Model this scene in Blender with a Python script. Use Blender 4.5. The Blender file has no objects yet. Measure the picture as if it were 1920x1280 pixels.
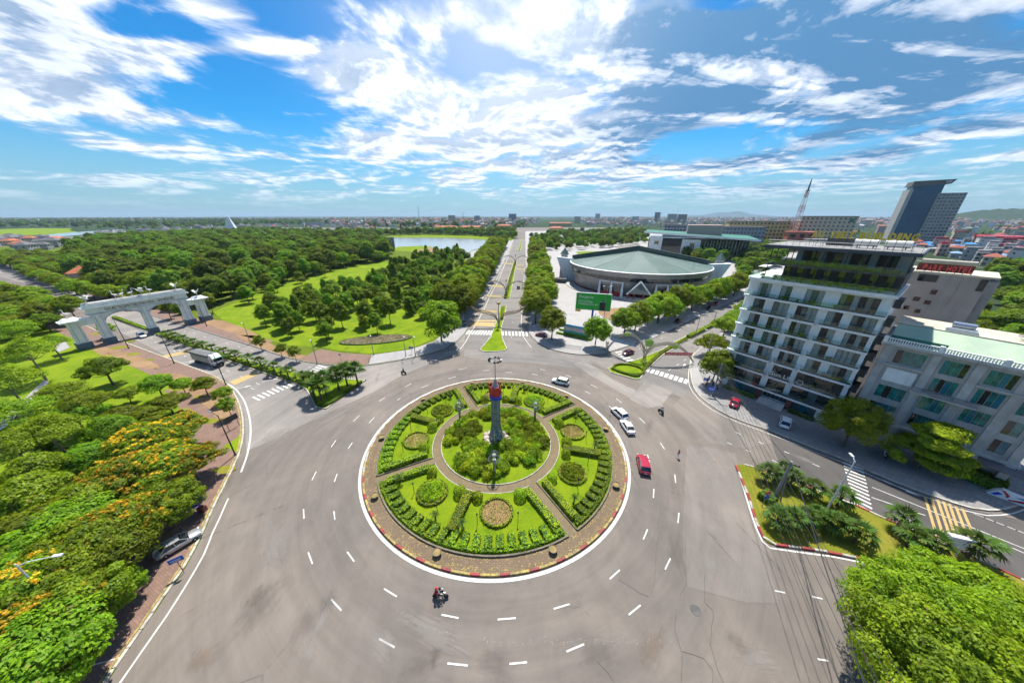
import bpy, math, random
import numpy as np
from mathutils import Vector, Matrix, Euler
from mathutils.geometry import tessellate_polygon

scene = bpy.context.scene
col = scene.collection
R_ = math.radians
CAM_Z = 40.0

# ------------------------------------------------------------------ camera
cam = bpy.data.cameras.new('camera')
cam.sensor_width = 36.0
cam.lens = 10.5375
cam.shift_x = 0.0052
cam.clip_start = 0.5
cam.clip_end = 60000.0
cam_o = bpy.data.objects.new('camera', cam)
cam_o.location = (0, 0, CAM_Z)
cam_o.rotation_euler = (R_(90 - 22.78), 0, 0)
col.objects.link(cam_o)
scene.camera = cam_o

# ------------------------------------------------------------------ sun, exposure
SUN_EL, SUN_AZ = R_(64.0), R_(5.0)          # azimuth measured from +Y towards +X
SUN_DIR = Vector((math.sin(SUN_AZ) * math.cos(SUN_EL), math.cos(SUN_AZ) * math.cos(SUN_EL), math.sin(SUN_EL)))
sun = bpy.data.lights.new('sun', 'SUN')
sun.energy = 2.8
sun.angle = R_(0.9)
sun.color = (1.0, 0.95, 0.86)
sun_o = bpy.data.objects.new('sun', sun)
sun_o.rotation_euler = SUN_DIR.to_track_quat('Z', 'Y').to_euler()
sun_o.location = (0, 0, 200)
col.objects.link(sun_o)
vs = scene.view_settings
vs.view_transform = 'Standard'
vs.look = 'None'
vs.exposure = 1.46
vs.gamma = 1.0
vs.use_curve_mapping = False
scene.render.engine = 'CYCLES'
scene.cycles.use_denoising = True
scene.cycles.use_adaptive_sampling = True
scene.cycles.adaptive_threshold = 0.03
scene.cycles.max_bounces = 5
scene.cycles.diffuse_bounces = 2
scene.cycles.glossy_bounces = 2
scene.cycles.transmission_bounces = 3
scene.cycles.transparent_max_bounces = 24
scene.cycles.volume_bounces = 0
scene.cycles.caustics_reflective = False
scene.cycles.caustics_refractive = False

# ------------------------------------------------------------------ world: sky with clouds
world = bpy.data.worlds.new('World')
scene.world = world
world.use_nodes = True
NT = world.node_tree
NT.nodes.clear()

class NB:
 """small node-graph builder"""
 def __init__(s, nt): s.nt = nt
 def n(s, t, **kw):
  nd = s.nt.nodes.new(t)
  for k, v in kw.items(): setattr(nd, k, v)
  return nd
 def put(s, sock, v):
  if hasattr(v, 'is_linked') or hasattr(v, 'links'): s.nt.links.new(v, sock)
  else: sock.default_value = v
 def math(s, op, a, b=0.0, c=None, clamp=False):
  nd = s.n('ShaderNodeMath', operation=op, use_clamp=clamp)
  s.put(nd.inputs[0], a); s.put(nd.inputs[1], b)
  if c is not None: s.put(nd.inputs[2], c)
  return nd.outputs[0]
 def vmath(s, op, a, b=(0, 0, 0), out=0):
  nd = s.n('ShaderNodeVectorMath', operation=op)
  s.put(nd.inputs[0], a)
  s.put(nd.inputs[1], b)
  return nd.outputs['Value'] if op in ('DOT_PRODUCT', 'LENGTH', 'DISTANCE') else nd.outputs[0]
 def mix(s, f, a, b, blend='MIX'):
  nd = s.n('ShaderNodeMix', data_type='RGBA', blend_type=blend)
  s.put(nd.inputs[0], f); s.put(nd.inputs[6], a); s.put(nd.inputs[7], b)
  return nd.outputs[2]
 def noise(s, vec, scale, detail=4, rough=0.55, dist=0.0, dim='3D', w=0.0):
  nd = s.n('ShaderNodeTexNoise', noise_dimensions=dim)
  if vec is not None: s.put(nd.inputs['Vector'], vec)
  nd.inputs['Scale'].default_value = scale; nd.inputs['Detail'].default_value = detail
  nd.inputs['Roughness'].default_value = rough; nd.inputs['Distortion'].default_value = dist
  if dim == '4D': nd.inputs['W'].default_value = w
  return nd.outputs['Fac']
 def ramp(s, f, lo, hi, smooth=True):
  nd = s.n('ShaderNodeMapRange', interpolation_type='SMOOTHSTEP' if smooth else 'LINEAR')
  s.put(nd.inputs[0], f); nd.inputs[1].default_value = lo; nd.inputs[2].default_value = hi
  return nd.outputs[0]

def rgb(h, k=1.0):
 v = [int(h[i:i + 2], 16) / 255 for i in (0, 2, 4)]
 return tuple([((x + 0.055) / 1.055) ** 2.4 * k if x > 0.04045 else x / 12.92 * k for x in v]) + (1.0,)

def build_sky():
 b = NB(NT)
 tc = b.n('ShaderNodeTexCoord')
 d = tc.outputs['Generated']
 sep = b.n('ShaderNodeSeparateXYZ'); b.put(sep.inputs[0], d)
 dx, dy, dz = sep.outputs
 zc = b.math('MAXIMUM', dz, 0.0)
 den = b.math('ADD', zc, 0.10)
 u = b.math('DIVIDE', dx, den); v = b.math('DIVIDE', dy, den)
 cmb = b.n('ShaderNodeCombineXYZ'); b.put(cmb.inputs[0], u); b.put(cmb.inputs[1], v)
 p = cmb.outputs[0]
 sky = b.n('ShaderNodeTexSky', sky_type='NISHITA')
 sky.sun_disc = False
 sky.sun_elevation = SUN_EL
 sky.sun_rotation = SUN_AZ
 sky.altitude = 50; sky.air_density = 1.0; sky.dust_density = 0.4; sky.ozone_density = 2.2
 hs = b.n('ShaderNodeHueSaturation'); hs.inputs['Saturation'].default_value = 1.25
 hs.inputs['Value'].default_value = 1.0
 b.put(hs.inputs['Color'], sky.outputs[0])
 blue = b.mix(1.0, hs.outputs[0], (0.26, 0.94, 1.22, 1), 'MULTIPLY')
 # blobs on the cloud sheet: (u, v, half-width u, half-width v, rotation, strength)
 f = None
 for (bu, bv, su, sv, rot, st) in CLOUD_BLOBS:
  mp = b.n('ShaderNodeMapping', vector_type='TEXTURE')
  b.put(mp.inputs['Vector'], p)
  mp.inputs['Location'].default_value = (bu, bv, 0)
  mp.inputs['Rotation'].default_value = (0, 0, R_(rot))
  mp.inputs['Scale'].default_value = (su, sv, 1)
  r2 = b.vmath('DOT_PRODUCT', mp.outputs[0], mp.outputs[0])
  e = b.math('MULTIPLY', b.math('EXPONENT', b.math('MULTIPLY', r2, -1.0)), st)
  f = e if f is None else b.math('ADD', f, e)
 st = b.vmath('MULTIPLY', p, (1.0, 0.8, 1.0))
 n1 = b.noise(st, 1.35, 11, 0.61, 0.30)
 n2 = b.noise(b.vmath('ADD', st, (7.3, 2.1, 0)), 0.42, 4, 0.5)
 dens = b.math('ADD', b.math('MULTIPLY_ADD', n1, 1.7, -0.85), b.math('MULTIPLY_ADD', n2, 0.7, -0.35))
 dens = b.math('ADD', b.math('ADD', dens, f), -0.045)
 cov = b.ramp(dens, -0.06, 0.24)
 thick = b.ramp(dens, 0.12, 0.55)
 # shaded undersides: offset copy of the noise towards the sun, plus the heavy bank
 n3 = b.noise(b.vmath('ADD', st, (0.03, 0.09, 0)), 1.35, 11, 0.61, 0.30)
 lit = b.ramp(b.math('SUBTRACT', n1, n3), -0.05, 0.05)
 g = None
 for (bu, bv, su, sv, rot, stg) in SHADE_BLOBS:
  mp = b.n('ShaderNodeMapping', vector_type='TEXTURE')
  b.put(mp.inputs['Vector'], p)
  mp.inputs['Location'].default_value = (bu, bv, 0)
  mp.inputs['Rotation'].default_value = (0, 0, R_(rot))
  mp.inputs['Scale'].default_value = (su, sv, 1)
  r2 = b.vmath('DOT_PRODUCT', mp.outputs[0], mp.outputs[0])
  e = b.math('MULTIPLY', b.math('EXPONENT', b.math('MULTIPLY', r2, -1.0)), stg)
  g = e if g is None else b.math('ADD', g, e)
 n4 = b.noise(b.vmath('ADD', b.vmath('MULTIPLY', p, (0.7, 1.5, 1)), (3.1, 9.7, 0)), 1.5, 10, 0.62, 0.5)
 sh = b.math('ADD', b.math('MULTIPLY', thick, 0.24), b.math('MULTIPLY', b.math('SUBTRACT', 1.0, lit), 0.55))
 sh = b.math('ADD', sh, b.math('MULTIPLY', g, b.ramp(n4, 0.36, 0.60)), clamp=True)
 white = (CLOUD_W, CLOUD_W * 1.0, CLOUD_W * 1.02, 1)
 grey = (CLOUD_W * 0.10, CLOUD_W * 0.24, CLOUD_W * 0.42, 1)
 ccol = b.mix(sh, white, grey)
 # brighter towards the sun
 sd = b.vmath('DOT_PRODUCT', d, tuple(SUN_DIR))
 glow = b.math('POWER', b.math('MAXIMUM', sd, 0.0), 5.0)
 ccol = b.mix(1.0, ccol, b.mix(glow, (0.92, 0.95, 1.0, 1), (1.9, 1.9, 1.9, 1)), 'MULTIPLY')
 gd_ = b.vmath('DOT_PRODUCT', d, (-0.03, 0.90, 0.43))
 halo = b.math('POWER', b.math('MAXIMUM', gd_, 0.0), 26.0)
 skyc = b.mix(1.0, blue, (SKY_K, SKY_K, SKY_K, 1), 'MULTIPLY')
 # thin pale air low down
 veil = b.ramp(dz, 0.22, 0.0)
 skyc = b.mix(b.math('MULTIPLY', veil, 0.80), skyc, (0.145, 0.205, 0.262, 1))
 ccov = b.math('MULTIPLY', cov, b.ramp(dz, 0.0, 0.10))
 out = b.mix(b.math('MULTIPLY', ccov, 0.95), skyc, ccol)
 out = b.mix(b.math('MULTIPLY', halo, 0.42), out, (0.46, 0.46, 0.46, 1))     # veiled sunlight behind the clouds
 bg = b.n('ShaderNodeBackground'); b.put(bg.inputs['Color'], out); bg.inputs['Strength'].default_value = 1.0
 wo = b.n('ShaderNodeOutputWorld')
 NT.links.new(bg.outputs[0], wo.inputs['Surface'])

CLOUD_W = 0.47
SKY_K = 0.043
CLOUD_BLOBS = [(-2.855, 2.221, 0.512, 0.296, 12.4, 0.2), (-0.2, 2.741, 0.478, 0.562, 1.1, 0.15), (-1.66, 1.867, 0.276, 0.058, 7.5, 0.2), (-2.559, 2.495, 0.368, 0.182, 12.0, 0.15), (-2.568, 3.498, 0.374, 0.187, 13.5, 0.15), (1.266, 1.727, 0.43, 0.165, -5.8, 0.2), (-1.911, 1.648, 0.229, 0.144, 7.9, 0.3), (-2.288, 2.011, 0.526, 0.272, 9.9, 0.32), (-1.157, 1.66, 0.185, 0.103, 5.4, 0.22), (-1.355, 1.905, 0.484, 0.093, 6.3, 0.25), (-0.77, 2.124, 0.404, 0.368, 4.0, 0.26), (-0.488, 1.753, 0.275, 0.144, 2.5, 0.22), (-2.478, 2.662, 0.503, 0.259, 12.0, 0.16), (-1.639, 2.664, 0.217, 0.132, 8.4, 0.18), (-0.984, 2.248, 0.459, 0.181, 5.0, 0.15), (-0.76, 3.361, 0.939, 0.913, 4.0, 0.3), (0.22, 1.828, 0.341, 0.248, -1.1, 0.28), (0.521, 3.167, 0.561, 0.791, -2.8, 0.3), (0.744, 1.842, 0.29, 0.221, -3.7, 0.34), (1.141, 2.295, 0.59, 0.727, -5.7, 0.4), (1.847, 2.269, 0.639, 0.616, -8.7, 0.3), (1.756, 1.703, 0.445, 0.238, -7.5, 0.4), (3.424, 3.686, 1.389, 0.8, -17.0, 0.28), (3.283, 2.469, 0.307, 0.398, -14.7, 0.22), (1.477, 4.711, 0.851, 0.971, -8.2, 0.22), (0.076, 4.819, 1.823, 0.983, -0.4, 0.15), (-2.476, 4.515, 1.892, 0.941, 12.4, 0.12), (-5.353, 5.129, 2.431, 1.32, 27.7, 0.1), (4.494, 5.596, 3.572, 1.396, -20.2, 0.16), (-1.697, 1.693, 0.141, 0.133, 7.4, -0.42), (-1.786, 2.425, 0.571, 0.43, 8.7, -0.34), (-2.08, 2.104, 0.155, 0.175, 9.5, -0.12), (-0.97, 1.772, 0.159, 0.085, 4.7, -0.18), (-0.229, 2.074, 0.114, 0.339, 1.2, -0.22), (-0.028, 2.03, 0.084, 0.228, 0.1, -0.1), (0.901, 1.673, 0.169, 0.053, -4.3, -0.3), (2.183, 3.09, 0.704, 0.485, -11.1, -0.04), (2.592, 2.135, 0.45, 0.594, -11.3, 0.3), (0.874, 2.617, 0.223, 0.214, -4.7, -0.14), (-1.531, 2.945, 0.493, 0.234, 8.0, -0.2), (-4.012, 3.259, 0.74, 0.781, 19.7, -0.15)]
SHADE_BLOBS = [(0.88, 1.951, 0.361, 0.345, -4.4, 0.26), (1.215, 3.949, 1.445, 1.104, -6.2, 0.18), (-2.61, 3.921, 2.108, 0.947, 12.2, 0.1), (-2.329, 2.061, 0.639, 0.465, 10.1, 0.1), (3.069, 4.353, 2.317, 1.547, -14.5, 0.23), (2.204, 1.972, 0.706, 0.627, -9.4, 0.36), (1.464, 1.936, 0.734, 0.45, -6.6, 0.26), (2.918, 2.79, 1.025, 0.989, -13.6, 0.31), (1.274, 2.347, 0.758, 0.775, -6.3, 0.49), (0.673, 2.105, 0.172, 0.357, -3.5, 0.31), (2.115, 2.847, 1.127, 0.814, -10.2, 0.36), (1.844, 2.03, 0.454, 0.367, -8.4, 0.26), (2.518, 2.085, 0.612, 0.556, -10.8, 0.29), (1.377, 3.374, 0.584, 0.788, -7.4, 0.31), (4.073, 3.999, 1.948, 1.157, -19.8, 0.18), (-2.288, 1.86, 0.345, 0.227, 9.6, 0.09), (0.442, 5.568, 2.497, 1.35, -2.2, 0.13)]

build_sky()


# ================================================================== helpers
def setp(o, label=None, cat=None, group=None, kind=None):
 if label: o['label'] = label
 if cat: o['category'] = cat
 if group: o['group'] = group
 if kind: o['kind'] = kind
 return o

def link(name, data, parent=None, loc=None, rot=None, scale=None):
 o = bpy.data.objects.new(name, data)
 col.objects.link(o)
 if parent is not None: o.parent = parent
 if loc is not None: o.location = loc
 if rot is not None: o.rotation_euler = rot
 if scale is not None: o.scale = scale
 return o

def thing(name, label, cat, loc=(0, 0, 0), rotz=0.0, group=None, scale=1.0):
 o = bpy.data.objects.new(name, None)
 o.empty_display_size = 0.5
 col.objects.link(o)
 o.location = loc if len(loc) == 3 else (loc[0], loc[1], 0)
 o.rotation_euler = (0, 0, rotz)
 if scale != 1.0: o.scale = (scale,) * 3
 return setp(o, label, cat, group)

class MB:
 """collects shapes into one mesh"""
 def __init__(s):
  s.v = []; s.f = []; s.m = []; s.cur = 0; s.smooth = []
  s.sm = False
 def add(s, vs, fs):
  o = len(s.v)
  s.v.extend([tuple(p) for p in vs])
  for f in fs:
   s.f.append(tuple(i + o for i in f)); s.m.append(s.cur); s.smooth.append(s.sm)
  return s
 def box(s, c, d, rz=0.0, tz=None):
  cx, cy, cz = c; hx, hy, hz = d[0] / 2, d[1] / 2, d[2] / 2
  k = 1.0 if tz is None else tz
  pts = [(-hx, -hy, -hz), (hx, -hy, -hz), (hx, hy, -hz), (-hx, hy, -hz),
      (-hx * k, -hy * k, hz), (hx * k, -hy * k, hz), (hx * k, hy * k, hz), (-hx * k, hy * k, hz)]
  ca, sa = math.cos(rz), math.sin(rz)
  pts = [(cx + x * ca - y * sa, cy + x * sa + y * ca, cz + z) for x, y, z in pts]
  return s.add(pts, [(0, 3, 2, 1), (4, 5, 6, 7), (0, 1, 5, 4), (1, 2, 6, 5), (2, 3, 7, 6), (3, 0, 4, 7)])
 def poly(s, pts, z):
  tri = tessellate_polygon([[Vector((p[0], p[1], 0)) for p in pts]])
  area = sum(pts[i][0] * pts[(i + 1) % len(pts)][1] - pts[(i + 1) % len(pts)][0] * pts[i][1] for i in range(len(pts)))
  fs = []
  for t in tri:
   a, b_, c = (pts[i] for i in t)
   cr = (b_[0] - a[0]) * (c[1] - a[1]) - (b_[1] - a[1]) * (c[0] - a[0])
   fs.append(tuple(t) if cr > 0 else tuple(reversed(t)))
  return s.add([(p[0], p[1], z) for p in pts], fs)
 def prism(s, pts, z0, z1):
  area = sum(pts[i][0] * pts[(i + 1) % len(pts)][1] - pts[(i + 1) % len(pts)][0] * pts[i][1] for i in range(len(pts)))
  if area < 0: pts = list(reversed(pts))
  n = len(pts)
  s.poly(pts, z1)
  vs = [(p[0], p[1], z0) for p in pts] + [(p[0], p[1], z1) for p in pts]
  s.add(vs, [(i, (i + 1) % n, n + (i + 1) % n, n + i) for i in range(n)])
  return s
 def tube(s, path, r, n=6, cap=True):
  rs = r if isinstance(r, (list, tuple)) else [r] * len(path)
  P = [Vector(p) for p in path]
  rings = []
  for i, p in enumerate(P):
   t = (P[min(i + 1, len(P) - 1)] - P[max(i - 1, 0)])
   if t.length < 1e-9: t = Vector((0, 0, 1))
   t.normalize()
   a = Vector((1, 0, 0)) if abs(t.x) < 0.8 else Vector((0, 1, 0))
   x = t.cross(a).normalized(); y = t.cross(x).normalized()
   rings.append([p + (x * math.cos(2 * math.pi * k / n) + y * math.sin(2 * math.pi * k / n)) * rs[i] for k in range(n)])
  vs = [q for r_ in rings for q in r_]
  fs = []
  for i in range(len(P) - 1):
   for k in range(n):
    fs.append((i * n + k, i * n + (k + 1) % n, (i + 1) * n + (k + 1) % n, (i + 1) * n + k))
  if cap:
   fs.append(tuple(reversed(range(n)))); fs.append(tuple((len(P) - 1) * n + k for k in range(n)))
  return s.add(vs, fs)
 def lathe(s, prof, c=(0, 0, 0), n=16, cap=True):
  vs = []; fs = []
  for (r, z) in prof:
   for k in range(n):
    a = 2 * math.pi * k / n
    vs.append((c[0] + r * math.cos(a), c[1] + r * math.sin(a), c[2] + z))
  for i in range(len(prof) - 1):
   for k in range(n):
    fs.append((i * n + k, i * n + (k + 1) % n, (i + 1) * n + (k + 1) % n, (i + 1) * n + k))
  if cap:
   fs.append(tuple(reversed(range(n)))); fs.append(tuple((len(prof) - 1) * n + k for k in range(n)))
  return s.add(vs, fs)
 def mesh(s, name, mats):
  me = bpy.data.meshes.new(name)
  me.from_pydata(s.v, [], s.f)
  if not isinstance(mats, (list, tuple)): mats = [mats]
  for m in mats: me.materials.append(m)
  if len(mats) > 1: me.polygons.foreach_set('material_index', s.m)
  if any(s.smooth): me.polygons.foreach_set('use_smooth', s.smooth)
  me.update()
  return me
 def build(s, name, mats, parent=None, loc=None, rot=None):
  return link(name, s.mesh(name, mats), parent, loc, rot)

def catmull(pts, step=1.0, closed=False):
 P = [Vector((p[0], p[1])) for p in pts]
 n = len(P); out = []
 rng = range(n) if closed else range(n - 1)
 for i in rng:
  p1, p2 = P[i], P[(i + 1) % n]
  p0 = P[i - 1] if (closed or i > 0) else p1 * 2 - p2
  p3 = P[(i + 2) % n] if (closed or i + 2 < n) else p2 * 2 - p1
  k = max(1, int((p2 - p1).length / step))
  k = min(k, 14)
  for j in range(k):
   t = j / k
   q = 0.5 * ((2 * p1) + (p2 - p0) * t + (2 * p0 - 5 * p1 + 4 * p2 - p3) * t * t + (3 * p1 - p0 - 3 * p2 + p3) * t ** 3)
   out.append((q.x, q.y))
 if not closed: out.append((P[-1].x, P[-1].y))
 return out

def resample(pts, step):
 out = [pts[0]]; acc = 0.0
 for a, b in zip(pts[:-1], pts[1:]):
  L = math.hypot(b[0] - a[0], b[1] - a[1])
  if L < 1e-9: continue
  d = step - acc
  while d <= L:
   out.append((a[0] + (b[0] - a[0]) * d / L, a[1] + (b[1] - a[1]) * d / L)); d += step
  acc = (acc + L) % step if True else 0
 return out

def offset_line(pts, d):
 """shift a polyline to its left by d"""
 out = []
 for i, p in enumerate(pts):
  a = pts[max(i - 1, 0)]; b = pts[min(i + 1, len(pts) - 1)]
  tx, ty = b[0] - a[0], b[1] - a[1]; L = math.hypot(tx, ty) or 1
  out.append((p[0] - ty / L * d, p[1] + tx / L * d))
 return out

def strip(mb, pts, w, z, h=None):
 """flat (or raised) band along a polyline"""
 l = offset_line(pts, w / 2); r = offset_line(pts, -w / 2)
 for i in range(len(pts) - 1):
  mb.add([(r[i][0], r[i][1], z), (r[i + 1][0], r[i + 1][1], z), (l[i + 1][0], l[i + 1][1], z), (l[i][0], l[i][1], z)], [(0, 1, 2, 3)])
 if h is not None:
  for sgn, e in ((1, l), (-1, r)):
   for i in range(len(pts) - 1):
    q = [(e[i][0], e[i][1], z - h), (e[i + 1][0], e[i + 1][1], z - h), (e[i + 1][0], e[i + 1][1], z), (e[i][0], e[i][1], z)]
    mb.add(q, [(0, 1, 2, 3) if sgn < 0 else (3, 2, 1, 0)])
 return mb

WORDS = ['first', 'second', 'third', 'fourth', 'fifth', 'sixth', 'seventh', 'eighth', 'ninth', 'tenth', 'eleventh', 'twelfth', 'thirteenth',
   'fourteenth', 'fifteenth', 'sixteenth', 'seventeenth', 'eighteenth', 'nineteenth', 'twentieth']
def nth(i):
 if i < 20: return WORDS[i]
 t, o = divmod(i + 1, 10)
 tens = {2: 'twent', 3: 'thirt', 4: 'fort', 5: 'fift', 6: 'sixt', 7: 'sevent', 8: 'eight', 9: 'ninet'}[t]
 return tens + 'ieth' if o == 0 else tens + 'y-' + WORDS[o - 1]

# ================================================================== materials
M = {}
def mat(key, color, rough=0.85, var=0.0, scale=1.0, color2=None, bump=0.0, bscale=None, metal=0.0, spec=None, coord='obj', emit=None, detail=4, coat=0.0, streak=0.0):
 """principled material; colour varied by noise between color and color2"""
 m = bpy.data.materials.new(key)
 m.use_nodes = True
 nt = m.node_tree; b = NB(nt)
 bs = nt.nodes['Principled BSDF']
 bs.inputs['Roughness'].default_value = rough
 bs.inputs['Metallic'].default_value = metal
 if coat: bs.inputs['Coat Weight'].default_value = coat; bs.inputs['Coat Roughness'].default_value = 0.08
 if spec is not None: bs.inputs['Specular IOR Level'].default_value = spec
 c = tuple(color[:3]) + (1.0,)
 if var or color2 is not None or bump:
  if coord == 'world':
   vec = b.n('ShaderNodeNewGeometry').outputs['Position']
  else:
   vec = b.n('ShaderNodeTexCoord').outputs['Object']
 if color2 is not None or var:
  c2 = tuple(color2[:3]) + (1.0,) if color2 is not None else tuple(x * (1 - var) for x in c[:3]) + (1.0,)
  f = b.ramp(b.noise(vec, scale, detail, 0.6), 0.32, 0.68)
  cc = b.mix(f, c, c2)
  if streak:
   sn = b.ramp(b.noise(b.vmath('MULTIPLY', vec, (1.6, 1.6, 0.10)), 1.0, 7, 0.7), 0.48, 0.74)
   cc = b.mix(b.math('MULTIPLY', sn, streak), cc, (0.10, 0.092, 0.082, 1))
  b.put(bs.inputs['Base Color'], cc)
 else:
  bs.inputs['Base Color'].default_value = c
 if bump:
  bp = b.n('ShaderNodeBump'); bp.inputs['Strength'].default_value = bump; bp.inputs['Distance'].default_value = 0.05
  b.put(bp.inputs['Height'], b.noise(vec, bscale or scale * 4, 4, 0.6))
  nt.links.new(bp.outputs[0], bs.inputs['Normal'])
 if emit:
  bs.inputs['Emission Color'].default_value = tuple(emit[:3]) + (1,); bs.inputs['Emission Strength'].default_value = emit[3]
 M[key] = m
 return m

def leaf_mat(key, c1, c2, trans=0.35, huevar=0.045):
 """foliage: colour per leaf and per tree, some light passing through"""
 m = bpy.data.materials.new(key); m.use_nodes = True
 nt = m.node_tree; b = NB(nt); nt.nodes.clear()
 g = b.n('ShaderNodeNewGeometry'); oi = b.n('ShaderNodeObjectInfo')
 c = b.mix(g.outputs['Random Per Island'], tuple(c1) + (1,), tuple(c2) + (1,))
 dead = b.math('GREATER_THAN', g.outputs['Random Per Island'], 0.972)
 c = b.mix(b.math('MULTIPLY', dead, 0.7), c, (0.22, 0.15, 0.035, 1))
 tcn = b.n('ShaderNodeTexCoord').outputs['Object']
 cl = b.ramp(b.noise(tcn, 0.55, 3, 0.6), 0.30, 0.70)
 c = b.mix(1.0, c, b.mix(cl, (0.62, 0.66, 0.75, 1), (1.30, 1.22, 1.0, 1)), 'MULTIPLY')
 hs = b.n('ShaderNodeHueSaturation')
 b.put(hs.inputs['Hue'], b.math('MULTIPLY_ADD', oi.outputs['Random'], huevar, 0.49 - huevar * 0.5))
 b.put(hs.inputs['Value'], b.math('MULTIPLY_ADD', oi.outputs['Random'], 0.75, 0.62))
 b.put(hs.inputs['Color'], c)
 df = b.n('ShaderNodeBsdfDiffuse'); tr = b.n('ShaderNodeBsdfTranslucent')
 gl = b.n('ShaderNodeBsdfGlossy'); gl.inputs['Roughness'].default_value = 0.55
 gl.inputs['Color'].default_value = (0.8, 0.9, 0.7, 1)
 b.put(df.inputs['Color'], hs.outputs[0])
 b.put(tr.inputs['Color'], b.mix(1.0, hs.outputs[0], (1.25, 1.15, 0.5, 1), 'MULTIPLY'))
 ms = b.n('ShaderNodeMixShader'); ms.inputs[0].default_value = trans
 nt.links.new(df.outputs[0], ms.inputs[1]); nt.links.new(tr.outputs[0], ms.inputs[2])
 m2 = b.n('ShaderNodeMixShader'); m2.inputs[0].default_value = 0.015
 nt.links.new(ms.outputs[0], m2.inputs[1]); nt.links.new(gl.outputs[0], m2.inputs[2])
 o = b.n('ShaderNodeOutputMaterial'); nt.links.new(m2.outputs[0], o.inputs['Surface'])
 M[key] = m
 return m

def asphalt_mat(key, base, stain=0.3, warm=0.0):
 m = bpy.data.materials.new(key); m.use_nodes = True
 nt = m.node_tree; b = NB(nt); bs = nt.nodes['Principled BSDF']
 pos = b.n('ShaderNodeNewGeometry').outputs['Position']
 big = b.ramp(b.noise(pos, 0.05, 6, 0.65, 0.6), 0.30, 0.70)
 mid = b.ramp(b.noise(b.vmath('MULTIPLY', pos, (0.55, 0.16, 1)), 0.8, 6, 0.7, 0.4), 0.35, 0.75)
 fine = b.noise(pos, 9.0, 3, 0.7)
 k0 = tuple(x * 0.80 for x in base) + (1,); k1 = tuple(x * 1.16 for x in base) + (1,)
 k1 = (k1[0] * 1.05, k1[1], k1[2] * 0.96, 1)
 c = b.mix(big, k0, k1)
 c = b.mix(b.math('MULTIPLY', mid, stain), c, tuple(x * 0.62 for x in base) + (1,))
 spots = b.ramp(b.noise(b.vmath('ADD', pos, (31, 7, 0)), 0.35, 8, 0.75, 0.3), 0.62, 0.78)
 c = b.mix(b.math('MULTIPLY', spots, 0.38), c, (base[0] * 1.7, base[1] * 1.62, base[2] * 1.5, 1))
 # tyre-worn bands circling the island
 dv = b.vmath('SUBTRACT', pos, (-2.0, 45.8, 0)); sv = b.n('ShaderNodeSeparateXYZ'); b.put(sv.inputs[0], dv)
 rad = b.vmath('LENGTH', dv); an = b.math('ARCTAN2', sv.outputs[1], sv.outputs[0])
 cv = b.n('ShaderNodeCombineXYZ'); b.put(cv.inputs[0], b.math('MULTIPLY', rad, 0.55)); b.put(cv.inputs[1], b.math('MULTIPLY', an, 1.6))
 wear = b.noise(cv.outputs[0], 1.0, 7, 0.68, 0.3)
 c = b.mix(1.0, c, b.mix(b.ramp(wear, 0.30, 0.70), (0.89, 0.885, 0.88, 1), (1.11, 1.11, 1.11, 1)), 'MULTIPLY')
 # hairline cracks
 vo = b.n('ShaderNodeTexVoronoi', feature='DISTANCE_TO_EDGE'); vo.inputs['Scale'].default_value = 0.09
 b.put(vo.inputs['Vector'], b.vmath('ADD', pos, b.vmath('MULTIPLY', b.n('ShaderNodeNewGeometry').outputs['Normal'], (0, 0, 0))))
 wig = b.noise(pos, 0.7, 4, 0.7)
 ed = b.math('ADD', vo.outputs['Distance'], b.math('MULTIPLY_ADD', wig, 0.06, -0.030))
 cr = b.math('MULTIPLY', b.ramp(b.math('ABSOLUTE', ed), 0.0045, 0.0), b.ramp(b.noise(pos, 0.06, 2), 0.50, 0.60))
 c = b.mix(b.math('MULTIPLY', cr, 0.55), c, (0.03, 0.028, 0.025, 1))
 c = b.mix(1.0, c, b.mix(fine, (0.86, 0.86, 0.86, 1), (1.13, 1.13, 1.13, 1)), 'MULTIPLY')
 b.put(bs.inputs['Base Color'], c)
 bs.inputs['Roughness'].default_value = 0.82
 bs.inputs['Specular IOR Level'].default_value = 0.25
 bp = b.n('ShaderNodeBump'); bp.inputs['Strength'].default_value = 0.25; bp.inputs['Distance'].default_value = 0.02
 b.put(bp.inputs['Height'], fine); nt.links.new(bp.outputs[0], bs.inputs['Normal'])
 M[key] = m
 return m

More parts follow.
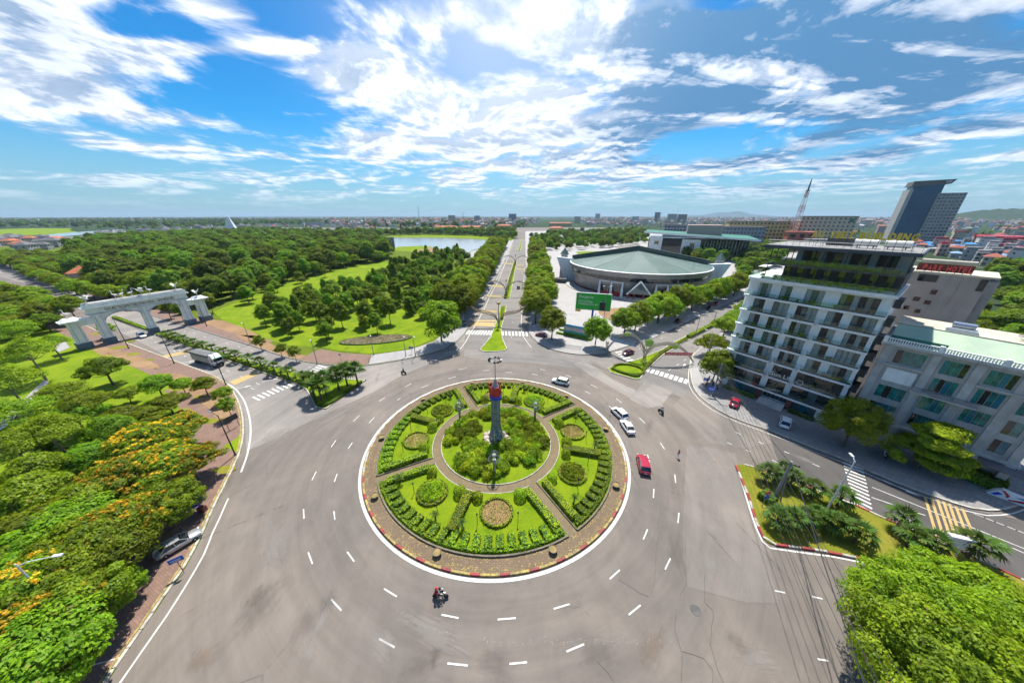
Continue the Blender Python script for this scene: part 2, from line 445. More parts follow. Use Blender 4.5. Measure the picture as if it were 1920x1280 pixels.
def paving_mat(key, base, joint, size=(0.6, 0.6), var=0.2, rot=0.0, stain=0.35):
 """small slabs too fine to count from here: brick-texture joints, tinted and stained"""
 m = bpy.data.materials.new(key); m.use_nodes = True
 nt = m.node_tree; b = NB(nt); bs = nt.nodes['Principled BSDF']
 pos = b.n('ShaderNodeNewGeometry').outputs['Position']
 mp = b.n('ShaderNodeMapping'); mp.inputs['Rotation'].default_value = (0, 0, rot); b.put(mp.inputs['Vector'], pos)
 br = b.n('ShaderNodeTexBrick'); b.put(br.inputs['Vector'], mp.outputs[0])
 br.inputs['Color1'].default_value = tuple(base) + (1,)
 br.inputs['Color2'].default_value = tuple(x * (1 - var) for x in base) + (1,)
 br.inputs['Mortar'].default_value = tuple(joint) + (1,)
 br.inputs['Scale'].default_value = 1.0; br.inputs['Mortar Size'].default_value = 0.03
 br.inputs['Brick Width'].default_value = size[0]; br.inputs['Row Height'].default_value = size[1]
 n = b.ramp(b.noise(pos, 0.25, 7, 0.7, 0.4), 0.38, 0.72)
 c = b.mix(b.math('MULTIPLY', n, stain), br.outputs[0], tuple(x * 0.5 for x in base) + (1,))
 n2 = b.ramp(b.noise(b.vmath('ADD', pos, (9, 4, 0)), 0.9, 5, 0.7), 0.55, 0.75)
 c = b.mix(b.math('MULTIPLY', n2, stain * 0.6), c, tuple(min(1, x * 1.5) for x in base) + (1,))
 b.put(bs.inputs['Base Color'], c)
 bs.inputs['Roughness'].default_value = 0.85
 M[key] = m
 return m

def grass_mat(key, c1, c2, c3):
 m = bpy.data.materials.new(key); m.use_nodes = True
 nt = m.node_tree; b = NB(nt); bs = nt.nodes['Principled BSDF']
 pos = b.n('ShaderNodeNewGeometry').outputs['Position']
 f = b.ramp(b.noise(pos, 0.12, 6, 0.7, 0.3), 0.35, 0.65)
 c = b.mix(f, tuple(c1) + (1,), tuple(c2) + (1,))
 f2 = b.ramp(b.noise(b.vmath('ADD', pos, (13, 5, 0)), 0.45, 6, 0.75), 0.50, 0.75)
 c = b.mix(b.math('MULTIPLY', f2, 0.8), c, tuple(c3) + (1,))
 f3 = b.ramp(b.noise(b.vmath('ADD', pos, (77, 31, 0)), 0.07, 8, 0.75, 0.8), 0.56, 0.72)
 c = b.mix(b.math('MULTIPLY', f3, 0.45), c, (0.25, 0.22, 0.06, 1))
 fine = b.noise(pos, 5.0, 4, 0.8)
 c = b.mix(1.0, c, b.mix(fine, (0.62, 0.66, 0.6, 1), (1.35, 1.3, 1.3, 1)), 'MULTIPLY')
 b.put(bs.inputs['Base Color'], c)
 bs.inputs['Roughness'].default_value = 1.0
 bs.inputs['Specular IOR Level'].default_value = 0.1
 bp = b.n('ShaderNodeBump'); bp.inputs['Strength'].default_value = 0.8; bp.inputs['Distance'].default_value = 0.12
 b.put(bp.inputs['Height'], fine); nt.links.new(bp.outputs[0], bs.inputs['Normal'])
 M[key] = m
 return m

asphalt_mat('asphalt', (0.166, 0.147, 0.129), 0.35)
asphalt_mat('asphalt_pale', (0.225, 0.210, 0.195), 0.22)
asphalt_mat('asphalt_mid', (0.188, 0.169, 0.152), 0.28)
asphalt_mat('asphalt_dark', (0.092, 0.087, 0.083), 0.25)
asphalt_mat('asphalt_avenue', (0.186, 0.176, 0.166), 0.20)
mat('paint_white', (0.62, 0.61, 0.58), 0.7, color2=(0.46, 0.45, 0.42), scale=2.5, coord='world')
mat('paint_yellow', (0.50, 0.33, 0.10), 0.7, color2=(0.34, 0.25, 0.12), scale=2.0, coord='world')
mat('kerb_white', (0.50, 0.47, 0.40), 0.8, color2=(0.30, 0.27, 0.22), scale=1.6, coord='world')
mat('kerb_grey', (0.28, 0.27, 0.25), 0.85, color2=(0.17, 0.16, 0.15), scale=1.2, coord='world')
mat('kerb_red', (0.36, 0.03, 0.03), 0.7, color2=(0.15, 0.03, 0.03), scale=2.0, coord='world')
mat('kerb_yellow', (0.42, 0.31, 0.07), 0.75, color2=(0.17, 0.13, 0.07), scale=2.0, coord='world')
paving_mat('pave_red', (0.245, 0.145, 0.105), (0.15, 0.10, 0.08), (0.5, 0.25), 0.25, 0.4, 0.5)
paving_mat('pave_grey', (0.27, 0.262, 0.255), (0.15, 0.146, 0.142), (0.6, 0.6), 0.2, 0.6, 0.4)
paving_mat('pave_light', (0.33, 0.315, 0.305), (0.26, 0.25, 0.24), (2.0, 2.0), 0.10, 0.06, 0.28)
paving_mat('pave_plaza', (0.36, 0.342, 0.33), (0.22, 0.21, 0.20), (4.0, 4.0), 0.08, 0.06, 0.22)
paving_mat('pave_ring', (0.205, 0.135, 0.085), (0.10, 0.08, 0.04), (0.4, 0.2), 0.25, 0.0, 0.6)
paving_mat('pave_path', (0.215, 0.150, 0.085), (0.11, 0.10, 0.04), (0.4, 0.2), 0.25, 0.8, 0.5)
grass_mat('lawn', (0.120, 0.200, 0.007), (0.195, 0.260, 0.010), (0.060, 0.130, 0.006))
grass_mat('meadow', (0.185, 0.255, 0.010), (0.115, 0.195, 0.008), (0.25, 0.245, 0.030))
grass_mat('park_floor', (0.085, 0.13, 0.012), (0.125, 0.165, 0.014), (0.08, 0.085, 0.025))
grass_mat('verge_dry', (0.16, 0.18, 0.016), (0.24, 0.22, 0.035), (0.12, 0.10, 0.03))
grass_mat('dirt', (0.31, 0.20, 0.115), (0.24, 0.15, 0.09), (0.36, 0.27, 0.13))
grass_mat('far_land', (0.022, 0.048, 0.020), (0.038, 0.062, 0.024), (0.055, 0.060, 0.035))
mat('hedge_dark', (0.02, 0.055, 0.006), 0.9)
mat('bark', (0.115, 0.085, 0.06), 0.95, color2=(0.06, 0.045, 0.035), scale=5, bump=0.4)
mat('bark_pale', (0.24, 0.20, 0.16), 0.95, color2=(0.13, 0.105, 0.08), scale=4, bump=0.4)
mat('limewash', (0.62, 0.60, 0.56), 0.9, color2=(0.45, 0.43, 0.40), scale=3)
mat('white_wall', (0.86, 0.86, 0.85), 0.75, color2=(0.78, 0.78, 0.77), scale=0.25, coord='world', streak=0.13)
mat('white_paint', (0.80, 0.80, 0.79), 0.6, color2=(0.69, 0.69, 0.675), scale=0.5, coord='world', streak=0.18)
mat('stone_pale', (0.42, 0.405, 0.38), 0.8, color2=(0.33, 0.32, 0.30), scale=0.4, coord='world', streak=0.3)
mat('stone_trim', (0.50, 0.48, 0.45), 0.8, color2=(0.38, 0.365, 0.34), scale=0.6, coord='world', streak=0.3)
mat('concrete', (0.30, 0.29, 0.28), 0.9, color2=(0.20, 0.195, 0.19), scale=0.5, coord='world', bump=0.1, streak=0.4)
mat('concrete_dark', (0.12, 0.115, 0.11), 0.9, color2=(0.07, 0.068, 0.065), scale=0.8, coord='world')
mat('taupe_wall', (0.38, 0.345, 0.32), 0.9, color2=(0.30, 0.27, 0.25), scale=0.15, coord='world', detail=7, streak=0.45)
mat('metal_grey', (0.30, 0.31, 0.32), 0.45, metal=0.7)
mat('metal_dark', (0.035, 0.037, 0.04), 0.5, metal=0.3)
mat('metal_white', (0.62, 0.63, 0.63), 0.45)
mat('steel', (0.62, 0.62, 0.62), 0.25, metal=0.9)
mat('blue_plinth', (0.115, 0.16, 0.19), 0.7, color2=(0.085, 0.12, 0.145), scale=0.8, coord='world')
mat('glass_dark', (0.018, 0.024, 0.024), 0.06, spec=0.8)
mat('glass_green', (0.004, 0.085, 0.078), 0.05, spec=0.9, color2=(0.02, 0.24, 0.215), scale=1.1, coord='world')  # second colour paints uneven reflections into the panes
mat('glass_teal', (0.006, 0.10, 0.15), 0.06, spec=0.9, color2=(0.012, 0.18, 0.24), scale=0.05, coord='world')
mat('glass_tower', (0.003, 0.060, 0.125), 0.3, spec=0.25, color2=(0.006, 0.10, 0.17), scale=0.03, coord='world')
mat('glass_pale', (0.085, 0.135, 0.135), 0.07, spec=0.9)
mat('curtain', (0.42, 0.44, 0.42), 0.4, color2=(0.22, 0.25, 0.24), scale=3.0)
mat('curtain_brown', (0.10, 0.075, 0.06), 0.95, color2=(0.06, 0.045, 0.04), scale=3.0)
mat('room_dark', (0.02, 0.018, 0.016), 0.95)
mat('roof_green', (0.060, 0.118, 0.096), 0.65, color2=(0.045, 0.092, 0.075), scale=0.08, coord='world', detail=6)
mat('roof_green_pale', (0.095, 0.148, 0.124), 0.65, color2=(0.072, 0.12, 0.10), scale=0.1, coord='world', detail=6)
mat('roof_green_deep', (0.02, 0.16, 0.10), 0.55)
mat('roof_mint', (0.38, 0.48, 0.34), 0.6, color2=(0.30, 0.40, 0.29), scale=0.3, coord='world')
mat('roof_cream', (0.55, 0.50, 0.38), 0.7, color2=(0.44, 0.40, 0.31), scale=0.3, coord='world')
mat('roof_red', (0.33, 0.085, 0.05), 0.8, color2=(0.22, 0.06, 0.04), scale=0.5)
mat('roof_orange', (0.45, 0.13, 0.05), 0.8, color2=(0.32, 0.09, 0.04), scale=0.5)
mat('roof_crimson', (0.30, 0.03, 0.04), 0.6)
mat('roof_slate', (0.13, 0.12, 0.13), 0.8, color2=(0.085, 0.08, 0.088), scale=0.5)
mat('roof_blue', (0.15, 0.27, 0.40), 0.6)
mat('roof_azure', (0.02, 0.22, 0.55), 0.6)
mat('roof_tin', (0.33, 0.32, 0.31), 0.6, color2=(0.22, 0.2, 0.19), scale=0.4)
mat('wall_cream', (0.50, 0.44, 0.33), 0.85)
mat('wall_yellow', (0.52, 0.38, 0.16), 0.85)
mat('wall_pink', (0.46, 0.30, 0.26), 0.85)
mat('wall_grey', (0.34, 0.34, 0.34), 0.85)
mat('wall_white', (0.60, 0.59, 0.57), 0.85)
mat('wall_brick', (0.40, 0.115, 0.07), 0.85)
mat('wall_bluegrey', (0.20, 0.235, 0.27), 0.8)
mat('arena_metal', (0.32, 0.315, 0.31), 0.45, metal=0.35, color2=(0.21, 0.205, 0.20), scale=0.12, coord='world', streak=0.3)
mat('arena_dark', (0.10, 0.10, 0.10), 0.4, metal=0.3)
mat('red_paint', (0.45, 0.02, 0.025), 0.5)
mat('red_brown', (0.17, 0.045, 0.035), 0.7)
mat('blue_paint', (0.015, 0.05, 0.42), 0.5)
mat('sign_blue', (0.01, 0.09, 0.45), 0.45)
mat('gold', (0.62, 0.42, 0.04), 0.35, metal=0.4)
mat('letter_brass', (0.20, 0.15, 0.05), 0.5, metal=0.3)
mat('letter_red', (0.85, 0.10, 0.07), 0.5)
mat('letter_white', (0.75, 0.75, 0.74), 0.5)
mat('billboard_green', (0.015, 0.36, 0.025), 0.5)
mat('black', (0.012, 0.012, 0.013), 0.5)
mat('rubber', (0.02, 0.02, 0.02), 0.9)
mat('car_white', (0.72, 0.73, 0.73), 0.25, coat=0.8)
mat('car_silver', (0.42, 0.43, 0.44), 0.3, metal=0.5, coat=0.8)
mat('car_red', (0.36, 0.008, 0.03), 0.25, coat=0.8)
mat('car_maroon', (0.13, 0.012, 0.018), 0.25, coat=0.8)
mat('car_black', (0.015, 0.015, 0.017), 0.25, coat=0.8)
mat('car_glass', (0.012, 0.014, 0.016), 0.05, spec=0.9)
mat('lamp_glass', (0.55, 0.55, 0.50), 0.15)
mat('tail_red', (0.30, 0.01, 0.01), 0.25)
mat('tarp_grey', (0.155, 0.155, 0.15), 0.8, color2=(0.12, 0.12, 0.115), scale=1.0)
mat('truck_side', (0.44, 0.42, 0.36), 0.6, color2=(0.36, 0.34, 0.29), scale=0.8)
mat('truck_green', (0.01, 0.20, 0.11), 0.4)
mat('skin', (0.36, 0.20, 0.13), 0.6)
mat('cloth_red', (0.45, 0.02, 0.03), 0.9)
mat('cloth_white', (0.65, 0.65, 0.66), 0.9)
mat('cloth_black', (0.02, 0.02, 0.024), 0.9)
mat('cloth_pink', (0.55, 0.22, 0.25), 0.9)
mat('cloth_grey', (0.22, 0.22, 0.23), 0.9)
mat('statue_white', (0.70, 0.69, 0.66), 0.7)
mat('rock', (0.50, 0.43, 0.36), 0.9, color2=(0.30, 0.24, 0.20), scale=1.5, bump=0.5)
mat('tower_panel', (0.25, 0.31, 0.33), 0.5, color2=(0.17, 0.22, 0.24), scale=0.6)
mat('arch_rust', (0.34, 0.24, 0.155), 0.7, color2=(0.24, 0.16, 0.10), scale=1.0)
mat('arch_lattice', (0.40, 0.37, 0.30), 0.7, color2=(0.28, 0.26, 0.2), scale=1.2)
mat('ball_lime', (0.34, 0.50, 0.06), 0.6)
mat('flower_bed', (0.33, 0.20, 0.09), 0.95, color2=(0.17, 0.16, 0.04), scale=1.2, coord='world', bump=0.6)
mat('flower_pink', (0.36, 0.29, 0.17), 0.95, color2=(0.20, 0.18, 0.085), scale=0.8, coord='world', detail=8, bump=0.7)
mat('water', (0.26, 0.30, 0.32), 0.16, spec=0.45)
mat('fish_pond_edge', (0.36, 0.33, 0.30), 0.9)
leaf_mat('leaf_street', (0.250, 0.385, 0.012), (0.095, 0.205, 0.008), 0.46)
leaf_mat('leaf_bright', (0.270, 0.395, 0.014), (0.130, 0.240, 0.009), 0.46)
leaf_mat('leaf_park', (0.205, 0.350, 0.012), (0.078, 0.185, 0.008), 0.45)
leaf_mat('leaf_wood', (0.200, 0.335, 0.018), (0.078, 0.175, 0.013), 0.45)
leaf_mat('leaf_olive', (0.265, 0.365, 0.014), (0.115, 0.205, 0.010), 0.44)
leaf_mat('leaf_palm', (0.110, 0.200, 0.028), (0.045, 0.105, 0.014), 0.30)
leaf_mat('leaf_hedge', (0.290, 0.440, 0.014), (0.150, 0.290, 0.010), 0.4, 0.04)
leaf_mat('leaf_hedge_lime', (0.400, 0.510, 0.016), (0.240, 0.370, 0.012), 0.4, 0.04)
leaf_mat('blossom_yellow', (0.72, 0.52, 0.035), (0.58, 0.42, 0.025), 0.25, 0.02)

def stain_mat(key, color, amount):
 """irregular soft-edged stain on a unit sheet; object coordinates run -1..1"""
 m = bpy.data.materials.new(key); m.use_nodes = True
 nt = m.node_tree; b = NB(nt); nt.nodes.clear()
 oc = b.n('ShaderNodeTexCoord').outputs['Object']; pos = b.n('ShaderNodeNewGeometry').outputs['Position']
 r = b.vmath('LENGTH', b.vmath('MULTIPLY', oc, (1, 1, 0)))
 n1 = b.noise(b.vmath('MULTIPLY', oc, (0.9, 3.4, 1)), 1.6, 8, 0.7, 0.5)
 n2 = b.noise(pos, 0.8, 7, 0.75, 0.4)
 a = b.math('SUBTRACT', b.math('ADD', b.math('MULTIPLY', n1, 0.9), b.math('MULTIPLY', n2, 0.7)), b.math('MULTIPLY', r, 0.62))
 a = b.math('MULTIPLY', b.ramp(a, 0.36, 0.78), b.math('MULTIPLY', b.ramp(r, 1.0, 0.75), amount))
 df = b.n('ShaderNodeBsdfDiffuse'); df.inputs['Color'].default_value = tuple(color) + (1,)
 tr = b.n('ShaderNodeBsdfTransparent'); ms = b.n('ShaderNodeMixShader'); b.put(ms.inputs[0], a)
 nt.links.new(tr.outputs[0], ms.inputs[1]); nt.links.new(df.outputs[0], ms.inputs[2])
 o = b.n('ShaderNodeOutputMaterial'); nt.links.new(ms.outputs[0], o.inputs['Surface'])
 M[key] = m
stain_mat('dust', (0.30, 0.275, 0.25), 0.42)
stain_mat('grime', (0.040, 0.035, 0.030), 0.15)
stain_mat('earth', (0.22, 0.165, 0.12), 0.4)
leaf_mat('leaf_vivid', (0.380, 0.520, 0.016), (0.190, 0.330, 0.010), 0.46)


# ================================================================== ground, roads, pavements
def ext(pts, a=0.0, b=0.0):
 """prolong a polyline straight at its start (a) and end (b)"""
 p = list(pts)
 if a:
  d = Vector(p[0]) - Vector(p[1]); d.normalize(); q = Vector(p[0]) + d * a; p.insert(0, (q.x, q.y))
 if b:
  d = Vector(p[-1]) - Vector(p[-2]); d.normalize(); q = Vector(p[-1]) + d * b; p.append((q.x, q.y))
 return p

def sheet(name, pts, z, m, parent=None, kind='structure', label=None):
 o = MB().poly(pts, z).build(name, M[m], parent)
 if parent is None: o['kind'] = kind
 if label: o['label'] = label
 return o

S_ = 9500.0
ground = sheet('ground', [(-S_, -400), (S_, -400), (S_, 13500), (-S_, 13500)], -0.05, 'far_land', label='flat green land reaching to the horizon')

W_N = ext([(-318.0,207.3),(-237.9,165.6),(-182.7,137.8),(-147.5,120.9),(-120.90,108.53),(-101.80,99.19),(-82.55,90.26)], 420)                 # north kerb of the west avenue
NW_CURVE = catmull([(-82.55,90.26),(-69.02,83.37),(-58.16,79.01),(-47.69,76.98),(-39.83,77.31),(-31.22,80.78),(-24.19,84.91),(-19.88,88.56),(-16.69,96.21),(-15.31,102.86)], 2.0)
N_L = ext([(-14.0,127.7),(-11.4,160.7),(-8.5,198.2),(-5.2,247.6),(1.2,335.8),(14.5,570.9)], 0, 300)                      # west kerb of the centre avenue
W_S = ext([(-162.53,109.73),(-135.55,96.70),(-100.05,80.78),(-79.80,71.64)], 420)
SW_CURVE = catmull([(-79.80,71.64),(-70.94,66.36),(-61.45,58.12),(-54.17,50.32),(-49.58,44.13),(-47.29,39.95),(-45.28,35.67),(-43.38,31.46),(-41.28,27.35),(-39.68,23.51),(-38.93,20.40),(-38.11,17.37),(-37.59,15.02),(-37.14,13.39),(-35.93,10.58),(-34.51,8.24)], 1.5)
N_R = ext([(33.7,570.9),(20.0,331.2),(14.7,232.7),(11.3,164.3),(9.3,120.9)], 300, 0)
NE_CURVE = catmull([(8.63,111.57),(8.24,102.86),(9.83,96.21),(12.34,90.70),(16.50,86.91),(22.44,84.52),(29.70,84.91),(34.16,87.31)], 1.5)
NE_L = ext([(41.96,92.03),(51.27,97.68),(61.46,105.63),(75.37,116.76),(96.6,133.5),(124.0,154.9)], 0, 260)
NE_R = ext([(120.5,137.8),(97.89,118.81),(77.82,101.79),(65.43,91.58)], 260, 0)
HOTEL_CURVE = catmull([(58.40,84.91),(53.30,77.65),(50.08,71.94),(47.48,66.36),(46.21,61.44),(46.66,57.07),(48.20,53.16),(50.78,50.49),(52.75,48.82),(56.61,44.27),(59.68,40.94),(60.99,39.11),(62.54,36.52),(65.12,33.96),(67.36,32.08),(68.78,31.28),(70.64,30.94),(73.72,31.11),(77.79,32.08)], 1.5)

road = sheet('road', [(-900, -120), (400, -120), (400, 1150), (-900, 1150)], 0.0, 'asphalt', label='grey brown asphalt of the junction and its avenues')

A_PTS = W_N + NW_CURVE[1:] + N_L + [(-900, 1000)]
B_PTS = N_R + NE_CURVE + NE_L + [(420, 1000)]
C_PTS = NE_R + HOTEL_CURVE + [(175, 42), (420, 60)]
E_PTS = W_S + SW_CURVE[1:] + [(-150, -100), (-900, -100)]
D_PTS = [(33.41,12.72),(36.84,14.83),(41.40,16.85),(46.18,17.95),(52.34,18.65),(56.41,18.65)] + [(130, -5), (130, -60), (38, -60)]

def sector(name, pts, m, label):
 return setp(MB().prism(pts, -0.04, 0.14).build(name, M[m]), label=label, kind='structure')
sec_a = sector('park_pavement', A_PTS, 'park_floor', 'grassy park between the west and centre avenues')
sec_b = sector('plaza', B_PTS, 'pave_plaza', 'pale paved plaza around the arena')
sec_c = sector('hotel_pavement', C_PTS, 'pave_grey', 'grey block pavement in front of the hotels')
sec_e = sector('west_park', E_PTS, 'meadow', 'green park behind the flame trees')
sec_d = sector('corner_pavement', D_PTS, 'pave_grey', 'pavement under the corner tree')

# ---- pavement bands laid on the sectors
kl = ext(W_N, 0, 0) + NW_CURVE[1:]
nw_all = kl + N_L
def band(name, line, d0, d1, z, m, parent, label=None):
 a = offset_line(line, d0); b_ = offset_line(line, d1)
 mb = MB()
 for i in range(len(line) - 1):
  q = [(a[i][0], a[i][1], z), (a[i + 1][0], a[i + 1][1], z), (b_[i + 1][0], b_[i + 1][1], z), (b_[i][0], b_[i][1], z)]
  e1 = Vector(q[1]) - Vector(q[0]); e2 = Vector(q[3]) - Vector(q[0])
  if e1.cross(e2).z < 0: q.reverse()
  mb.add(q, [(0, 1, 2, 3)])
 o = mb.build(name, M[m], parent)
 if label: o['label'] = label
 return o

# NW corner: dirt verge, red paving, pale paving, lawn with oval bed
band('dirt_verge', W_N, 0.35, 6.5, 0.150, 'pave_red', sec_a)
sheet('dirt_patch', [(-98.78,101.26),(-89.26,100.21),(-75.22,89.83),(-65.08,84.91),(-55.23,80.78),(-58.37,79.36),(-69.28,83.75),(-82.89,90.70)], 0.158, 'dirt', sec_a)
sheet('dirt_patch', [(-126.35,119.51),(-116.13,116.76),(-96.41,105.63),(-83.43,96.21),(-90.54,98.18),(-106.45,105.63),(-119.52,112.83)], 0.158, 'dirt', sec_a)
sheet('red_paving', [(-60.50,88.56),(-52.13,85.70),(-41.89,84.13),(-40.28,77.65),(-47.86,77.31),(-56.27,79.01),(-62.67,81.14)], 0.162, 'pave_red', sec_a)
sheet('pale_paving', [(-41.89,84.13),(-30.99,88.14),(-24.82,95.25),(-21.06,111.57),(-19.5,152.7),(-15.5,193.1),(9.4,558.1),(13.5,570.9),(1.2,340.6),(-5.3,250.3),(-8.8,198.2),(-11.6,160.7),(-14.3,128.5),(-15.58,103.40),(-16.94,96.70),(-20.13,88.98),(-24.46,85.30),(-31.49,81.14),(-40.13,77.65)], 0.166, 'pave_light', sec_a)
lawn_nw = sheet('corner_lawn', catmull([(-59.83,89.83),(-52.95,87.31),(-42.38,85.30),(-32.84,88.56),(-27.34,94.31),(-24.68,104.51),(-29.14,114.77),(-35.46,110.34),(-45.96,95.25),(-53.34,91.58)], 2.0, True), 0.172, 'lawn', sec_a)
sheet('meadow', [(-131.8,129.3),(-142.0,177.6),(-145.2,207.3),(-141.8,237.5),(-133.8,264.5),(-113.5,290.7),(-99.4,258.7),(-91.6,211.2),(-98.3,189.8),(-69.5,152.7),(-38.4,129.3),(-29.14,114.77),(-35.46,110.34),(-45.96,95.25),(-53.34,91.58),(-59.83,89.83),(-72.90,91.58),(-84.15,97.19),(-96.41,105.63),(-116.13,116.76)], 0.156, 'meadow', sec_a)

# SW: red paving along the kerb with bay lines, dry verge
band('red_paving', W_S, -0.35, -7.0, 0.150, 'pave_red', sec_e)
band('red_paving', SW_CURVE, -0.35, -9.5, 0.150, 'pave_red', sec_e)
sheet('grass_patch', [(-53.18,44.13),(-52.41,46.47),(-54.01,49.98),(-51.52,46.77),(-48.93,42.49),(-50.47,43.17)], 0.158, 'meadow', sec_e)
random.seed(44)
for q in [(-116.47,84.91),(-107.26,80.78),(-127.35,89.83),(-93.69,71.06),(-81.84,64.32),(-73.15,60.75),(-62.38,51.71),(-48.31,38.76),(-123.25,83.37),(-71.71,55.45),(-130.52,95.25),(-149.89,102.32)]:
 r = random.uniform(0.8, 2.0); k = random.uniform(1.3, 2.2)
 sheet('grass_patch', [(q[0] + r * k * math.cos(a_ / 9 * 6.283) * random.uniform(0.7, 1.2), q[1] + r * math.sin(a_ / 9 * 6.283) * random.uniform(0.7, 1.2)) for a_ in range(9)], 0.158, 'verge_dry', sec_e)
sheet('dirt_patch', catmull([(-90.87,72.54),(-80.91,68.23),(-70.78,63.09),(-61.05,55.45),(-58.06,49.98),(-65.79,55.45),(-76.83,61.91),(-87.87,66.89)], 1.5, True), 0.153, 'dirt', sec_e)
sheet('dirt_patch', catmull([(-137.56,90.70),(-127.04,88.56),(-110.08,81.87),(-98.60,75.66),(-104.67,75.66),(-121.41,81.87)], 1.5, True), 0.153, 'dirt', sec_e)
sheet('garden_path', [(-149.39,89.83),(-152.21,95.25),(-143.10,89.83),(-141.59,85.70)], 0.164, 'pave_light', sec_e)
sheet('garden_path', [(-104.64,49.65),(-109.64,55.45),(-116.65,63.09),(-121.84,69.06),(-118.55,67.42),(-111.49,60.08),(-103.94,52.07),(-101.65,48.02)], 0.164, 'pave_light', sec_e)
mb = MB()
for i, p in enumerate(resample(SW_CURVE, 2.6)[28:62]):
 q = offset_line(SW_CURVE, -6.0)
 j = min(range(len(SW_CURVE)), key=lambda k: (SW_CURVE[k][0] - p[0]) ** 2 + (SW_CURVE[k][1] - p[1]) ** 2)
 strip(mb, [(p[0], p[1]), q[j]], 0.11, 0.163)
mb.build('bay_lines', M['paint_white'], sec_e)

# B: grey pavement by the kerb, oval flower bed, inner lawns
band('grey_paving', NE_CURVE, 0.35, 3.2, 0.150, 'pave_light', sec_b)
sheet('grey_paving', [(8.24,102.86),(9.83,96.21),(12.34,90.70),(16.50,86.91),(22.44,84.52),(25.04,90.70),(19.80,92.93),(16.17,99.19),(12.34,108.53),(11.07,118.12)], 0.146, 'pave_grey', sec_b)
sheet('sand_bed', catmull([(41.2,129.3),(46.6,134.3),(53.6,135.2),(58.2,130.9),(53.7,122.4),(46.48,118.12),(41.6,120.2)], 1.5, True), 0.156, 'dirt', sec_b)
sheet('far_lawn', [(82.9,372.1),(151.2,383.9),(140.7,340.6),(77.1,331.2)], 0.156, 'lawn', sec_b)
sheet('far_drive', [(149.6,439.1),(196.8,472.9),(185.4,409.7),(150.6,350.5),(145.7,396.4)], 0.156, 'asphalt_mid', sec_b)
sheet('back_lot', [(98, 62), (106, 28), (175, 44), (415, 62), (380, 380), (130, 130)], 0.15, 'far_land', sec_c)
# C: pale strip at the corner
sheet('pale_paving', [(52.18,75.66),(47.78,66.89),(46.46,61.44),(47.75,61.44),(51.34,68.23),(54.31,75.66)], 0.150, 'pave_light', sec_c)

# ---- kerbs
def kerb(name, line, m, parent, w=0.28, z=0.19, side=1):
 mb = MB(); strip(mb, offset_line(line, side * w / 2), w, z, 0.2)
 return mb.build(name, M[m], parent)
kerb('kerb', W_N + NW_CURVE[1:], 'kerb_grey', sec_a)
kerb('kerb', [NW_CURVE[-1]] + N_L, 'kerb_grey', sec_a)
kerb('kerb', W_S, 'kerb_white', sec_e, side=-1)
kerb('kerb', N_R + NE_CURVE, 'kerb_grey', sec_b)
kerb('kerb', [NE_CURVE[-1]] + NE_L, 'kerb_grey', sec_b)
kerb('kerb', NE_R + HOTEL_CURVE, 'kerb_white', sec_c)

def stone_mesh(L, w, h, m):
 mb = MB(); b = 0.03
 prof = [(-w / 2, 0), (w / 2, 0), (w / 2, h - b), (w / 2 - b, h), (-w / 2 + b, h), (-w / 2, h - b)]
 n = len(prof)
 vs = [(-L / 2, y, z) for y, z in prof] + [(L / 2, y, z) for y, z in prof]
 fs = [(i, (i + 1) % n, n + (i + 1) % n, n + i) for i in range(n)] + [tuple(reversed(range(n))), tuple(range(n, 2 * n))]
 mb.add(vs, [tuple(reversed(f)) for f in fs])
 return mb.mesh('kerb_stone', M[m])
random.seed(5)
def kerb_stones(line, parent, meshes, L, z=0.0, gap=0.06, jit=0.02):
 pts = resample(line, L)
 for i in range(len(pts) - 1):
  a, b_ = pts[i], pts[i + 1]
  ang = math.atan2(b_[1] - a[1], b_[0] - a[0])
  o = link('kerb_stone', meshes[i % len(meshes)], parent,
     ((a[0] + b_[0]) / 2 + random.uniform(-jit, jit), (a[1] + b_[1]) / 2 + random.uniform(-jit, jit), z + random.uniform(-0.012, 0.012)), (0, 0, ang + random.uniform(-0.01, 0.01)))
st_white = stone_mesh(1.42, 0.30, 0.22, 'kerb_white')
kerb_stones(offset_line(SW_CURVE, -0.15), sec_e, [st_white], 1.5)
kerb('kerb_backing', offset_line(SW_CURVE, -0.42), 'kerb_yellow', sec_e, w=0.22, z=0.165, side=-1)

# ---- sheets of older, newer or darker asphalt
def patch(pts, m, lvl):
 return sheet('asphalt_patch', pts, 0.004 * lvl, m, road)
patch(ext([(-755.9,383.9),(-275.9,177.6)], 0, 0) + [(-146.62,105.63),(-98.89,80.42),(-73.95,69.06),(-57.53,54.48),(-48.01,43.17),(-45.83,45.28),(-42.73,49.98),(-37.57,57.07),(-32.77,63.09),(-27.85,72.54),(-13.83,88.56),(-15.31,102.86),(-19.88,88.56),(-31.22,80.78),(-47.69,76.98),(-69.02,83.37),(-101.80,99.19),(-147.5,120.9),(-237.9,165.6),(-318.0,207.3),(-706.7,409.7)], 'asphalt_pale', 1)
patch([(-14.34,95.25),(-12.5,152.7),(14.5,570.9),(33.7,570.9),(9.0,120.9),(8.24,102.86),(15.13,85.70),(30.76,81.87),(19.72,75.66),(7.86,79.01),(-3.17,79.71),(-13.15,83.37)], 'asphalt_avenue', 1)
patch([(22.99,81.87),(33.89,86.50),(51.27,97.68),(123.2,153.8),(120.3,137.8),(65.43,91.58),(54.39,79.01),(47.20,66.36),(46.70,58.12),(41.98,60.75),(34.87,68.23)], 'asphalt_avenue', 2)
patch([(22.65,80.42),(25.79,75.66),(28.17,69.06),(33.12,62.38),(29.26,60.75),(23.06,71.06),(19.51,78.33)], 'asphalt_pale', 2)
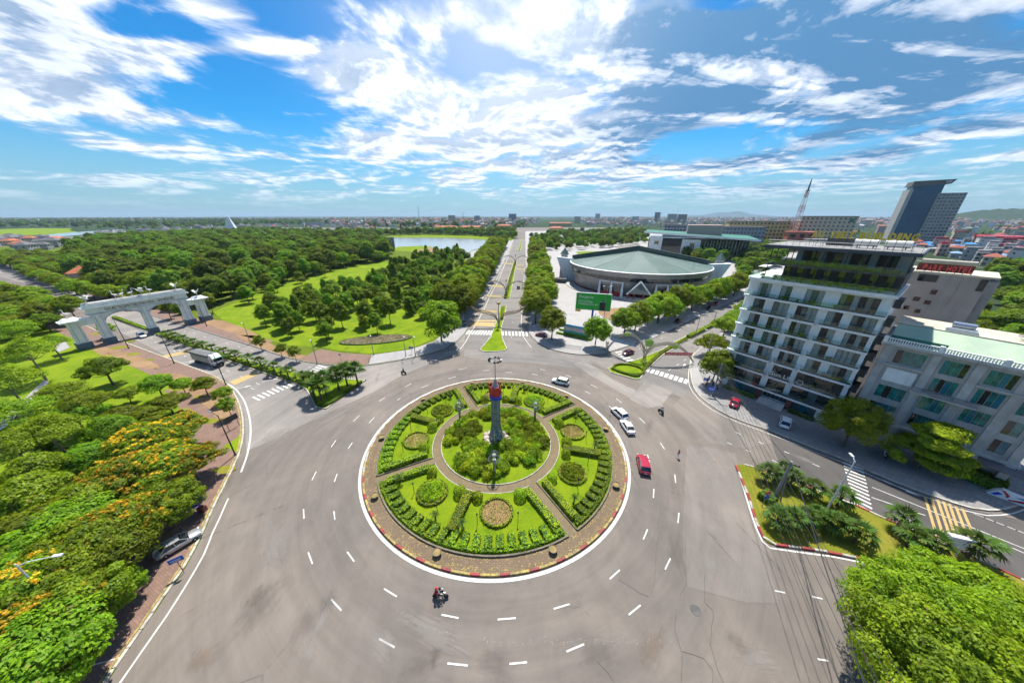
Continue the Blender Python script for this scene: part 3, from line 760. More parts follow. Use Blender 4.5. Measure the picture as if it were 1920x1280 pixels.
patch([(29.01,60.08),(35.87,67.96),(41.14,63.58),(35.34,57.48),(31.85,56.46)], 'asphalt_pale', 3)
patch([(46.33,64.82),(46.70,58.12),(48.08,52.98),(52.62,48.66),(53.46,45.87),(44.28,43.85),(38.70,45.28),(38.02,57.48)], 'asphalt_mid', 3)
patch([(34.02,44.56),(37.99,44.13),(41.83,42.49),(39.56,38.76),(34.80,28.33),(32.91,24.14),(30.48,19.63),(26.89,19.63),(21.19,21.20),(22.87,25.45),(29.21,36.52)], 'asphalt_mid', 4)
patch([(52.49,48.50),(56.35,43.99),(59.42,40.69),(62.29,36.30),(64.87,33.77),(68.53,31.11),(73.70,29.51),(62.15,19.63),(60.08,21.75),(56.37,26.70),(53.23,30.09),(48.83,34.25),(47.68,40.19)], 'asphalt_dark', 4)  # darker sheet along the hotel kerb
patch([(24.32,42.49),(35.34,57.48),(37.60,56.66),(28.07,41.19),(20.96,27.57),(16.55,19.88),(13.48,22.32),(20.68,30.76)], 'asphalt', 2)
_q = MB().add([(-1, -1, 0), (1, -1, 0), (1, 1, 0), (-1, 1, 0)], [(0, 1, 2, 3)])
SQ = {k: _q.mesh('stain', M[k]) for k in ('dust', 'grime', 'earth')}
def stain(a, b_, w, k, lvl=0):
 a, b_ = Vector(a), Vector(b_); c = (a + b_) / 2; d = b_ - a
 link('stain', SQ[k], road, (c.x, c.y, 0.036 + 0.003 * lvl), (0, 0, math.atan2(d.y, d.x)), (d.length / 2, w, 1))
for i, (a, b_, w, k) in enumerate([((39.06,44.56), (28.78,26.84), 2.0, 'dust'), ((40.37,42.49), (33.46,28.33), 2.2, 'dust'), ((36.50,46.77), (34.20,35.99), 2.5, 'dust'), ((25.77,26.84), (25.06,21.20), 1.8, 'dust'), ((31.30,27.57), (27.39,17.28), 2.5, 'dust'), ((29.26,60.75), (39.96,70.19), 2.0, 'dust'), ((40.38,53.53), (42.80,42.49), 3.0, 'dust'),
       ((-41.75,45.28), (-32.09,61.44), 1.6, 'dust'), ((-42.73,49.98), (-37.25,56.46), 2.5, 'dust'), ((-36.75,55.45), (-26.50,68.23), 0.9, 'dust'), ((-45.67,41.19), (-43.83,51.71), 3.5, 'dust'), ((-19.75,22.03), (-19.88,14.28), 1.0, 'dust'), ((-21.26,16.42), (-17.95,14.46), 1.2, 'dust'), ((-15.29,17.73), (-9.74,14.46), 2.5, 'dust'), ((21.01,15.22), (28.54,14.83), 1.6, 'dust'), ((50.17,43.17), (55.60,38.76), 1.3, 'dust'),
       ((-21.82,21.20), (-21.04,13.74), 2.0, 'grime'), ((-19.89,22.32), (-20.13,17.28), 1.4, 'grime'), ((-29.52,22.32), (-27.33,18.65), 2.5, 'grime'), ((-11.26,13.05), (-4.91,16.42), 2.0, 'grime'), ((-7.34,13.05), (-6.71,17.28), 0.9, 'grime'), ((32.60,55.45), (26.27,45.28), 1.2, 'grime'), ((22.63,30.76), (20.92,19.63), 2.2, 'grime'), ((21.24,17.28), (25.74,15.22), 1.6, 'grime'), ((-28.20,14.46), (-26.19,24.14), 3.5, 'grime'), ((34.73,63.09), (44.51,59.63), 1.1, 'grime'), ((5.58,14.10), (12.54,16.42), 2.2, 'grime'),
       ((-11.24,23.51), (-18.51,28.33), 1.0, 'grime'), ((-4.73,15.22), (2.50,13.74), 2.4, 'grime'), ((-49.34,39.95), (-41.49,27.57), 0.9, 'earth'), ((-48.52,41.19), (-43.30,33.48), 0.8, 'earth'), ((17.45,18.65), (11.75,13.05), 1.8, 'earth'), ((-49.42,66.89), (-49.62,60.75), 3.0, 'grime'), ((-1.03,14.46), (-14.94,19.63), 2.0, 'dust'), ((-35.11,30.76), (-25.56,21.20), 2.6, 'dust'), ((-29.07,17.28), (-30.36,13.05), 2.2, 'earth'), ((-12.87,95.25), (-11.07,118.12), 1.4, 'grime'), ((1.84,95.25), (6.30,92.93), 1.6, 'grime')]):
 stain(a, b_, w, k, i)
# loose light gravel dust swept into an arc by tyres
mb = MB(); random.seed(9)
arc = catmull([(-12.05,19.03),(-10.33,18.18),(-7.83,17.28),(-4.95,16.76),(-1.09,16.34),(2.71,16.22),(7.07,16.34),(11.42,16.34),(16.29,16.30)], 0.6)
for p in arc:
 for k in range(8):
  x = p[0] + random.gauss(0, 0.35); y = p[1] + random.gauss(0, 0.17); r = random.uniform(0.012, 0.034)
  mb.add([(x - r, y, 0.012), (x, y - r, 0.012), (x + r, y, 0.012), (x, y + r, 0.012)], [(0, 1, 2, 3)])
setp(mb.build('gravel', M['kerb_white'], None), 'thin arc of pale gravel dust swept across the asphalt', kind='stuff')
# cracks and joints
mat('crack', (0.07, 0.063, 0.057), 0.95)
random.seed(12)
def crack(pts, w=0.06):
 w *= 0.5
 p = catmull(pts, 0.8)
 p = [(x + random.gauss(0, 0.05), y + random.gauss(0, 0.05)) for x, y in p]
 mb = MB(); strip(mb, p, w, 0.026); mb.build('crack', M['crack'], road)
crack([(26.14,30.76),(22.85,24.78),(21.25,21.75),(20.52,20.87),(19.85,20.55),(19.50,19.88)], 0.05)
crack([(18.49,18.65),(17.61,17.28),(17.39,15.81),(17.44,15.41),(15.96,13.05)], 0.07)
crack([(24.23,22.91),(22.23,19.63),(22.66,18.99),(21.66,17.50),(20.67,16.01),(20.14,14.28),(20.08,13.05)], 0.07)
crack([(17.50,15.53),(19.32,15.02),(19.81,14.17),(19.00,13.05)], 0.06)
crack([(13.32,21.86),(14.61,21.09),(16.10,20.24)], 0.05)
crack([(30.35,38.76),(28.58,35.99),(27.56,33.96)], 0.05)
crack([(26.07,38.76),(22.47,30.76),(19.10,24.78),(16.53,20.24)], 0.04)
crack([(8.82,14.83),(9.61,14.02),(10.13,13.32)], 0.05)
crack([(-43.76,39.95),(-40.19,46.02),(-35.96,53.91),(-32.28,61.91)], 0.05)
mb = MB(); mb.lathe([(0.55, 0.0), (0.55, 0.012), (0.5, 0.018)], (*(20.78,18.99), 0.014), 20)
setp(mb.build('manhole_cover', M['concrete_dark']), 'round worn manhole cover in the asphalt between the tar cracks', 'manhole cover')
mb = MB(); mb.lathe([(0.5, 0.0), (0.5, 0.012), (0.45, 0.018)], (*(54.35,41.84), 0.022), 18)
setp(mb.build('manhole_cover', M['concrete_dark']), 'dark round manhole cover on the road near the zebra crossing', 'manhole cover')

# ---- painted markings
def stripe(pts, w, m='paint_white', name='lane_line', lvl=7, parent=road):
 mb = MB(); strip(mb, pts, w, 0.004 * lvl); return mb.build(name, M[m], parent)
def dash(a, b_, w=0.16, m='paint_white'):
 return stripe([a, b_], w, m, 'lane_dash')
# ring of dashes round the island (two broken circles) and approach dashes
for a, b_ in [([(-30.05,31.28),(-29.02,29.76)], 0), ([(-25.37,30.94),(-24.51,29.60)], 0), ([(-25.58,25.11),(-24.18,23.70)], 0), ([(-20.59,25.18),(-19.15,24.01)], 0), ([(-19.85,19.98),(-18.17,18.94)], 0), ([(-14.28,21.03),(-12.52,20.24)], 0),
     ([(-13.08,16.55),(-11.26,15.89)], 0), ([(-7.08,18.56),(-5.18,18.27)], 0), ([(-5.74,14.72),(-3.76,14.57)], 0), ([(-0.97,18.14),(0.98,18.27)], 0), ([(0.26,14.68),(1.97,14.80)], 0), ([(5.18,19.08),(7.03,19.53)], 0),
     ([(5.95,15.57),(7.83,16.13)], 0), ([(12.30,22.03),(13.85,23.03)], 0), ([(13.28,18.56),(14.92,19.43)], 0), ([(18.30,26.77),(19.48,28.18)], 0), ([(19.43,23.09),(20.75,24.39)], 0), ([(24.18,29.11),(25.16,30.68)], 0),
     ([(22.55,33.19),(23.39,34.85)], 0), ([(27.45,35.99),(28.18,37.73)], 0), ([(25.57,42.23),(25.17,40.44)], 0), ([(29.33,45.28),(29.32,43.58)], 0), ([(28.50,52.98),(28.89,51.18)], 0), ([(25.45,48.66),(25.84,48.02)], 0),
     ([(25.93,60.30),(26.70,58.54)], 0), ([(23.33,57.28),(23.84,55.85)], 0), ([(21.62,66.62),(22.83,65.07)], 0), ([(19.38,63.58),(20.39,62.38)], 0), ([(15.96,71.64),(17.32,70.48)], 0), ([(6.87,72.24),(8.42,71.64)], 0), ([(9.34,75.02),(10.77,74.39)], 0),
     ([(-13.51,74.71),(-11.53,75.66)], 0), ([(-15.60,69.62),(-13.65,70.77)], 0), ([(-25.68,65.58),(-24.65,67.15)], 0), ([(-21.62,65.07),(-20.05,66.36)], 0), ([(-25.70,59.63),(-25.24,60.52)], 0), ([(-29.80,59.19),(-29.01,60.75)], 0), ([(-28.77,51.18),(-28.46,53.16)], 0), ([(-32.37,51.71),(-31.93,53.72)], 0),
     ([(-29.49,43.72),(-29.50,45.42)], 0), ([(-32.89,44.13),(-32.98,46.02)], 0), ([(-31.93,36.52),(-32.27,38.29)], 0), ([(-28.08,36.20),(-28.50,37.84)], 0), ([(-0.30,73.15),(1.48,73.15)], 0), ([(-6.71,74.08),(-4.79,74.39)], 0),
     ([(42.16,45.42),(42.68,44.84)], 0), ([(44.27,43.44),(44.75,42.90)], 0), ([(45.84,48.34),(46.35,47.70)], 0), ([(48.19,45.57),(48.86,44.99)], 0), ([(47.08,40.94),(47.68,40.19)], 0), ([(51.04,43.03),(51.55,42.49)], 0), ([(53.46,40.07),(54.07,39.35)], 0),
     ([(31.04,20.82),(32.03,20.61)], 0), ([(34.82,20.24),(35.77,20.03)], 0), ([(30.44,15.02),(31.32,14.91)], 0), ([(34.52,14.80),(35.43,14.68)], 0)]:
 dash(a[0], a[1])
# edge lines
isl = (-2.0, 45.8)
ring_pts = [(isl[0] + 23.98 * math.cos(2 * math.pi * i / 128), isl[1] + 23.98 * math.sin(2 * math.pi * i / 128)) for i in range(129)]
stripe(ring_pts, 0.42, name='edge_line')
stripe(catmull([(-132.70,94.31),(-98.24,79.01),(-73.70,67.96),(-63.92,61.44),(-56.60,54.48),(-51.29,48.34),(-47.27,42.49),(-44.92,38.18)], 1.5), 0.28, name='edge_line')
stripe(catmull([(-42.73,33.10),(-41.03,29.51),(-40.18,27.57),(-38.75,24.78),(-37.67,21.47),(-36.86,18.41),(-36.38,15.81),(-35.91,13.39),(-35.52,12.07)], 1.5), 0.20, name='edge_line')
stripe(catmull([(-19.34,85.70),(-15.21,88.56),(-13.06,105.63),(-11.5,120.9),(-8.0,170.7),(-4.6,215.2),(8.7,464.0)], 3), 0.22, name='edge_line')
stripe(catmull([(-14.2,120.2),(-10.3,161.9),(-6.6,207.3),(2.9,331.2)], 3), 0.18, name='edge_line')
stripe(catmull([(8.08,90.26),(6.67,96.21),(5.69,102.86),(5.69,111.57),(7.3,136.9),(9.5,170.7),(15.4,258.7)], 3), 0.20, name='edge_line')
stripe(catmull([(56.43,82.62),(49.98,72.54),(46.50,65.84),(45.41,60.52),(45.89,55.85),(48.33,51.71),(52.10,48.02),(55.96,43.58),(59.03,40.32),(61.91,35.99),(64.50,33.48),(66.93,31.20),(69.48,30.26),(73.86,30.59),(77.87,31.64)], 2), 0.16, name='edge_line')
stripe(catmull([(39.78,39.47),(36.77,33.00),(34.65,28.33),(34.08,26.48),(34.40,25.65),(37.81,25.11),(41.41,24.59),(44.98,23.76),(48.49,22.61)], 2), 0.22, name='edge_line')
stripe([(58.38,35.16),(67.44,25.58)], 0.14, name='lane_line'); stripe([(56.20,33.29),(60.60,30.26)], 0.14, name='lane_line')
stripe([(65.15,26.84),(66.87,24.59)], 0.14, name='lane_line')
for i in range(6):
 a0, b0 = (68.03,30.59), (70.85,27.50)
 t = i / 5.0
 p = (a0[0] + (b0[0] - a0[0]) * t, a0[1] + (b0[1] - a0[1]) * t); dr = Vector((b0[0] - a0[0], b0[1] - a0[1])).normalized()
 dash(p, (p[0] + dr.x * 1.0, p[1] + dr.y * 1.0), 0.12)
# west avenue lane dashes
def dashes(a, b_, n, L, w=0.14):
 for i in range(n):
  t = i / max(1, n - 1)
  p = Vector(a).lerp(Vector(b_), t); d = (Vector(b_) - Vector(a)).normalized() * L
  dash((p.x, p.y), (p.x + d.x, p.y + d.y), w)
dashes((-149.76,110.34), (-64.47,65.07), 13, 1.6)
dashes((-140.19,105.63), (-64.94,67.42), 12, 1.6)
dashes((-134.78,111.57), (-50.34,73.46), 14, 1.6)
dashes((-6.54,97.19), (1.7,331.2), 16, 1.6)
dashes((1.71,98.68), (12.6,331.2), 16, 1.6)
dashes((45.17,74.08), (68.41,92.93), 7, 1.6)
dashes((37.40,84.52), (87.7,123.9), 10, 1.6)

def zebra(name, a0, a1, b0, b1, n, w, label):
 """stripes spread from a0-a1 (first stripe's ends) to b0-b1 (last stripe's ends)"""
 o = MB(); root = None
 c = (Vector(a0) + Vector(b1)) / 2
 root = bpy.data.objects.new(name, None); col.objects.link(root); root.location = (c.x, c.y, 0)
 setp(root, label, None, None, 'structure')
 for i in range(n):
  t = i / (n - 1)
  p = Vector(a0).lerp(Vector(b0), t); q = Vector(a1).lerp(Vector(b1), t)
  mb = MB(); strip(mb, [(p.x - c.x, p.y - c.y), (q.x - c.x, q.y - c.y)], w, 0.032)
  mb.build('stripe', M['paint_white'], root)
 return root
zebra('zebra_crossing', (40.50,75.66), (38.94,73.46), (47.76,69.34), (46.00,67.15), 9, 0.85, 'white zebra crossing on the right carriageway beside the red banner')
zebra('zebra_crossing', (34.44,86.10), (36.75,86.91), (35.71,78.67), (38.32,79.71), 6, 0.75, 'white zebra crossing in front of the dark red car under the arch')
zebra('zebra_crossing', (59.03,40.32), (60.97,38.76), (52.42,32.36), (53.41,30.59), 12, 0.42, 'white zebra crossing running from the palm island to the hotel pavement')
zebra('zebra_crossing', (-14.79,101.79), (-14.12,106.20), (-6.20,101.26), (-5.42,105.63), 9, 0.7, 'white zebra crossing left of the grass island on the centre avenue')
zebra('zebra_crossing', (-1.35,100.73), (-1.60,105.07), (7.29,100.21), (7.36,104.51), 8, 0.7, 'white zebra crossing right of the grass island on the centre avenue')
zebra('zebra_crossing', (-60.74,60.98), (-58.05,59.63), (-57.34,67.42), (-54.50,65.84), 8, 0.48, 'white zebra crossing left of the fan palm island on the west avenue')
zebra('zebra_crossing', (-54.85,72.84), (-51.94,71.64), (-54.65,77.31), (-51.45,75.99), 5, 0.5, 'white zebra crossing beyond the fan palm island on the west avenue')
# yellow ramped bars
for k, (a, b_) in enumerate([([(64.66,33.48),(57.84,26.84)], 0), ([(65.28,33.19),(58.27,26.41)], 0), ([(65.77,32.82),(58.88,26.13)], 0), ([(66.29,32.54),(59.15,25.72)], 0), ([(66.68,32.17),(59.65,25.58)], 0), ([(67.03,31.72),(61.33,26.27)], 0), ([(67.49,31.37),(63.23,27.20)], 0)]):
 stripe([a[0], a[1]], 0.30, 'paint_yellow', 'rumble_bar', 8)
for q in [[(-107.14,83.37),(-102.43,88.14),(-100.10,86.10),(-104.51,81.51)], [(-72.31,67.96),(-69.89,73.46),(-67.84,71.94),(-69.58,66.36)], [(-14.32,115.42),(-4.75,114.77),(-5.01,110.34),(-14.67,110.95)], [(-12.17,118.12),(-4.43,118.12),(-4.58,116.09),(-12.43,116.09)]]:
 MB().poly(q, 0.03).build('rumble_bar', M['paint_yellow'], road)
for q in [[(-11.5,132.6),(-4.4,131.8),(-4.5,128.5),(-12.0,129.3)], [(-10.8,160.7),(-2.3,158.3),(-2.5,154.9),(-11.1,157.2)], [(-10.7,186.6),(-1.6,183.5),(-1.9,179.1),(-11.1,182.0)], [(-3.9,283.7),(5.8,277.0),(5.7,270.6),(-4.3,277.0)], [(9.0,270.6),(15.4,267.5),(15.1,261.6),(8.8,264.5)], [(7.9,250.3),(14.8,247.6),(14.5,242.5),(7.3,245.0)]]:
 MB().poly(q, 0.03).build('rumble_bar', M['kerb_yellow'], road)
# direction arrows
def arrow(p, ang, s=1.0):
 pts = [(-0.07, -1.6), (0.07, -1.6), (0.07, 0.4), (0.35, 0.4), (0, 1.6), (-0.35, 0.4), (-0.07, 0.4)]
 ca, sa = math.cos(ang), math.sin(ang)
 MB().poly([(p[0] + s * (x * ca - y * sa), p[1] + s * (x * sa + y * ca)) for x, y in pts], 0.03).build('arrow_marking', M['paint_white'], road)
for p, a in [((-66.56,65.33), R_(-60)), ((62.83,34.95), R_(-146)), ((58.12,28.33), R_(34)), ((51.08,76.98), R_(-40)), ((-94.50,79.36), R_(-60)), ((-62.26,69.06), R_(-60))]:
 arrow(p, a, 1.2)


# ================================================================== foliage builders
def leaf_mesh(name, C, N, S, m, asp=0.55, fold=0.0):
 """one diamond-shaped leaf (or leaf spray) per row of C"""
 C = np.asarray(C, float); N = np.asarray(N, float); n = len(C)
 rng = np.random.default_rng(n + 17)
 N = N / np.maximum(np.linalg.norm(N, axis=1, keepdims=True), 1e-6)
 T = rng.normal(size=(n, 3)); T -= (T * N).sum(1, keepdims=True) * N
 T /= np.maximum(np.linalg.norm(T, axis=1, keepdims=True), 1e-6)
 B = np.cross(N, T)
 S = np.asarray(S, float)[:, None] * np.ones((n, 1))
 V = np.stack([C - T * S, C + B * S * asp + N * S * fold, C + T * S, C - B * S * asp + N * S * fold], 1).reshape(-1, 3)
 me = bpy.data.meshes.new(name)
 me.vertices.add(4 * n); me.vertices.foreach_set('co', V.ravel().astype(np.float32))
 me.loops.add(4 * n); me.loops.foreach_set('vertex_index', np.arange(4 * n, dtype=np.int32))
 me.polygons.add(n)
 me.polygons.foreach_set('loop_start', np.arange(0, 4 * n, 4, dtype=np.int32))
 me.polygons.foreach_set('loop_total', np.full(n, 4, np.int32))
 me.materials.append(M[m])
 me.update(calc_edges=True)
 return me

def sph(rng, n, up=0.0):
 d = rng.normal(size=(n, 3)); d[:, 2] += up
 return d / np.linalg.norm(d, axis=1, keepdims=True)

def hedge_leaves(rng, boxes, dens=60, size=0.11):
 """leaves over box surfaces; boxes: (cx, cy, w, l, h, rot, z0)"""
 C = []; N = []
 for (cx, cy, w, l, h, rot, z0) in boxes:
  faces = [((0, 0, h), (w, l), 2, 1), ((0, -l / 2, h / 2), (w, h), 1, -1), ((0, l / 2, h / 2), (w, h), 1, 1), ((-w / 2, 0, h / 2), (l, h), 0, -1), ((w / 2, 0, h / 2), (l, h), 0, 1)]
  ca, sa = math.cos(rot), math.sin(rot)
  for (c0, dim, ax, sg) in faces:
   k = max(2, int(dim[0] * dim[1] * dens))
   a = (rng.random(k) - 0.5) * dim[0]; b = (rng.random(k) - 0.5) * dim[1]; e = rng.normal(0, 0.04, k)
   P = np.zeros((k, 3)); Nn = np.zeros((k, 3))
   if ax == 2: P[:, 0] = a; P[:, 1] = b; P[:, 2] = h + e
   elif ax == 1: P[:, 0] = a; P[:, 1] = c0[1] + e; P[:, 2] = h / 2 + b
   else: P[:, 0] = c0[0] + e; P[:, 1] = a; P[:, 2] = h / 2 + b
   Nn[:, ax] = sg
   Nn += rng.normal(0, 0.36, (k, 3))
   Q = P.copy(); Q[:, 0] = cx + P[:, 0] * ca - P[:, 1] * sa; Q[:, 1] = cy + P[:, 0] * sa + P[:, 1] * ca; Q[:, 2] += z0
   M2 = Nn.copy(); M2[:, 0] = Nn[:, 0] * ca - Nn[:, 1] * sa; M2[:, 1] = Nn[:, 0] * sa + Nn[:, 1] * ca
   C.append(Q); N.append(M2)
 C = np.concatenate(C); N = np.concatenate(N)
 return C, N, rng.uniform(0.6, 1.3, len(C)) * size

def hedge(name, boxes, label, cat='hedge', m='leaf_hedge', group=None, dens=55, size=0.12, parent=None, seed=1):
 rng = np.random.default_rng(seed)
 cx = sum(b[0] for b in boxes) / len(boxes); cy = sum(b[1] for b in boxes) / len(boxes)
 bl = [(b[0] - cx, b[1] - cy) + tuple(b[2:]) for b in boxes]
 if parent is None:
  root = thing(name, label, cat, (cx, cy, 0), group=group); off = (0, 0)
 else:
  root = parent; bl = boxes
 core = MB()
 for (x, y, w, l, h, rot, z0) in bl: core.box((x, y, z0 + h / 2 - 0.03), (w - 0.12, l - 0.12, h - 0.06), rot)
 core.build('twigs', M['hedge_dark'], root)
 link('foliage', leaf_mesh('foliage', *hedge_leaves(rng, bl, dens, size), m), root)
 return root

def ball_mesh(r, m, seed, flat=0.85, dens=95, size=0.11):
 rng = np.random.default_rng(seed)
 n = int(4 * math.pi * r * r * dens); d = sph(rng, n)
 C = d * r * (1 + rng.normal(0, 0.025, (n, 1))); C[:, 2] = C[:, 2] * flat + r * flat * 0.92
 return leaf_mesh('foliage', C, d + rng.normal(0, 0.45, (n, 3)), rng.uniform(0.6, 1.2, n) * size, m)

# ================================================================== roundabout island
IC = (-2.0, 45.8)
def pol(r, deg): return (IC[0] + r * math.cos(R_(deg)), IC[1] + r * math.sin(R_(deg)))
def arc_pts(r, a0, a1, n): return [pol(r, a0 + (a1 - a0) * i / n) for i in range(n + 1)]
def annulus(r0, r1, a0=0, a1=360, n=96):
 mb = MB()
 for i in range(n):
  t0 = a0 + (a1 - a0) * i / n; t1 = a0 + (a1 - a0) * (i + 1) / n
  q = [pol(r0, t0), pol(r1, t0), pol(r1, t1), pol(r0, t1)]
  mb.add([(p[0], p[1], 0) for p in q], [(0, 1, 2, 3)])
 return mb
PATHS = [-59.0, 32.0, 117.0, -154.0 + 360]
island = setp(MB().prism(arc_pts(23.5, 0, 360 - 3.75, 95), -0.04, 0.14).build('roundabout_island', M['pave_ring']),
     'round island paved in red brown blocks with gardens inside', kind='structure')
# painted kerb stones: red and yellow
st_r = stone_mesh(1.16, 0.30, 0.26, 'kerb_red'); st_y = stone_mesh(1.16, 0.30, 0.26, 'kerb_yellow'); st_w = stone_mesh(1.16, 0.30, 0.26, 'kerb_white')
random.seed(2)
for i in range(122):
 a = 360 * i / 122
 p = pol(23.42, a)
 front = 200 < (a % 360) < 345
 me = (st_r if i % 3 == 0 else st_y if i % 3 == 1 else st_y) if front else (st_w if i % 3 else st_y)
 link('kerb_stone', me, island, (p[0], p[1], random.uniform(-0.01, 0.01)), (0, 0, R_(a + 90) + random.uniform(-0.01, 0.01)))
# moss and litter along the paved ring
def ring_sheet(name, r0, r1, z, m, a0=0, a1=360, n=96):
 mb = annulus(r0, r1, a0, a1, n); o = mb.build(name, M[m], island); o.location.z = z; return o
rng = np.random.default_rng(3)
nL = 6500
aa = rng.uniform(0, 2 * math.pi, nL); side = rng.random(nL)
rr = np.where(side < 0.6, 22.95 + rng.normal(0, 0.22, nL), 21.75 + rng.normal(0, 0.16, nL))
keep = rng.random(nL) < (0.45 + 0.55 * np.sin(aa * 3.0 + 1) ** 2) * np.where(np.sin(aa) < 0.2, 1.0, 0.35)
aa, rr = aa[keep], np.clip(rr[keep], 21.5, 23.25)
C = np.stack([IC[0] + rr * np.cos(aa), IC[1] + rr * np.sin(aa), np.full(len(aa), 0.165)], 1)
lm = leaf_mesh('fallen_leaves', C, np.tile([0, 0, 1.0], (len(C), 1)) + rng.normal(0, 0.2, (len(C), 3)), rng.uniform(0.04, 0.12, len(C)), 'kerb_yellow', 0.6)
setp(link('fallen_leaves', lm), 'yellowed leaves and moss scattered over the paved ring', kind='stuff')
# low border wall of the gardens, broken at the four paths
mat('border_wall', (0.20, 0.17, 0.135), 0.9, color2=(0.10, 0.09, 0.06), scale=1.5, coord='world')
for i, a in enumerate(PATHS):
 b_ = PATHS[(i + 1) % 4] + (360 if i == 3 else 0) if i < 3 else PATHS[0] + 360
 g_ = 2.1
 # garden quarter: lawn slightly raised
 outer = arc_pts(21.25, a + g_, b_ - g_, 26); inner = arc_pts(12.05, b_ - g_ * 1.75, a + g_ * 1.75, 20)
 q = MB().prism(outer + inner, 0.10, 0.24).build('garden_lawn', M['lawn'], island)
 mb = MB()
 strip(mb, arc_pts(21.36, a + g_, b_ - g_, 26), 0.20, 0.40, 0.3)
 for (ang) in (a + g_, b_ - g_):
  k = 1 if ang == a + g_ else -1
  strip(mb, [pol(21.3, ang), pol(12.05, ang + k * g_ * 0.75)], 0.16, 0.34, 0.25)
 mb.build('border_wall', M['border_wall'], island)
 mb = MB(); strip(mb, arc_pts(11.98, b_ - g_ * 1.6, a + g_ * 1.6, 24), 0.10, 0.27, 0.12)
 mb.build('path_edging', M['kerb_white'], island)
 # path between this quarter and the previous one
 mb = MB()
 mb.poly([pol(21.5, a - g_), pol(21.5, a + g_), pol(11.9, a + g_ * 1.7), pol(11.9, a - g_ * 1.7)], 0.150)
 mb.build('garden_path', M['pave_path'], island)
ring_sheet('ring_path', 10.35, 12.1, 0.154, 'pave_path')
o = MB().prism(arc_pts(10.3, 0, 360 - 5, 71), 0.10, 0.26).build('centre_lawn', M['lawn'], island)
mb = MB(); strip(mb, arc_pts(10.36, 0, 360, 72), 0.12, 0.30, 0.2); mb.build('path_edging', M['kerb_white'], island)

# trimmed crenellated hedge along the rim, one per eighth
DIV = [-107.0, -12.5, 76.0, 160.0]
sectors = []
for i, a in enumerate(PATHS):
 nxt = PATHS[0] + 360 if i == 3 else PATHS[i + 1]
 dv = [d for d in DIV] 
 mid = None
 for d in DIV:
  for k in (-360, 0, 360):
   if a < d + k < nxt: mid = d + k
 sectors.append((a + 3.0, mid)); sectors.append((mid, nxt - 3.0))
side_word = ['facing the zebra crossing and hotel', 'facing the dark red car under the arch', 'behind the monument to its right', 'behind the monument to its left', 'facing the motorcycle in tree shade', 'facing the fan palm island', 'nearest the two riders', 'nearest the bottom of the picture']
for i, (a0, a1) in enumerate(sectors):
 boxes = []
 n = max(4, int((a1 - a0) / 4.1))
 strip_n = int((a1 - a0) / 2.2)
 for k in range(strip_n):                       # continuous low base
  am = a0 + (a1 - a0) * (k + 0.5) / strip_n
  p = pol(20.75, am); boxes.append((p[0], p[1], 0.55, 0.86, 0.42, R_(am), 0.24))
 for k in range(n):                             # spokes standing inwards
  am = a0 + (a1 - a0) * (k + 0.5) / n
  p = pol(19.75, am); boxes.append((p[0], p[1], 1.8, 0.95, 0.62, R_(am), 0.24))
 hedge('rim_hedge', boxes, 'toothed rim hedge of the round garden, %s' % ['right edge above the palm island', 'right edge by the white cars', 'far edge by the white car', 'far edge behind the red topped monument', 'far left edge', 'left edge by the fan palms', 'lower left edge above the riders', 'lower right edge at the bottom'][i], group='toothed hedges round the garden rim', seed=20 + i, dens=48, size=0.13)
# tall hedges beside the paths and the four dividers
pw = ['lower right path', 'right path by the white cars', 'far left path', 'left path']
for i, a in enumerate(PATHS):
 for s in (-1, 1):
  p0, p1 = pol(20.0, a + s * 4.4), pol(12.9, a + s * 7.6)
  c = ((p0[0] + p1[0]) / 2, (p0[1] + p1[1]) / 2); L = math.hypot(p0[0] - p1[0], p0[1] - p1[1])
  hedge('path_hedge', [(c[0], c[1], L, 1.05, 0.85, math.atan2(p0[1] - p1[1], p0[0] - p1[0]), 0.24)],
     'straight clipped hedge on the %s side of the %s' % ('clockwise' if s < 0 else 'anticlockwise', pw[i]), m='leaf_hedge_lime', group='hedges along the garden paths', seed=40 + 2 * i + (s > 0))
dw = ['lower left', 'right', 'far right', 'left']
for i, a in enumerate(DIV):
 p0, p1 = pol(19.2, a), pol(12.7, a)
 c = ((p0[0] + p1[0]) / 2, (p0[1] + p1[1]) / 2); L = math.hypot(p0[0] - p1[0], p0[1] - p1[1])
 hedge('divider_hedge', [(c[0], c[1], L, 1.35, 0.9, math.atan2(p0[1] - p1[1], p0[0] - p1[0]), 0.24)],
    'straight radial hedge dividing the %s quarter of the garden' % dw[i], m='leaf_hedge_lime', group='hedges dividing the garden quarters', seed=60 + i)
# topiary balls either side of dividers and near paths
k = 0
bmesh_ = [ball_mesh(0.95, 'leaf_hedge', 71), ball_mesh(0.8, 'leaf_hedge', 72)]
for i, a in enumerate(DIV):
 for s in (-6.2, 6.6):
  p = pol(13.3, a + s)
  t = thing('topiary_ball', 'clipped round bush on the %s side of the %s divider hedge' % ('clockwise' if s < 0 else 'anticlockwise', dw[i]), 'bush', (*p, 0.24), group='clipped round bushes in the garden')
  MB().tube([(0, 0, 0), (0, 0, 0.5)], 0.06).build('stem', M['bark'], t)
  link('foliage', bmesh_[(i + (s > 0)) % 2], t)
for i, a in enumerate(PATHS):
 for s in (-13.5, 13.5):
  p = pol(13.4, a + s)
  t = thing('topiary_ball', 'clipped round bush at the inner end of the %s, %s side' % (['lower right path', 'right path', 'far left path', 'left path'][i], 'clockwise' if s < 0 else 'anticlockwise'), 'bush', (*p, 0.24), group='clipped round bushes in the garden')
  MB().tube([(0, 0, 0), (0, 0, 0.5)], 0.06).build('stem', M['bark'], t)
  link('foliage', bmesh_[1 if s > 0 else 0], t)
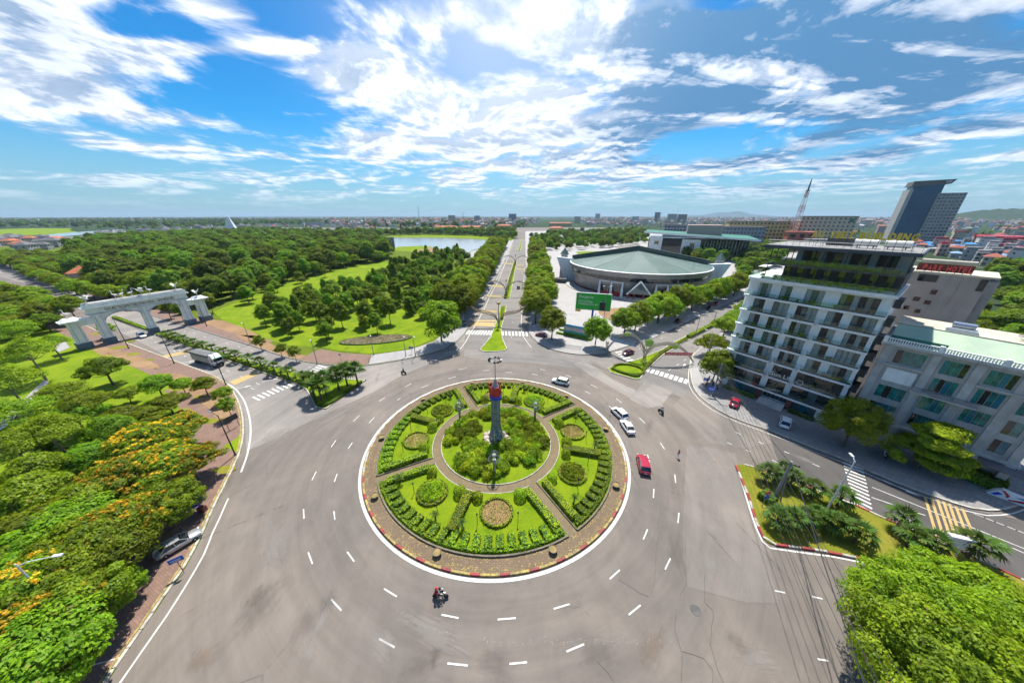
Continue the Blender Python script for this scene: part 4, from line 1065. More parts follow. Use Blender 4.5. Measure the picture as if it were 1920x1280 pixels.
# round beds: alternately shrubs and earth
beds = [(-128.7, 1, 'lower left'), (-88, 0, 'lowest'), (-32, 1, 'lower right'), (8.5, 0, 'right'), (57, 1, 'far right'), (94, 0, 'topmost'), (142.5, 1, 'far left'), (180.8, 0, 'left')]
for i, (a, sh, w) in enumerate(beds):
 p = pol(15.3, a)
 t = thing('round_bed', 'round bed of %s in a ring hedge, %s part of the garden' % ('leafy shrubs' if sh else 'bare earth', w), 'flower bed', (*p, 0.24), group='round beds in the garden')
 R = 2.25
 hb = [(R * math.cos(2 * math.pi * j / 20), R * math.sin(2 * math.pi * j / 20), 0.36, 0.74, 0.42, 2 * math.pi * j / 20, 0) for j in range(20)]
 hedge('ring_hedge', hb, '', m='leaf_hedge_lime', parent=t, seed=80 + i, dens=60, size=0.10)
 mb = MB(); mb.lathe([(2.1, 0.0), (2.1, 0.08), (0.02, 0.20)], n=28); mb.build('soil', M['flower_bed'], t)
 rg = np.random.default_rng(90 + i)
 if sh:
  n = 2600; r = 1.95 * np.sqrt(rg.random(n)); an = rg.uniform(0, 6.283, n)
  z = 0.35 + 0.45 * (1 - (r / 2.2) ** 2) + rg.normal(0, 0.13, n) + 0.18 * np.sin(r * 5) * np.cos(an * 5)
  link('shrubs', leaf_mesh('shrubs', np.stack([r * np.cos(an), r * np.sin(an), z], 1), sph(rg, n, 1.2), rg.uniform(0.08, 0.18, n), 'leaf_hedge'), t)
 else:
  n = 1100; r = 1.95 * np.sqrt(rg.random(n)); an = rg.uniform(0, 6.283, n)
  z = 0.16 + rg.random(n) * 0.16
  link('dry_plants', leaf_mesh('dry_plants', np.stack([r * np.cos(an), r * np.sin(an), z], 1), sph(rg, n, 0.8), rg.uniform(0.05, 0.11, n), 'kerb_yellow' if i % 4 == 1 else 'leaf_olive'), t)
# flower bowls on the paved ring
for i, a in enumerate([-145, -108, -69, -29, 8, 43, 74, 108, 142, 179]):
 p = pol(22.15, a)
 t = thing('planter_bowl', '%s stone planter bowl on the paved ring, counted anticlockwise from the lower left' % nth(i), 'planter', (*p, 0.14), group='stone planter bowls on the paved ring')
 MB().lathe([(0.28, 0), (0.34, 0.06), (0.22, 0.14), (0.24, 0.26), (0.52, 0.50), (0.58, 0.58), (0.55, 0.61), (0.50, 0.58), (0.46, 0.5)], n=20).build('bowl', M['border_wall'], t)
 MB().lathe([(0.47, 0.46), (0.47, 0.50), (0.02, 0.54)], n=16).build('soil', M['flower_bed'], t)

# shrubbery on the centre lawn
def shrub_mesh(r, h, seed, m, n=1300, size=0.17):
 rg = np.random.default_rng(seed); C = []; N = []
 for c in range(9):
  d = sph(rg, 1, 0.6)[0]; cc = np.array([d[0] * r * 0.6, d[1] * r * 0.6, h * 0.35 + abs(d[2]) * h * 0.35])
  rr_ = r * rg.uniform(0.38, 0.55); k = n // 9; e = sph(rg, k, 0.5)
  C.append(cc + e * np.array([rr_, rr_, rr_ * 0.8 * h / r]) * rg.uniform(0.75, 1.05, (k, 1))); N.append(e + rg.normal(0, 0.5, (k, 3)))
 C = np.concatenate(C); C[:, 2] = np.maximum(C[:, 2], 0.03)
 return leaf_mesh('foliage', C, np.concatenate(N), rg.uniform(0.6, 1.2, len(C)) * size, m)
shr = [shrub_mesh(1.5, 1.3, 101, 'leaf_hedge', 1700, 0.14), shrub_mesh(1.5, 1.15, 102, 'leaf_street', 1700, 0.14), shrub_mesh(1.45, 1.2, 103, 'leaf_hedge_lime', 1700, 0.14), shrub_mesh(1.5, 1.35, 104, 'leaf_street', 1700, 0.14)]
random.seed(31)
spots = []
def try_spots(cx, cy, rx, ry, n, near=1.25):
 c = 0; tries = 0
 while c < n and tries < 800:
  tries += 1
  a = random.uniform(0, 6.283); q = math.sqrt(random.random())
  p = (cx + rx * q * math.cos(a), cy + ry * q * math.sin(a))
  r = math.hypot(p[0] - IC[0], p[1] - IC[1])
  if r > 9.0 or r < 2.3: continue
  if all((p[0] - s[0]) ** 2 + (p[1] - s[1]) ** 2 > near ** 2 for s in spots): spots.append(p); c += 1
for c in [(*(-8.72,48.02), 3.2, 4.0, 12), (*(-4.33,41.84), 3.2, 2.2, 9), (*(-5.10,39.71), 2.6, 2.6, 7), (*(3.83,49.98), 4.5, 4.5, 16), (*(3.55,44.99), 4.5, 2.0, 9), (*(2.84,40.94), 2.6, 1.2, 5), (*(-5.83,54.29), 3.0, 1.6, 5), (*(1.72,53.16), 3.5, 1.8, 6), (*(-1.82,38.76), 1.0, 1.2, 2)]:
 try_spots(*c)
for i, p in enumerate(spots):
 t = thing('garden_shrub', 'leafy green shrub growing round the monument in the garden centre', 'shrub', (*p, 0.26), random.uniform(0, 6.28), 'shrubs round the monument', random.uniform(0.85, 1.2))
 MB().tube([(0, 0, -0.05), (0.05, 0.0, 0.5)], 0.05, 5).build('stem', M['bark'], t)
 link('foliage', shr[i % 4 if random.random() < 0.8 else 0], t)

# ---- monument: ribbed flaring tower on rocks with red and blue head and a lamp crown
t = thing('monument_tower', 'tall grey ribbed monument with red crown and ring of floodlights on rocks', 'monument', (IC[0], IC[1], 0.2))
def tower_r(z): return 0.76 + 0.85 * max(0.0, (4.2 - z) / 4.2) ** 1.7
n = 8
for kk in range(n):
 a0 = 2 * math.pi * kk / n
 mb = MB()
 levels = [0.0, 0.8, 1.6, 2.6, 3.6, 5.0, 6.6, 8.2, 9.6]
 for li in range(len(levels) - 1):
  z0, z1 = levels[li] + 0.09, levels[li + 1] - 0.09
  q = []
  for (da, z) in ((-0.24, z0), (0.24, z0), (0.24, z1), (-0.24, z1)):
   r = tower_r(z); q.append((r * math.cos(a0 + da), r * math.sin(a0 + da), z))
  q2 = [(x * 0.86, y * 0.86, z) for x, y, z in q]
  mb.add(q + q2, [(0, 1, 2, 3), (0, 4, 5, 1), (1, 5, 6, 2), (2, 6, 7, 3), (3, 7, 4, 0)])
 mb.build('panel', M['tower_panel'], t)
 mb = MB(); mb.tube([(tower_r(z) * 1.06 * math.cos(a0 + 0.39), tower_r(z) * 1.06 * math.sin(a0 + 0.39), z) for z in levels], 0.10, 5)
 mb.build('rib', M['metal_grey'], t)
MB().lathe([(0.28, z) for z in [0, 4, 9.6]], n=8).build('core', M['concrete_dark'], t)
MB().lathe([(1.02, 9.55), (1.12, 9.75), (1.12, 10.2), (1.0, 10.3)], n=20).build('blue_collar', M['blue_paint'], t)
mb = MB()
for kk in range(5):
 a0 = 2 * math.pi * kk / 5 - 1.2
 pts = []
 for (da, z, r) in ((-0.5, 10.25, 1.05), (0.5, 10.25, 1.05), (0.55, 11.6, 1.22), (0.25, 12.3, 1.25), (-0.25, 12.3, 1.25), (-0.55, 11.6, 1.22)):
  pts.append((r * math.cos(a0 + da), r * math.sin(a0 + da), z))
 inn = [(x * 0.9, y * 0.9, z) for x, y, z in pts]
 m_ = len(pts)
 MB().add(pts + inn, [tuple(range(m_)), tuple(reversed(range(m_, 2 * m_)))] + [(i2, m_ + i2, m_ + (i2 + 1) % m_, (i2 + 1) % m_) for i2 in range(m_)]).build('red_panel', M['red_paint'], t)
MB().lathe([(0.75, 10.2), (0.7, 12.0), (0.35, 12.8), (0.2, 13.4)], n=12).build('head', M['concrete'], t)
MB().tube([(0, 0, 13.2), (0, 0, 17.4)], [0.09, 0.06], 8).build('mast', M['metal_grey'], t)
cr = MB().lathe([(0.95, 16.95), (1.0, 17.0), (0.95, 17.05), (0.9, 17.0), (0.95, 16.95)], n=20, cap=False).build('lamp_ring', M['metal_dark'], t)
for kk in range(12):
 a0 = 2 * math.pi * kk / 12
 MB().box((0, 0, 0), (0.34, 0.22, 0.30)).build('floodlight', M['metal_dark'] if kk % 4 else M['metal_white'], cr, (1.05 * math.cos(a0), 1.05 * math.sin(a0), 17.15), (0.5, 0, a0))
 if kk % 3 == 0:
  MB().tube([(0, 0, 16.5), (0.95 * math.cos(a0), 0.95 * math.sin(a0), 17.0)], 0.03, 5).build('arm', M['metal_dark'], cr)
random.seed(77)
for kk in range(16):
 a0 = 2 * math.pi * kk / 16 + random.uniform(-0.1, 0.1); r = random.uniform(1.6, 2.6); s = random.uniform(0.5, 0.9)
 mb = MB(); mb.lathe([(s * 0.9, 0), (s * 1.05, s * 0.5), (s * 0.7, s * 1.0), (s * 0.25, s * 1.25)], n=7)
 mb.v = [(x + random.uniform(-.12, .12) * s, y + random.uniform(-.12, .12) * s, z) for x, y, z in mb.v]
 mb.build('rock', M['rock'], t, (r * math.cos(a0), r * math.sin(a0), 0), (0, 0, a0))

# ---- globe-frame garden lamps on the ring path
def garden_lamp(p, label):
 t = thing('garden_lamp', label, 'lamp', (*p, 0.25), group='wire globe lamps in the garden')
 MB().box((0, 0, 0.12), (0.9, 0.9, 0.24)).build('plinth', M['concrete'], t)
 MB().lathe([(0.20, 0.2), (0.26, 0.5), (0.20, 0.9), (0.24, 2.2), (0.32, 3.4), (0.26, 3.5)], n=10).build('post', M['metal_grey'], t)
 gl = MB()
 for kk in range(6):
  a0 = math.pi * kk / 6
  gl.tube([(0.85 * math.sin(b) * math.cos(a0), 0.85 * math.sin(b) * math.sin(a0), 4.4 + 0.85 * math.cos(b)) for b in [2 * math.pi * j / 20 for j in range(21)]], 0.016, 4, False)
 g = gl.build('globe_frame', M['metal_grey'], t)
 MB().lathe([(0.95, 3.55), (1.0, 3.6), (0.95, 3.65), (0.9, 3.6), (0.95, 3.55)], n=20, cap=False).build('ring', M['metal_grey'], t)
 MB().lathe([(0.05, 4.1), (0.3, 4.3), (0.3, 4.55), (0.05, 4.75)], n=10).build('bulb', M['lamp_glass'], g)
garden_lamp(pol(8.6, -90), 'wire globe lamp in front of the monument')
garden_lamp(pol(9.7, 143.5), 'wire globe lamp behind the monument to its left')
garden_lamp(pol(9.7, 35.5), 'wire globe lamp behind the monument to its right')
# small post lights on the lawns
for i, a in enumerate([-136, -118, -97, -78, -40, -22, 0, 18, 48, 66, 86, 104, 134, 152, 172, 190]):
 p = pol(17.2, a)
 t = thing('post_light', 'thin dark post light on the lawn beside a round garden bed', 'lamp', (*p, 0.24), group='thin post lights on the garden lawns')
 MB().tube([(0, 0, 0), (0, 0, 1.9)], 0.045, 6).build('post', M['metal_dark'], t)
 MB().lathe([(0.07, 1.85), (0.13, 1.95), (0.13, 2.1), (0.03, 2.18)], n=8).build('lantern', M['metal_dark'], t)

# ================================================================== medians
def median(name, pts, label, m='lawn', kerb_m='kerb_white', stones=None):
 o = setp(MB().prism(pts, -0.04, 0.16).build(name, M[m]), label, kind='structure')
 loop = list(pts) + [pts[0]]
 area = sum(loop[i][0] * loop[i + 1][1] - loop[i + 1][0] * loop[i][1] for i in range(len(pts)))
 if area < 0: loop.reverse()
 if stones: kerb_stones(resample(loop, 0.5), o, stones, 1.5)
 else: kerb('kerb', loop, kerb_m, o, w=0.26, z=0.22)
 return o
st_r15 = stone_mesh(1.44, 0.30, 0.28, 'kerb_red'); st_w15 = stone_mesh(1.44, 0.30, 0.28, 'kerb_white'); st_y15 = stone_mesh(1.44, 0.30, 0.28, 'kerb_yellow')
med_n1 = median('grass_median', [(-8.78,88.14),(-7.29,86.50),(-4.24,86.50),(-0.68,87.31),(0.17,88.98),(-1.31,97.19),(-2.04,107.35),(-0.5,126.9),(0.0,138.8),(-3.1,138.8),(-4.03,119.51),(-4.66,112.20),(-5.87,98.68)], 'grass island tapering along the centre avenue below the first arch')
med_n2 = median('grass_median', [(-1.7,152.7),(1.7,152.7),(5.2,211.2),(9.6,290.7),(6.6,290.7),(1.5,211.2)], 'narrow planted median farther up the centre avenue')
med_n3 = median('grass_median', [(13.8,383.9),(17.1,383.9),(29.6,584.2),(27.6,584.2)], 'farthest thin median of the centre avenue')
med_w = median('grass_median', [(-36.93,68.78),(-38.97,62.38),(-40.40,56.05),(-43.02,56.46),(-46.82,60.75),(-49.60,63.83),(-54.23,66.89),(-70.07,74.08),(-102.04,88.98),(-128.21,101.26),(-168.8,121.7),(-170.1,123.9),(-129.55,105.07),(-95.06,88.56),(-74.15,79.36),(-63.49,75.34),(-53.51,71.35),(-41.69,69.34)], 'palm planted median of the west avenue', kerb_m='kerb_white')
med_w2 = median('grass_median', [(-175.4,125.4),(-214.2,146.4),(-274.3,177.6),(-277.5,180.5),(-216.9,149.5),(-175.9,126.9)], 'median of the west avenue beyond the gate')
med_ne = median('grass_median', [(28.47,75.02),(28.68,72.84),(34.09,69.06),(35.33,69.34),(39.92,75.02),(48.17,83.75),(61.32,94.78),(105.9,129.3),(107.4,132.6),(56.87,94.31),(49.93,88.14),(38.74,80.78),(29.23,75.99)], 'grass island with clipped oval under the flower arch', stones=None)
med_e = median('palm_island', [(39.69,39.47),(40.60,39.83),(42.00,39.59),(43.11,38.64),(46.92,35.78),(49.02,34.45),(49.80,33.38),(51.95,31.99),(53.42,30.26),(54.51,29.03),(55.88,28.02),(57.33,26.34),(60.97,22.32),(62.06,20.66),(58.74,18.65),(52.98,21.20),(46.58,23.76),(43.93,24.46),(40.90,25.18),(37.59,25.72),(35.02,26.06),(34.52,26.41),(34.50,27.20),(35.36,29.35),(37.35,33.57)], 'grass island with palms edged in red and white kerb stones', m='verge_dry', stones=[st_r15, st_w15])
# hedges on the medians
def line_hedge(name, pts, w, h, label, m='leaf_hedge', seed=1, z=0.16, group='low hedges on the medians'):
 bx = []
 p = resample(pts, 2.0)
 for a, b_ in zip(p[:-1], p[1:]):
  bx.append(((a[0] + b_[0]) / 2, (a[1] + b_[1]) / 2, math.hypot(b_[0] - a[0], b_[1] - a[1]), w, h, math.atan2(b_[1] - a[1], b_[0] - a[0]), z))
 return hedge(name, bx, label, m=m, seed=seed, dens=26, size=0.17, group=group)
line_hedge('median_hedge', [(-166.1,120.9),(-129.76,103.40)], 1.2, 0.7, 'low clipped hedge on the west median beyond the gate pillar', seed=201)
line_hedge('median_hedge', [(-126.66,101.26),(-71.29,75.66),(-51.57,66.36)], 0.8, 0.6, 'low hedge along the palm median of the west avenue', 'leaf_hedge_lime', 202)
line_hedge('median_hedge', [(-48.39,63.58),(-42.90,57.07),(-40.73,56.66),(-37.23,68.51)], 0.6, 0.5, 'low hedge edging the tip of the fan palm island', 'leaf_park', 203)
line_hedge('median_hedge', [(38.02,74.08),(48.76,85.70),(63.85,97.68)], 1.0, 0.5, 'low hedge on the right avenue median beside the red banner', 'leaf_hedge_lime', 204)
line_hedge('median_hedge', [(64.13,98.18),(105.6,130.1)], 1.4, 1.0, 'long bright hedge on the far median of the right avenue', 'leaf_hedge_lime', 205)
line_hedge('median_hedge', [(29.42,74.71),(34.25,70.19),(35.91,70.77),(39.74,75.66)], 0.45, 0.45, 'low dark hedge edging the tip of the flower arch island', 'leaf_park', 206)
line_hedge('median_hedge', [(-0.8,152.7),(1.7,193.1),(7.9,283.7)], 1.6, 0.7, 'flowering low hedge on the centre avenue median', 'leaf_olive', 207)
line_hedge('median_hedge', [(-1.99,118.12),(-1.8,136.1)], 1.2, 0.9, 'short hedge behind the first arch on the centre avenue', 'leaf_hedge_lime', 208)
# clipped oval on the NE median
t = thing('oval_hedge', 'clipped oval ring hedge on the island under the flower arch', 'hedge', (*(34.11,74.39), 0.16))
cx, cy = (34.11,74.39)
ov = []
ax = (31.86,75.66); 
for j in range(24):
 a0 = 2 * math.pi * j / 24
 ov.append((3.9 * math.cos(a0), 3.0 * math.sin(a0), 0.5, 1.0, 0.5, math.atan2(3.0 * math.cos(a0), -3.9 * math.sin(a0)) + math.pi / 2, 0))
hedge('ring', ov, '', parent=t, seed=210, m='leaf_hedge', dens=50)
t.rotation_euler = (0, 0, R_(-18))


# ================================================================== trees
def crown(seed, R, H, z0, m, nclump=34, nleaf=150, size=0.30, shape='dome', rc=0.30, flat=0.75, fill=0.25):
 """leaf sprays gathered into clumps over an uneven crown; returns mesh and clump centres"""
 rng = np.random.default_rng(seed)
 cs = []
 ga = math.pi * (3 - math.sqrt(5))
 for i in range(nclump):
  if shape == 'umbrella':
   q = math.sqrt((i + 0.5) / nclump); a = i * ga
   r = R * (1 - rc) * q * rng.uniform(0.85, 1.12); z = z0 + H * (0.35 + 0.55 * (1 - q ** 2)) + rng.normal(0, H * 0.08)
  elif shape == 'layer':
   q = math.sqrt((i + 0.5) / nclump); a = i * ga
   lay = i % 4; r = R * (1 - rc) * q * rng.uniform(0.8, 1.1) * (1.05 - 0.2 * lay); z = z0 + H * (0.12 + 0.25 * lay) + rng.normal(0, H * 0.04)
  elif shape == 'cone':
   t = (i + 0.5) / nclump; a = i * ga
   z = z0 + H * (0.08 + 0.88 * t); r = R * (1 - t) ** 0.75 * rng.uniform(0.55, 1.0) * (1 - rc * 0.6)
  else:
   t = 1 - 1.62 * (i + 0.5) / nclump          # from top to below the middle
   a = i * ga; rr = math.sqrt(max(0, 1 - t * t))
   k = rng.uniform(0.82, 1.08) if rng.random() > fill else rng.uniform(0.35, 0.7)
   r = R * (1 - rc * 0.7) * rr * k; z = z0 + H * (0.42 + 0.50 * t * k)
  cs.append((r * math.cos(a), r * math.sin(a), z))
 cs = np.array(cs)
 C = []; N = []
 zc = z0 + H * 0.3
 for c in cs:
  k = int(nleaf * rng.uniform(0.6, 1.35)); rcl = R * rc * rng.uniform(0.7, 1.25)
  e = sph(rng, k, 0.35)
  rad = rng.uniform(0.35, 1.0, (k, 1)) ** 0.5
  C.append(c + e * rad * np.array([rcl, rcl, rcl * flat]))
  out = c - np.array([0, 0, zc]); out = out / (np.linalg.norm(out) + 1e-6)
  N.append(e * 0.8 + out * 0.5 + np.array([0, 0, 0.45]) + rng.normal(0, 0.45, (k, 3)))
 C = np.concatenate(C); N = np.concatenate(N)
 return leaf_mesh('crown', C, N, rng.uniform(0.6, 1.35, len(C)) * size, m, 0.55, 0.12), cs

def trunk_mesh(seed, cs, z0, r0, m, nl=7, lean=0.0, white=0.0):
 rng = random.Random(seed); mb = MB()
 top = Vector((lean, lean * 0.4, z0 + 0.15))
 if white > 0:
  mb.cur = 1; mb.tube([(0, 0, -0.2), (lean * white / z0, 0, white)], [r0 * 1.15, r0], 7); mb.cur = 0
  mb.tube([(lean * white / z0, 0, white), tuple(top)], [r0, r0 * 0.75], 7)
 else:
  mb.tube([(0, 0, -0.2), (rng.uniform(-.1, .1) + lean * 0.4, rng.uniform(-.1, .1), z0 * 0.5), tuple(top)], [r0 * 1.25, r0, r0 * 0.75], 7)
 idx = rng.sample(range(len(cs)), min(nl, len(cs)))
 for i in idx:
  c = Vector(cs[i]); mid = top.lerp(c, 0.5) + Vector((rng.uniform(-.3, .3), rng.uniform(-.3, .3), -0.1 * (c - top).length))
  mb.tube([tuple(top), tuple(mid), tuple(c)], [r0 * 0.5, r0 * 0.28, r0 * 0.08], 5)
 return mb.mesh('trunk', [M[m], M['limewash']])

PROTO = {}
def proto(key, n, seed, R, H, z0, m, bark='bark', r0=0.2, lean=0.0, white=0.0, nl=7, blossom=0, **kw):
 L = []
 for i in range(n):
  cm, cs = crown(seed + i, R, H, z0, m, **kw)
  bl = None
  if blossom:
   rng = np.random.default_rng(seed + 50 + i); C = []; N = []
   for c in cs:
    if c[2] < z0 + H * 0.30 or rng.random() > 0.85: continue
    rcl = R * kw.get('rc', 0.3)
    for b in range(rng.integers(3, 7)):
     d = sph(rng, 1, 1.3)[0]; cc = c + d * np.array([rcl, rcl, rcl * kw.get('flat', 0.75)]) * 1.0
     e = sph(rng, blossom, 0.4); C.append(cc + e * np.array([0.30, 0.30, 0.24]) * rng.uniform(0.2, 1, (blossom, 1))); N.append(e + rng.normal(0, 0.4, (blossom, 3)))
   C = np.concatenate(C)
   bl = leaf_mesh('blossom', C, np.concatenate(N), rng.uniform(0.07, 0.14, len(C)), 'blossom_yellow', 0.7)
  L.append((cm, trunk_mesh(seed + i, cs, z0, r0, bark, nl, lean, white), bl))
 PROTO[key] = L
proto('street', 4, 300, 4.2, 6.4, 2.6, 'leaf_street', nclump=44, nleaf=230, size=0.215, rc=0.29, r0=0.19, white=1.0)
proto('avenue', 3, 310, 4.4, 6.8, 3.0, 'leaf_olive', nclump=44, nleaf=220, size=0.215, rc=0.28, r0=0.19, white=0)
proto('bright', 4, 320, 4.6, 4.6, 2.8, 'leaf_bright', nclump=42, nleaf=240, size=0.21, rc=0.26, shape='umbrella', flat=0.55, r0=0.19)
proto('park', 5, 330, 2.6, 5.6, 2.4, 'leaf_park', nclump=30, nleaf=170, size=0.2, rc=0.34, r0=0.12, fill=0.3)
proto('young', 3, 340, 1.9, 3.4, 1.8, 'leaf_street', nclump=20, nleaf=130, size=0.16, rc=0.34, r0=0.08, fill=0.3)
proto('wood', 5, 350, 5.0, 9.5, 4.0, 'leaf_wood', nclump=50, nleaf=200, size=0.3, rc=0.30, r0=0.26, fill=0.2)
proto('conic', 2, 360, 2.6, 8.0, 2.0, 'leaf_park', nclump=34, nleaf=170, size=0.22, rc=0.34, shape='cone', r0=0.14)
proto('feather', 3, 370, 4.8, 4.4, 4.6, 'leaf_bright', bark='bark_pale', nclump=46, nleaf=150, size=0.15, rc=0.24, shape='umbrella', flat=0.5, r0=0.20, lean=0.5)
proto('flame', 4, 380, 5.4, 4.8, 3.2, 'leaf_street', bark='bark_pale', nclump=60, nleaf=330, size=0.165, rc=0.21, shape='umbrella', flat=0.6, r0=0.24, blossom=36)
proto('green', 3, 390, 5.2, 5.4, 2.8, 'leaf_street', bark='bark_pale', nclump=60, nleaf=330, size=0.17, rc=0.22, flat=0.65, r0=0.24)
proto('dusky', 2, 400, 4.6, 4.4, 2.6, 'leaf_park', nclump=50, nleaf=240, size=0.18, rc=0.25, shape='umbrella', flat=0.6, r0=0.22)
proto('corner', 3, 410, 6.0, 6.6, 3.4, 'leaf_bright', bark='bark_pale', nclump=80, nleaf=430, size=0.135, rc=0.20, flat=0.7, r0=0.26)
proto('layered', 1, 420, 5.0, 6.6, 1.4, 'leaf_vivid', nclump=72, nleaf=330, size=0.17, rc=0.22, shape='layer', flat=0.35, r0=0.22)
proto('round', 1, 430, 4.5, 6.4, 2.4, 'leaf_vivid', nclump=56, nleaf=420, size=0.14, rc=0.25, flat=0.8, r0=0.22)

random.seed(1000)
TREE_N = {}
def tree(kind, p, label, group=None, s=1.0, name='tree', z=0.14, var=None, rz=None, sz=None):
 L = PROTO[kind]; k = TREE_N.get(kind, 0); TREE_N[kind] = k + 1
 cm, tm, bl = L[(k if var is None else var) % len(L)]
 t = thing(name, label, 'tree', (p[0], p[1], z), random.uniform(0, 6.28) if rz is None else rz, group)
 t.scale = (s * random.uniform(0.86, 1.14), s * random.uniform(0.86, 1.14), s * (sz or random.uniform(0.82, 1.18))); t.rotation_euler.x = random.gauss(0, 0.035); t.rotation_euler.y = random.gauss(0, 0.035)
 c = link('crown', cm, t); link('trunk', tm, t)
 if bl is not None: link('blossom', bl, c)
 return t

def row(kind, a, b_, step, labelf, group, s=(0.9, 1.12), jit=0.6, name='street_tree', skip=()):
 a = Vector(a); b_ = Vector(b_); L = (b_ - a).length; n = int(L / step) + 1
 for i in range(n):
  if i in skip: continue
  p = a + (b_ - a).normalized() * (i * step)
  tree(kind if isinstance(kind, str) else kind[i % len(kind)], (p.x + random.uniform(-jit, jit), p.y + random.uniform(-jit, jit)), labelf(i), group, random.uniform(*s), name)

# --- rows along the centre avenue
gN = 'trees along the centre avenue'
tree('street', (-21.69,91.58), 'large dark green tree at the park corner casting shade on the road', gN, 1.75, 'street_tree')
row(['street', 'avenue'], (-18.59,118.12), (-4.5,439.1), 8.5, lambda i: '%s tree from the junction in the kerb row left of the centre avenue' % nth(i), gN, (1.3, 1.6))
row(['street', 'street', 'avenue'], (-24.79,118.12), (-15.0,439.1), 9.0, lambda i: '%s tree from the junction in the inner row left of the centre avenue' % nth(i), gN, (1.3, 1.6))
row(['avenue', 'street'], (11.60,114.11), (37.4,439.1), 8.5, lambda i: '%s tree from the junction in the kerb row right of the centre avenue' % nth(i), gN, (1.15, 1.4))
row(['street', 'avenue'], (18.3,137.8), (40.8,383.9), 9.0, lambda i: '%s tree from the junction in the inner row right of the centre avenue' % nth(i), gN, (1.1, 1.4))
tree('avenue', (15.71,97.19), 'olive green tree at the plaza corner beside the zebra crossing', gN, 1.15, 'street_tree')
# --- rows along the right avenue
gE = 'trees along the right avenue'
tree('street', (28.86,89.83), 'round tree in front of the picture board at the plaza edge', gE, 0.98, 'street_tree')
row(['street', 'avenue'], (41.85,100.21), (133.2,166.8), 7.6, lambda i: '%s tree from the flower arch in the row along the plaza' % nth(i), gE, (1.05, 1.3), 0.4)
row(['avenue'], (63.08,118.12), (132.3,170.7), 9.5, lambda i: '%s tree from the flower arch in the back row beside the arena' % nth(i), gE, (0.85, 1.1), 0.6)
tree('street', (52.25,66.36), 'green tree over the parked motorcycles at the hotel corner', gE, 1.0, 'street_tree')
tree('bright', (62.12,83.37), 'bright green tree between the red banner and the white hotel', gE, 1.0, 'street_tree')
tree('bright', (73.90,95.25), 'second bright tree up the avenue from the red banner', gE, 1.05, 'street_tree')
tree('bright', (83.98,104.51), 'third bright tree up the avenue beside the white hotel', gE, 1.05, 'street_tree')
tree('bright', (94.93,114.11), 'fourth bright tree up the avenue beside the white hotel', gE, 1.05, 'street_tree')
# --- hotel front
tree('round', (62.98,44.13), 'round bright green tree in front of the two hotels', None, 1.0, 'street_tree')
tree('layered', (70.29,38.99), 'broad layered tree in front of the stone hotel with teal windows', None, 1.0, 'street_tree')
# --- west avenue beyond the gate
gW = 'bright trees lining the west avenue'
row('bright', (-199.1,142.5), (-663.9,383.9), 8.5, lambda i: '%s bright tree beyond the gate in the far row of the west avenue' % nth(i), gW, (0.95, 1.25), 1.0, skip=(0,))
tree('bright', (-189.2,139.7), 'bright spreading tree just behind the crane statues of the gate', gW, 1.15, 'street_tree')
row('bright', (-173.11,113.47), (-337.8,185.1), 7.5, lambda i: '%s bright tree beyond the gate in the near row of the west avenue' % nth(i), gW, (1.0, 1.25), 1.2)
row(['dusky', 'bright'], (-169.16,104.51), (-280.9,152.7), 9.5, lambda i: '%s tree behind the near row of the west avenue' % nth(i), 'trees behind the west avenue', (0.9, 1.2), 1.5)
tree('young', (-139.96,98.18), 'slim tree on the pavement between the first two gate pillars', None, 1.2)
tree('young', (-132.56,116.76), 'small tree seen through the right arch of the gate', None, 1.3)
tree('young', (-140.44,119.51), 'second small tree seen through the right arch of the gate', None, 1.5)
# --- kerb trees by the truck
gT = 'small bright trees on the pavement by the truck'
tree('bright', (-71.75,61.44), 'small bright tree on the pavement directly below the truck', gT, 0.62)
tree('bright', (-64.52,58.12), 'small bright tree at the bend between truck and zebra crossing', gT, 0.55)
tree('young', (-58.99,53.16), 'smallest bright tree at the bend beside the notice board', gT, 0.9)
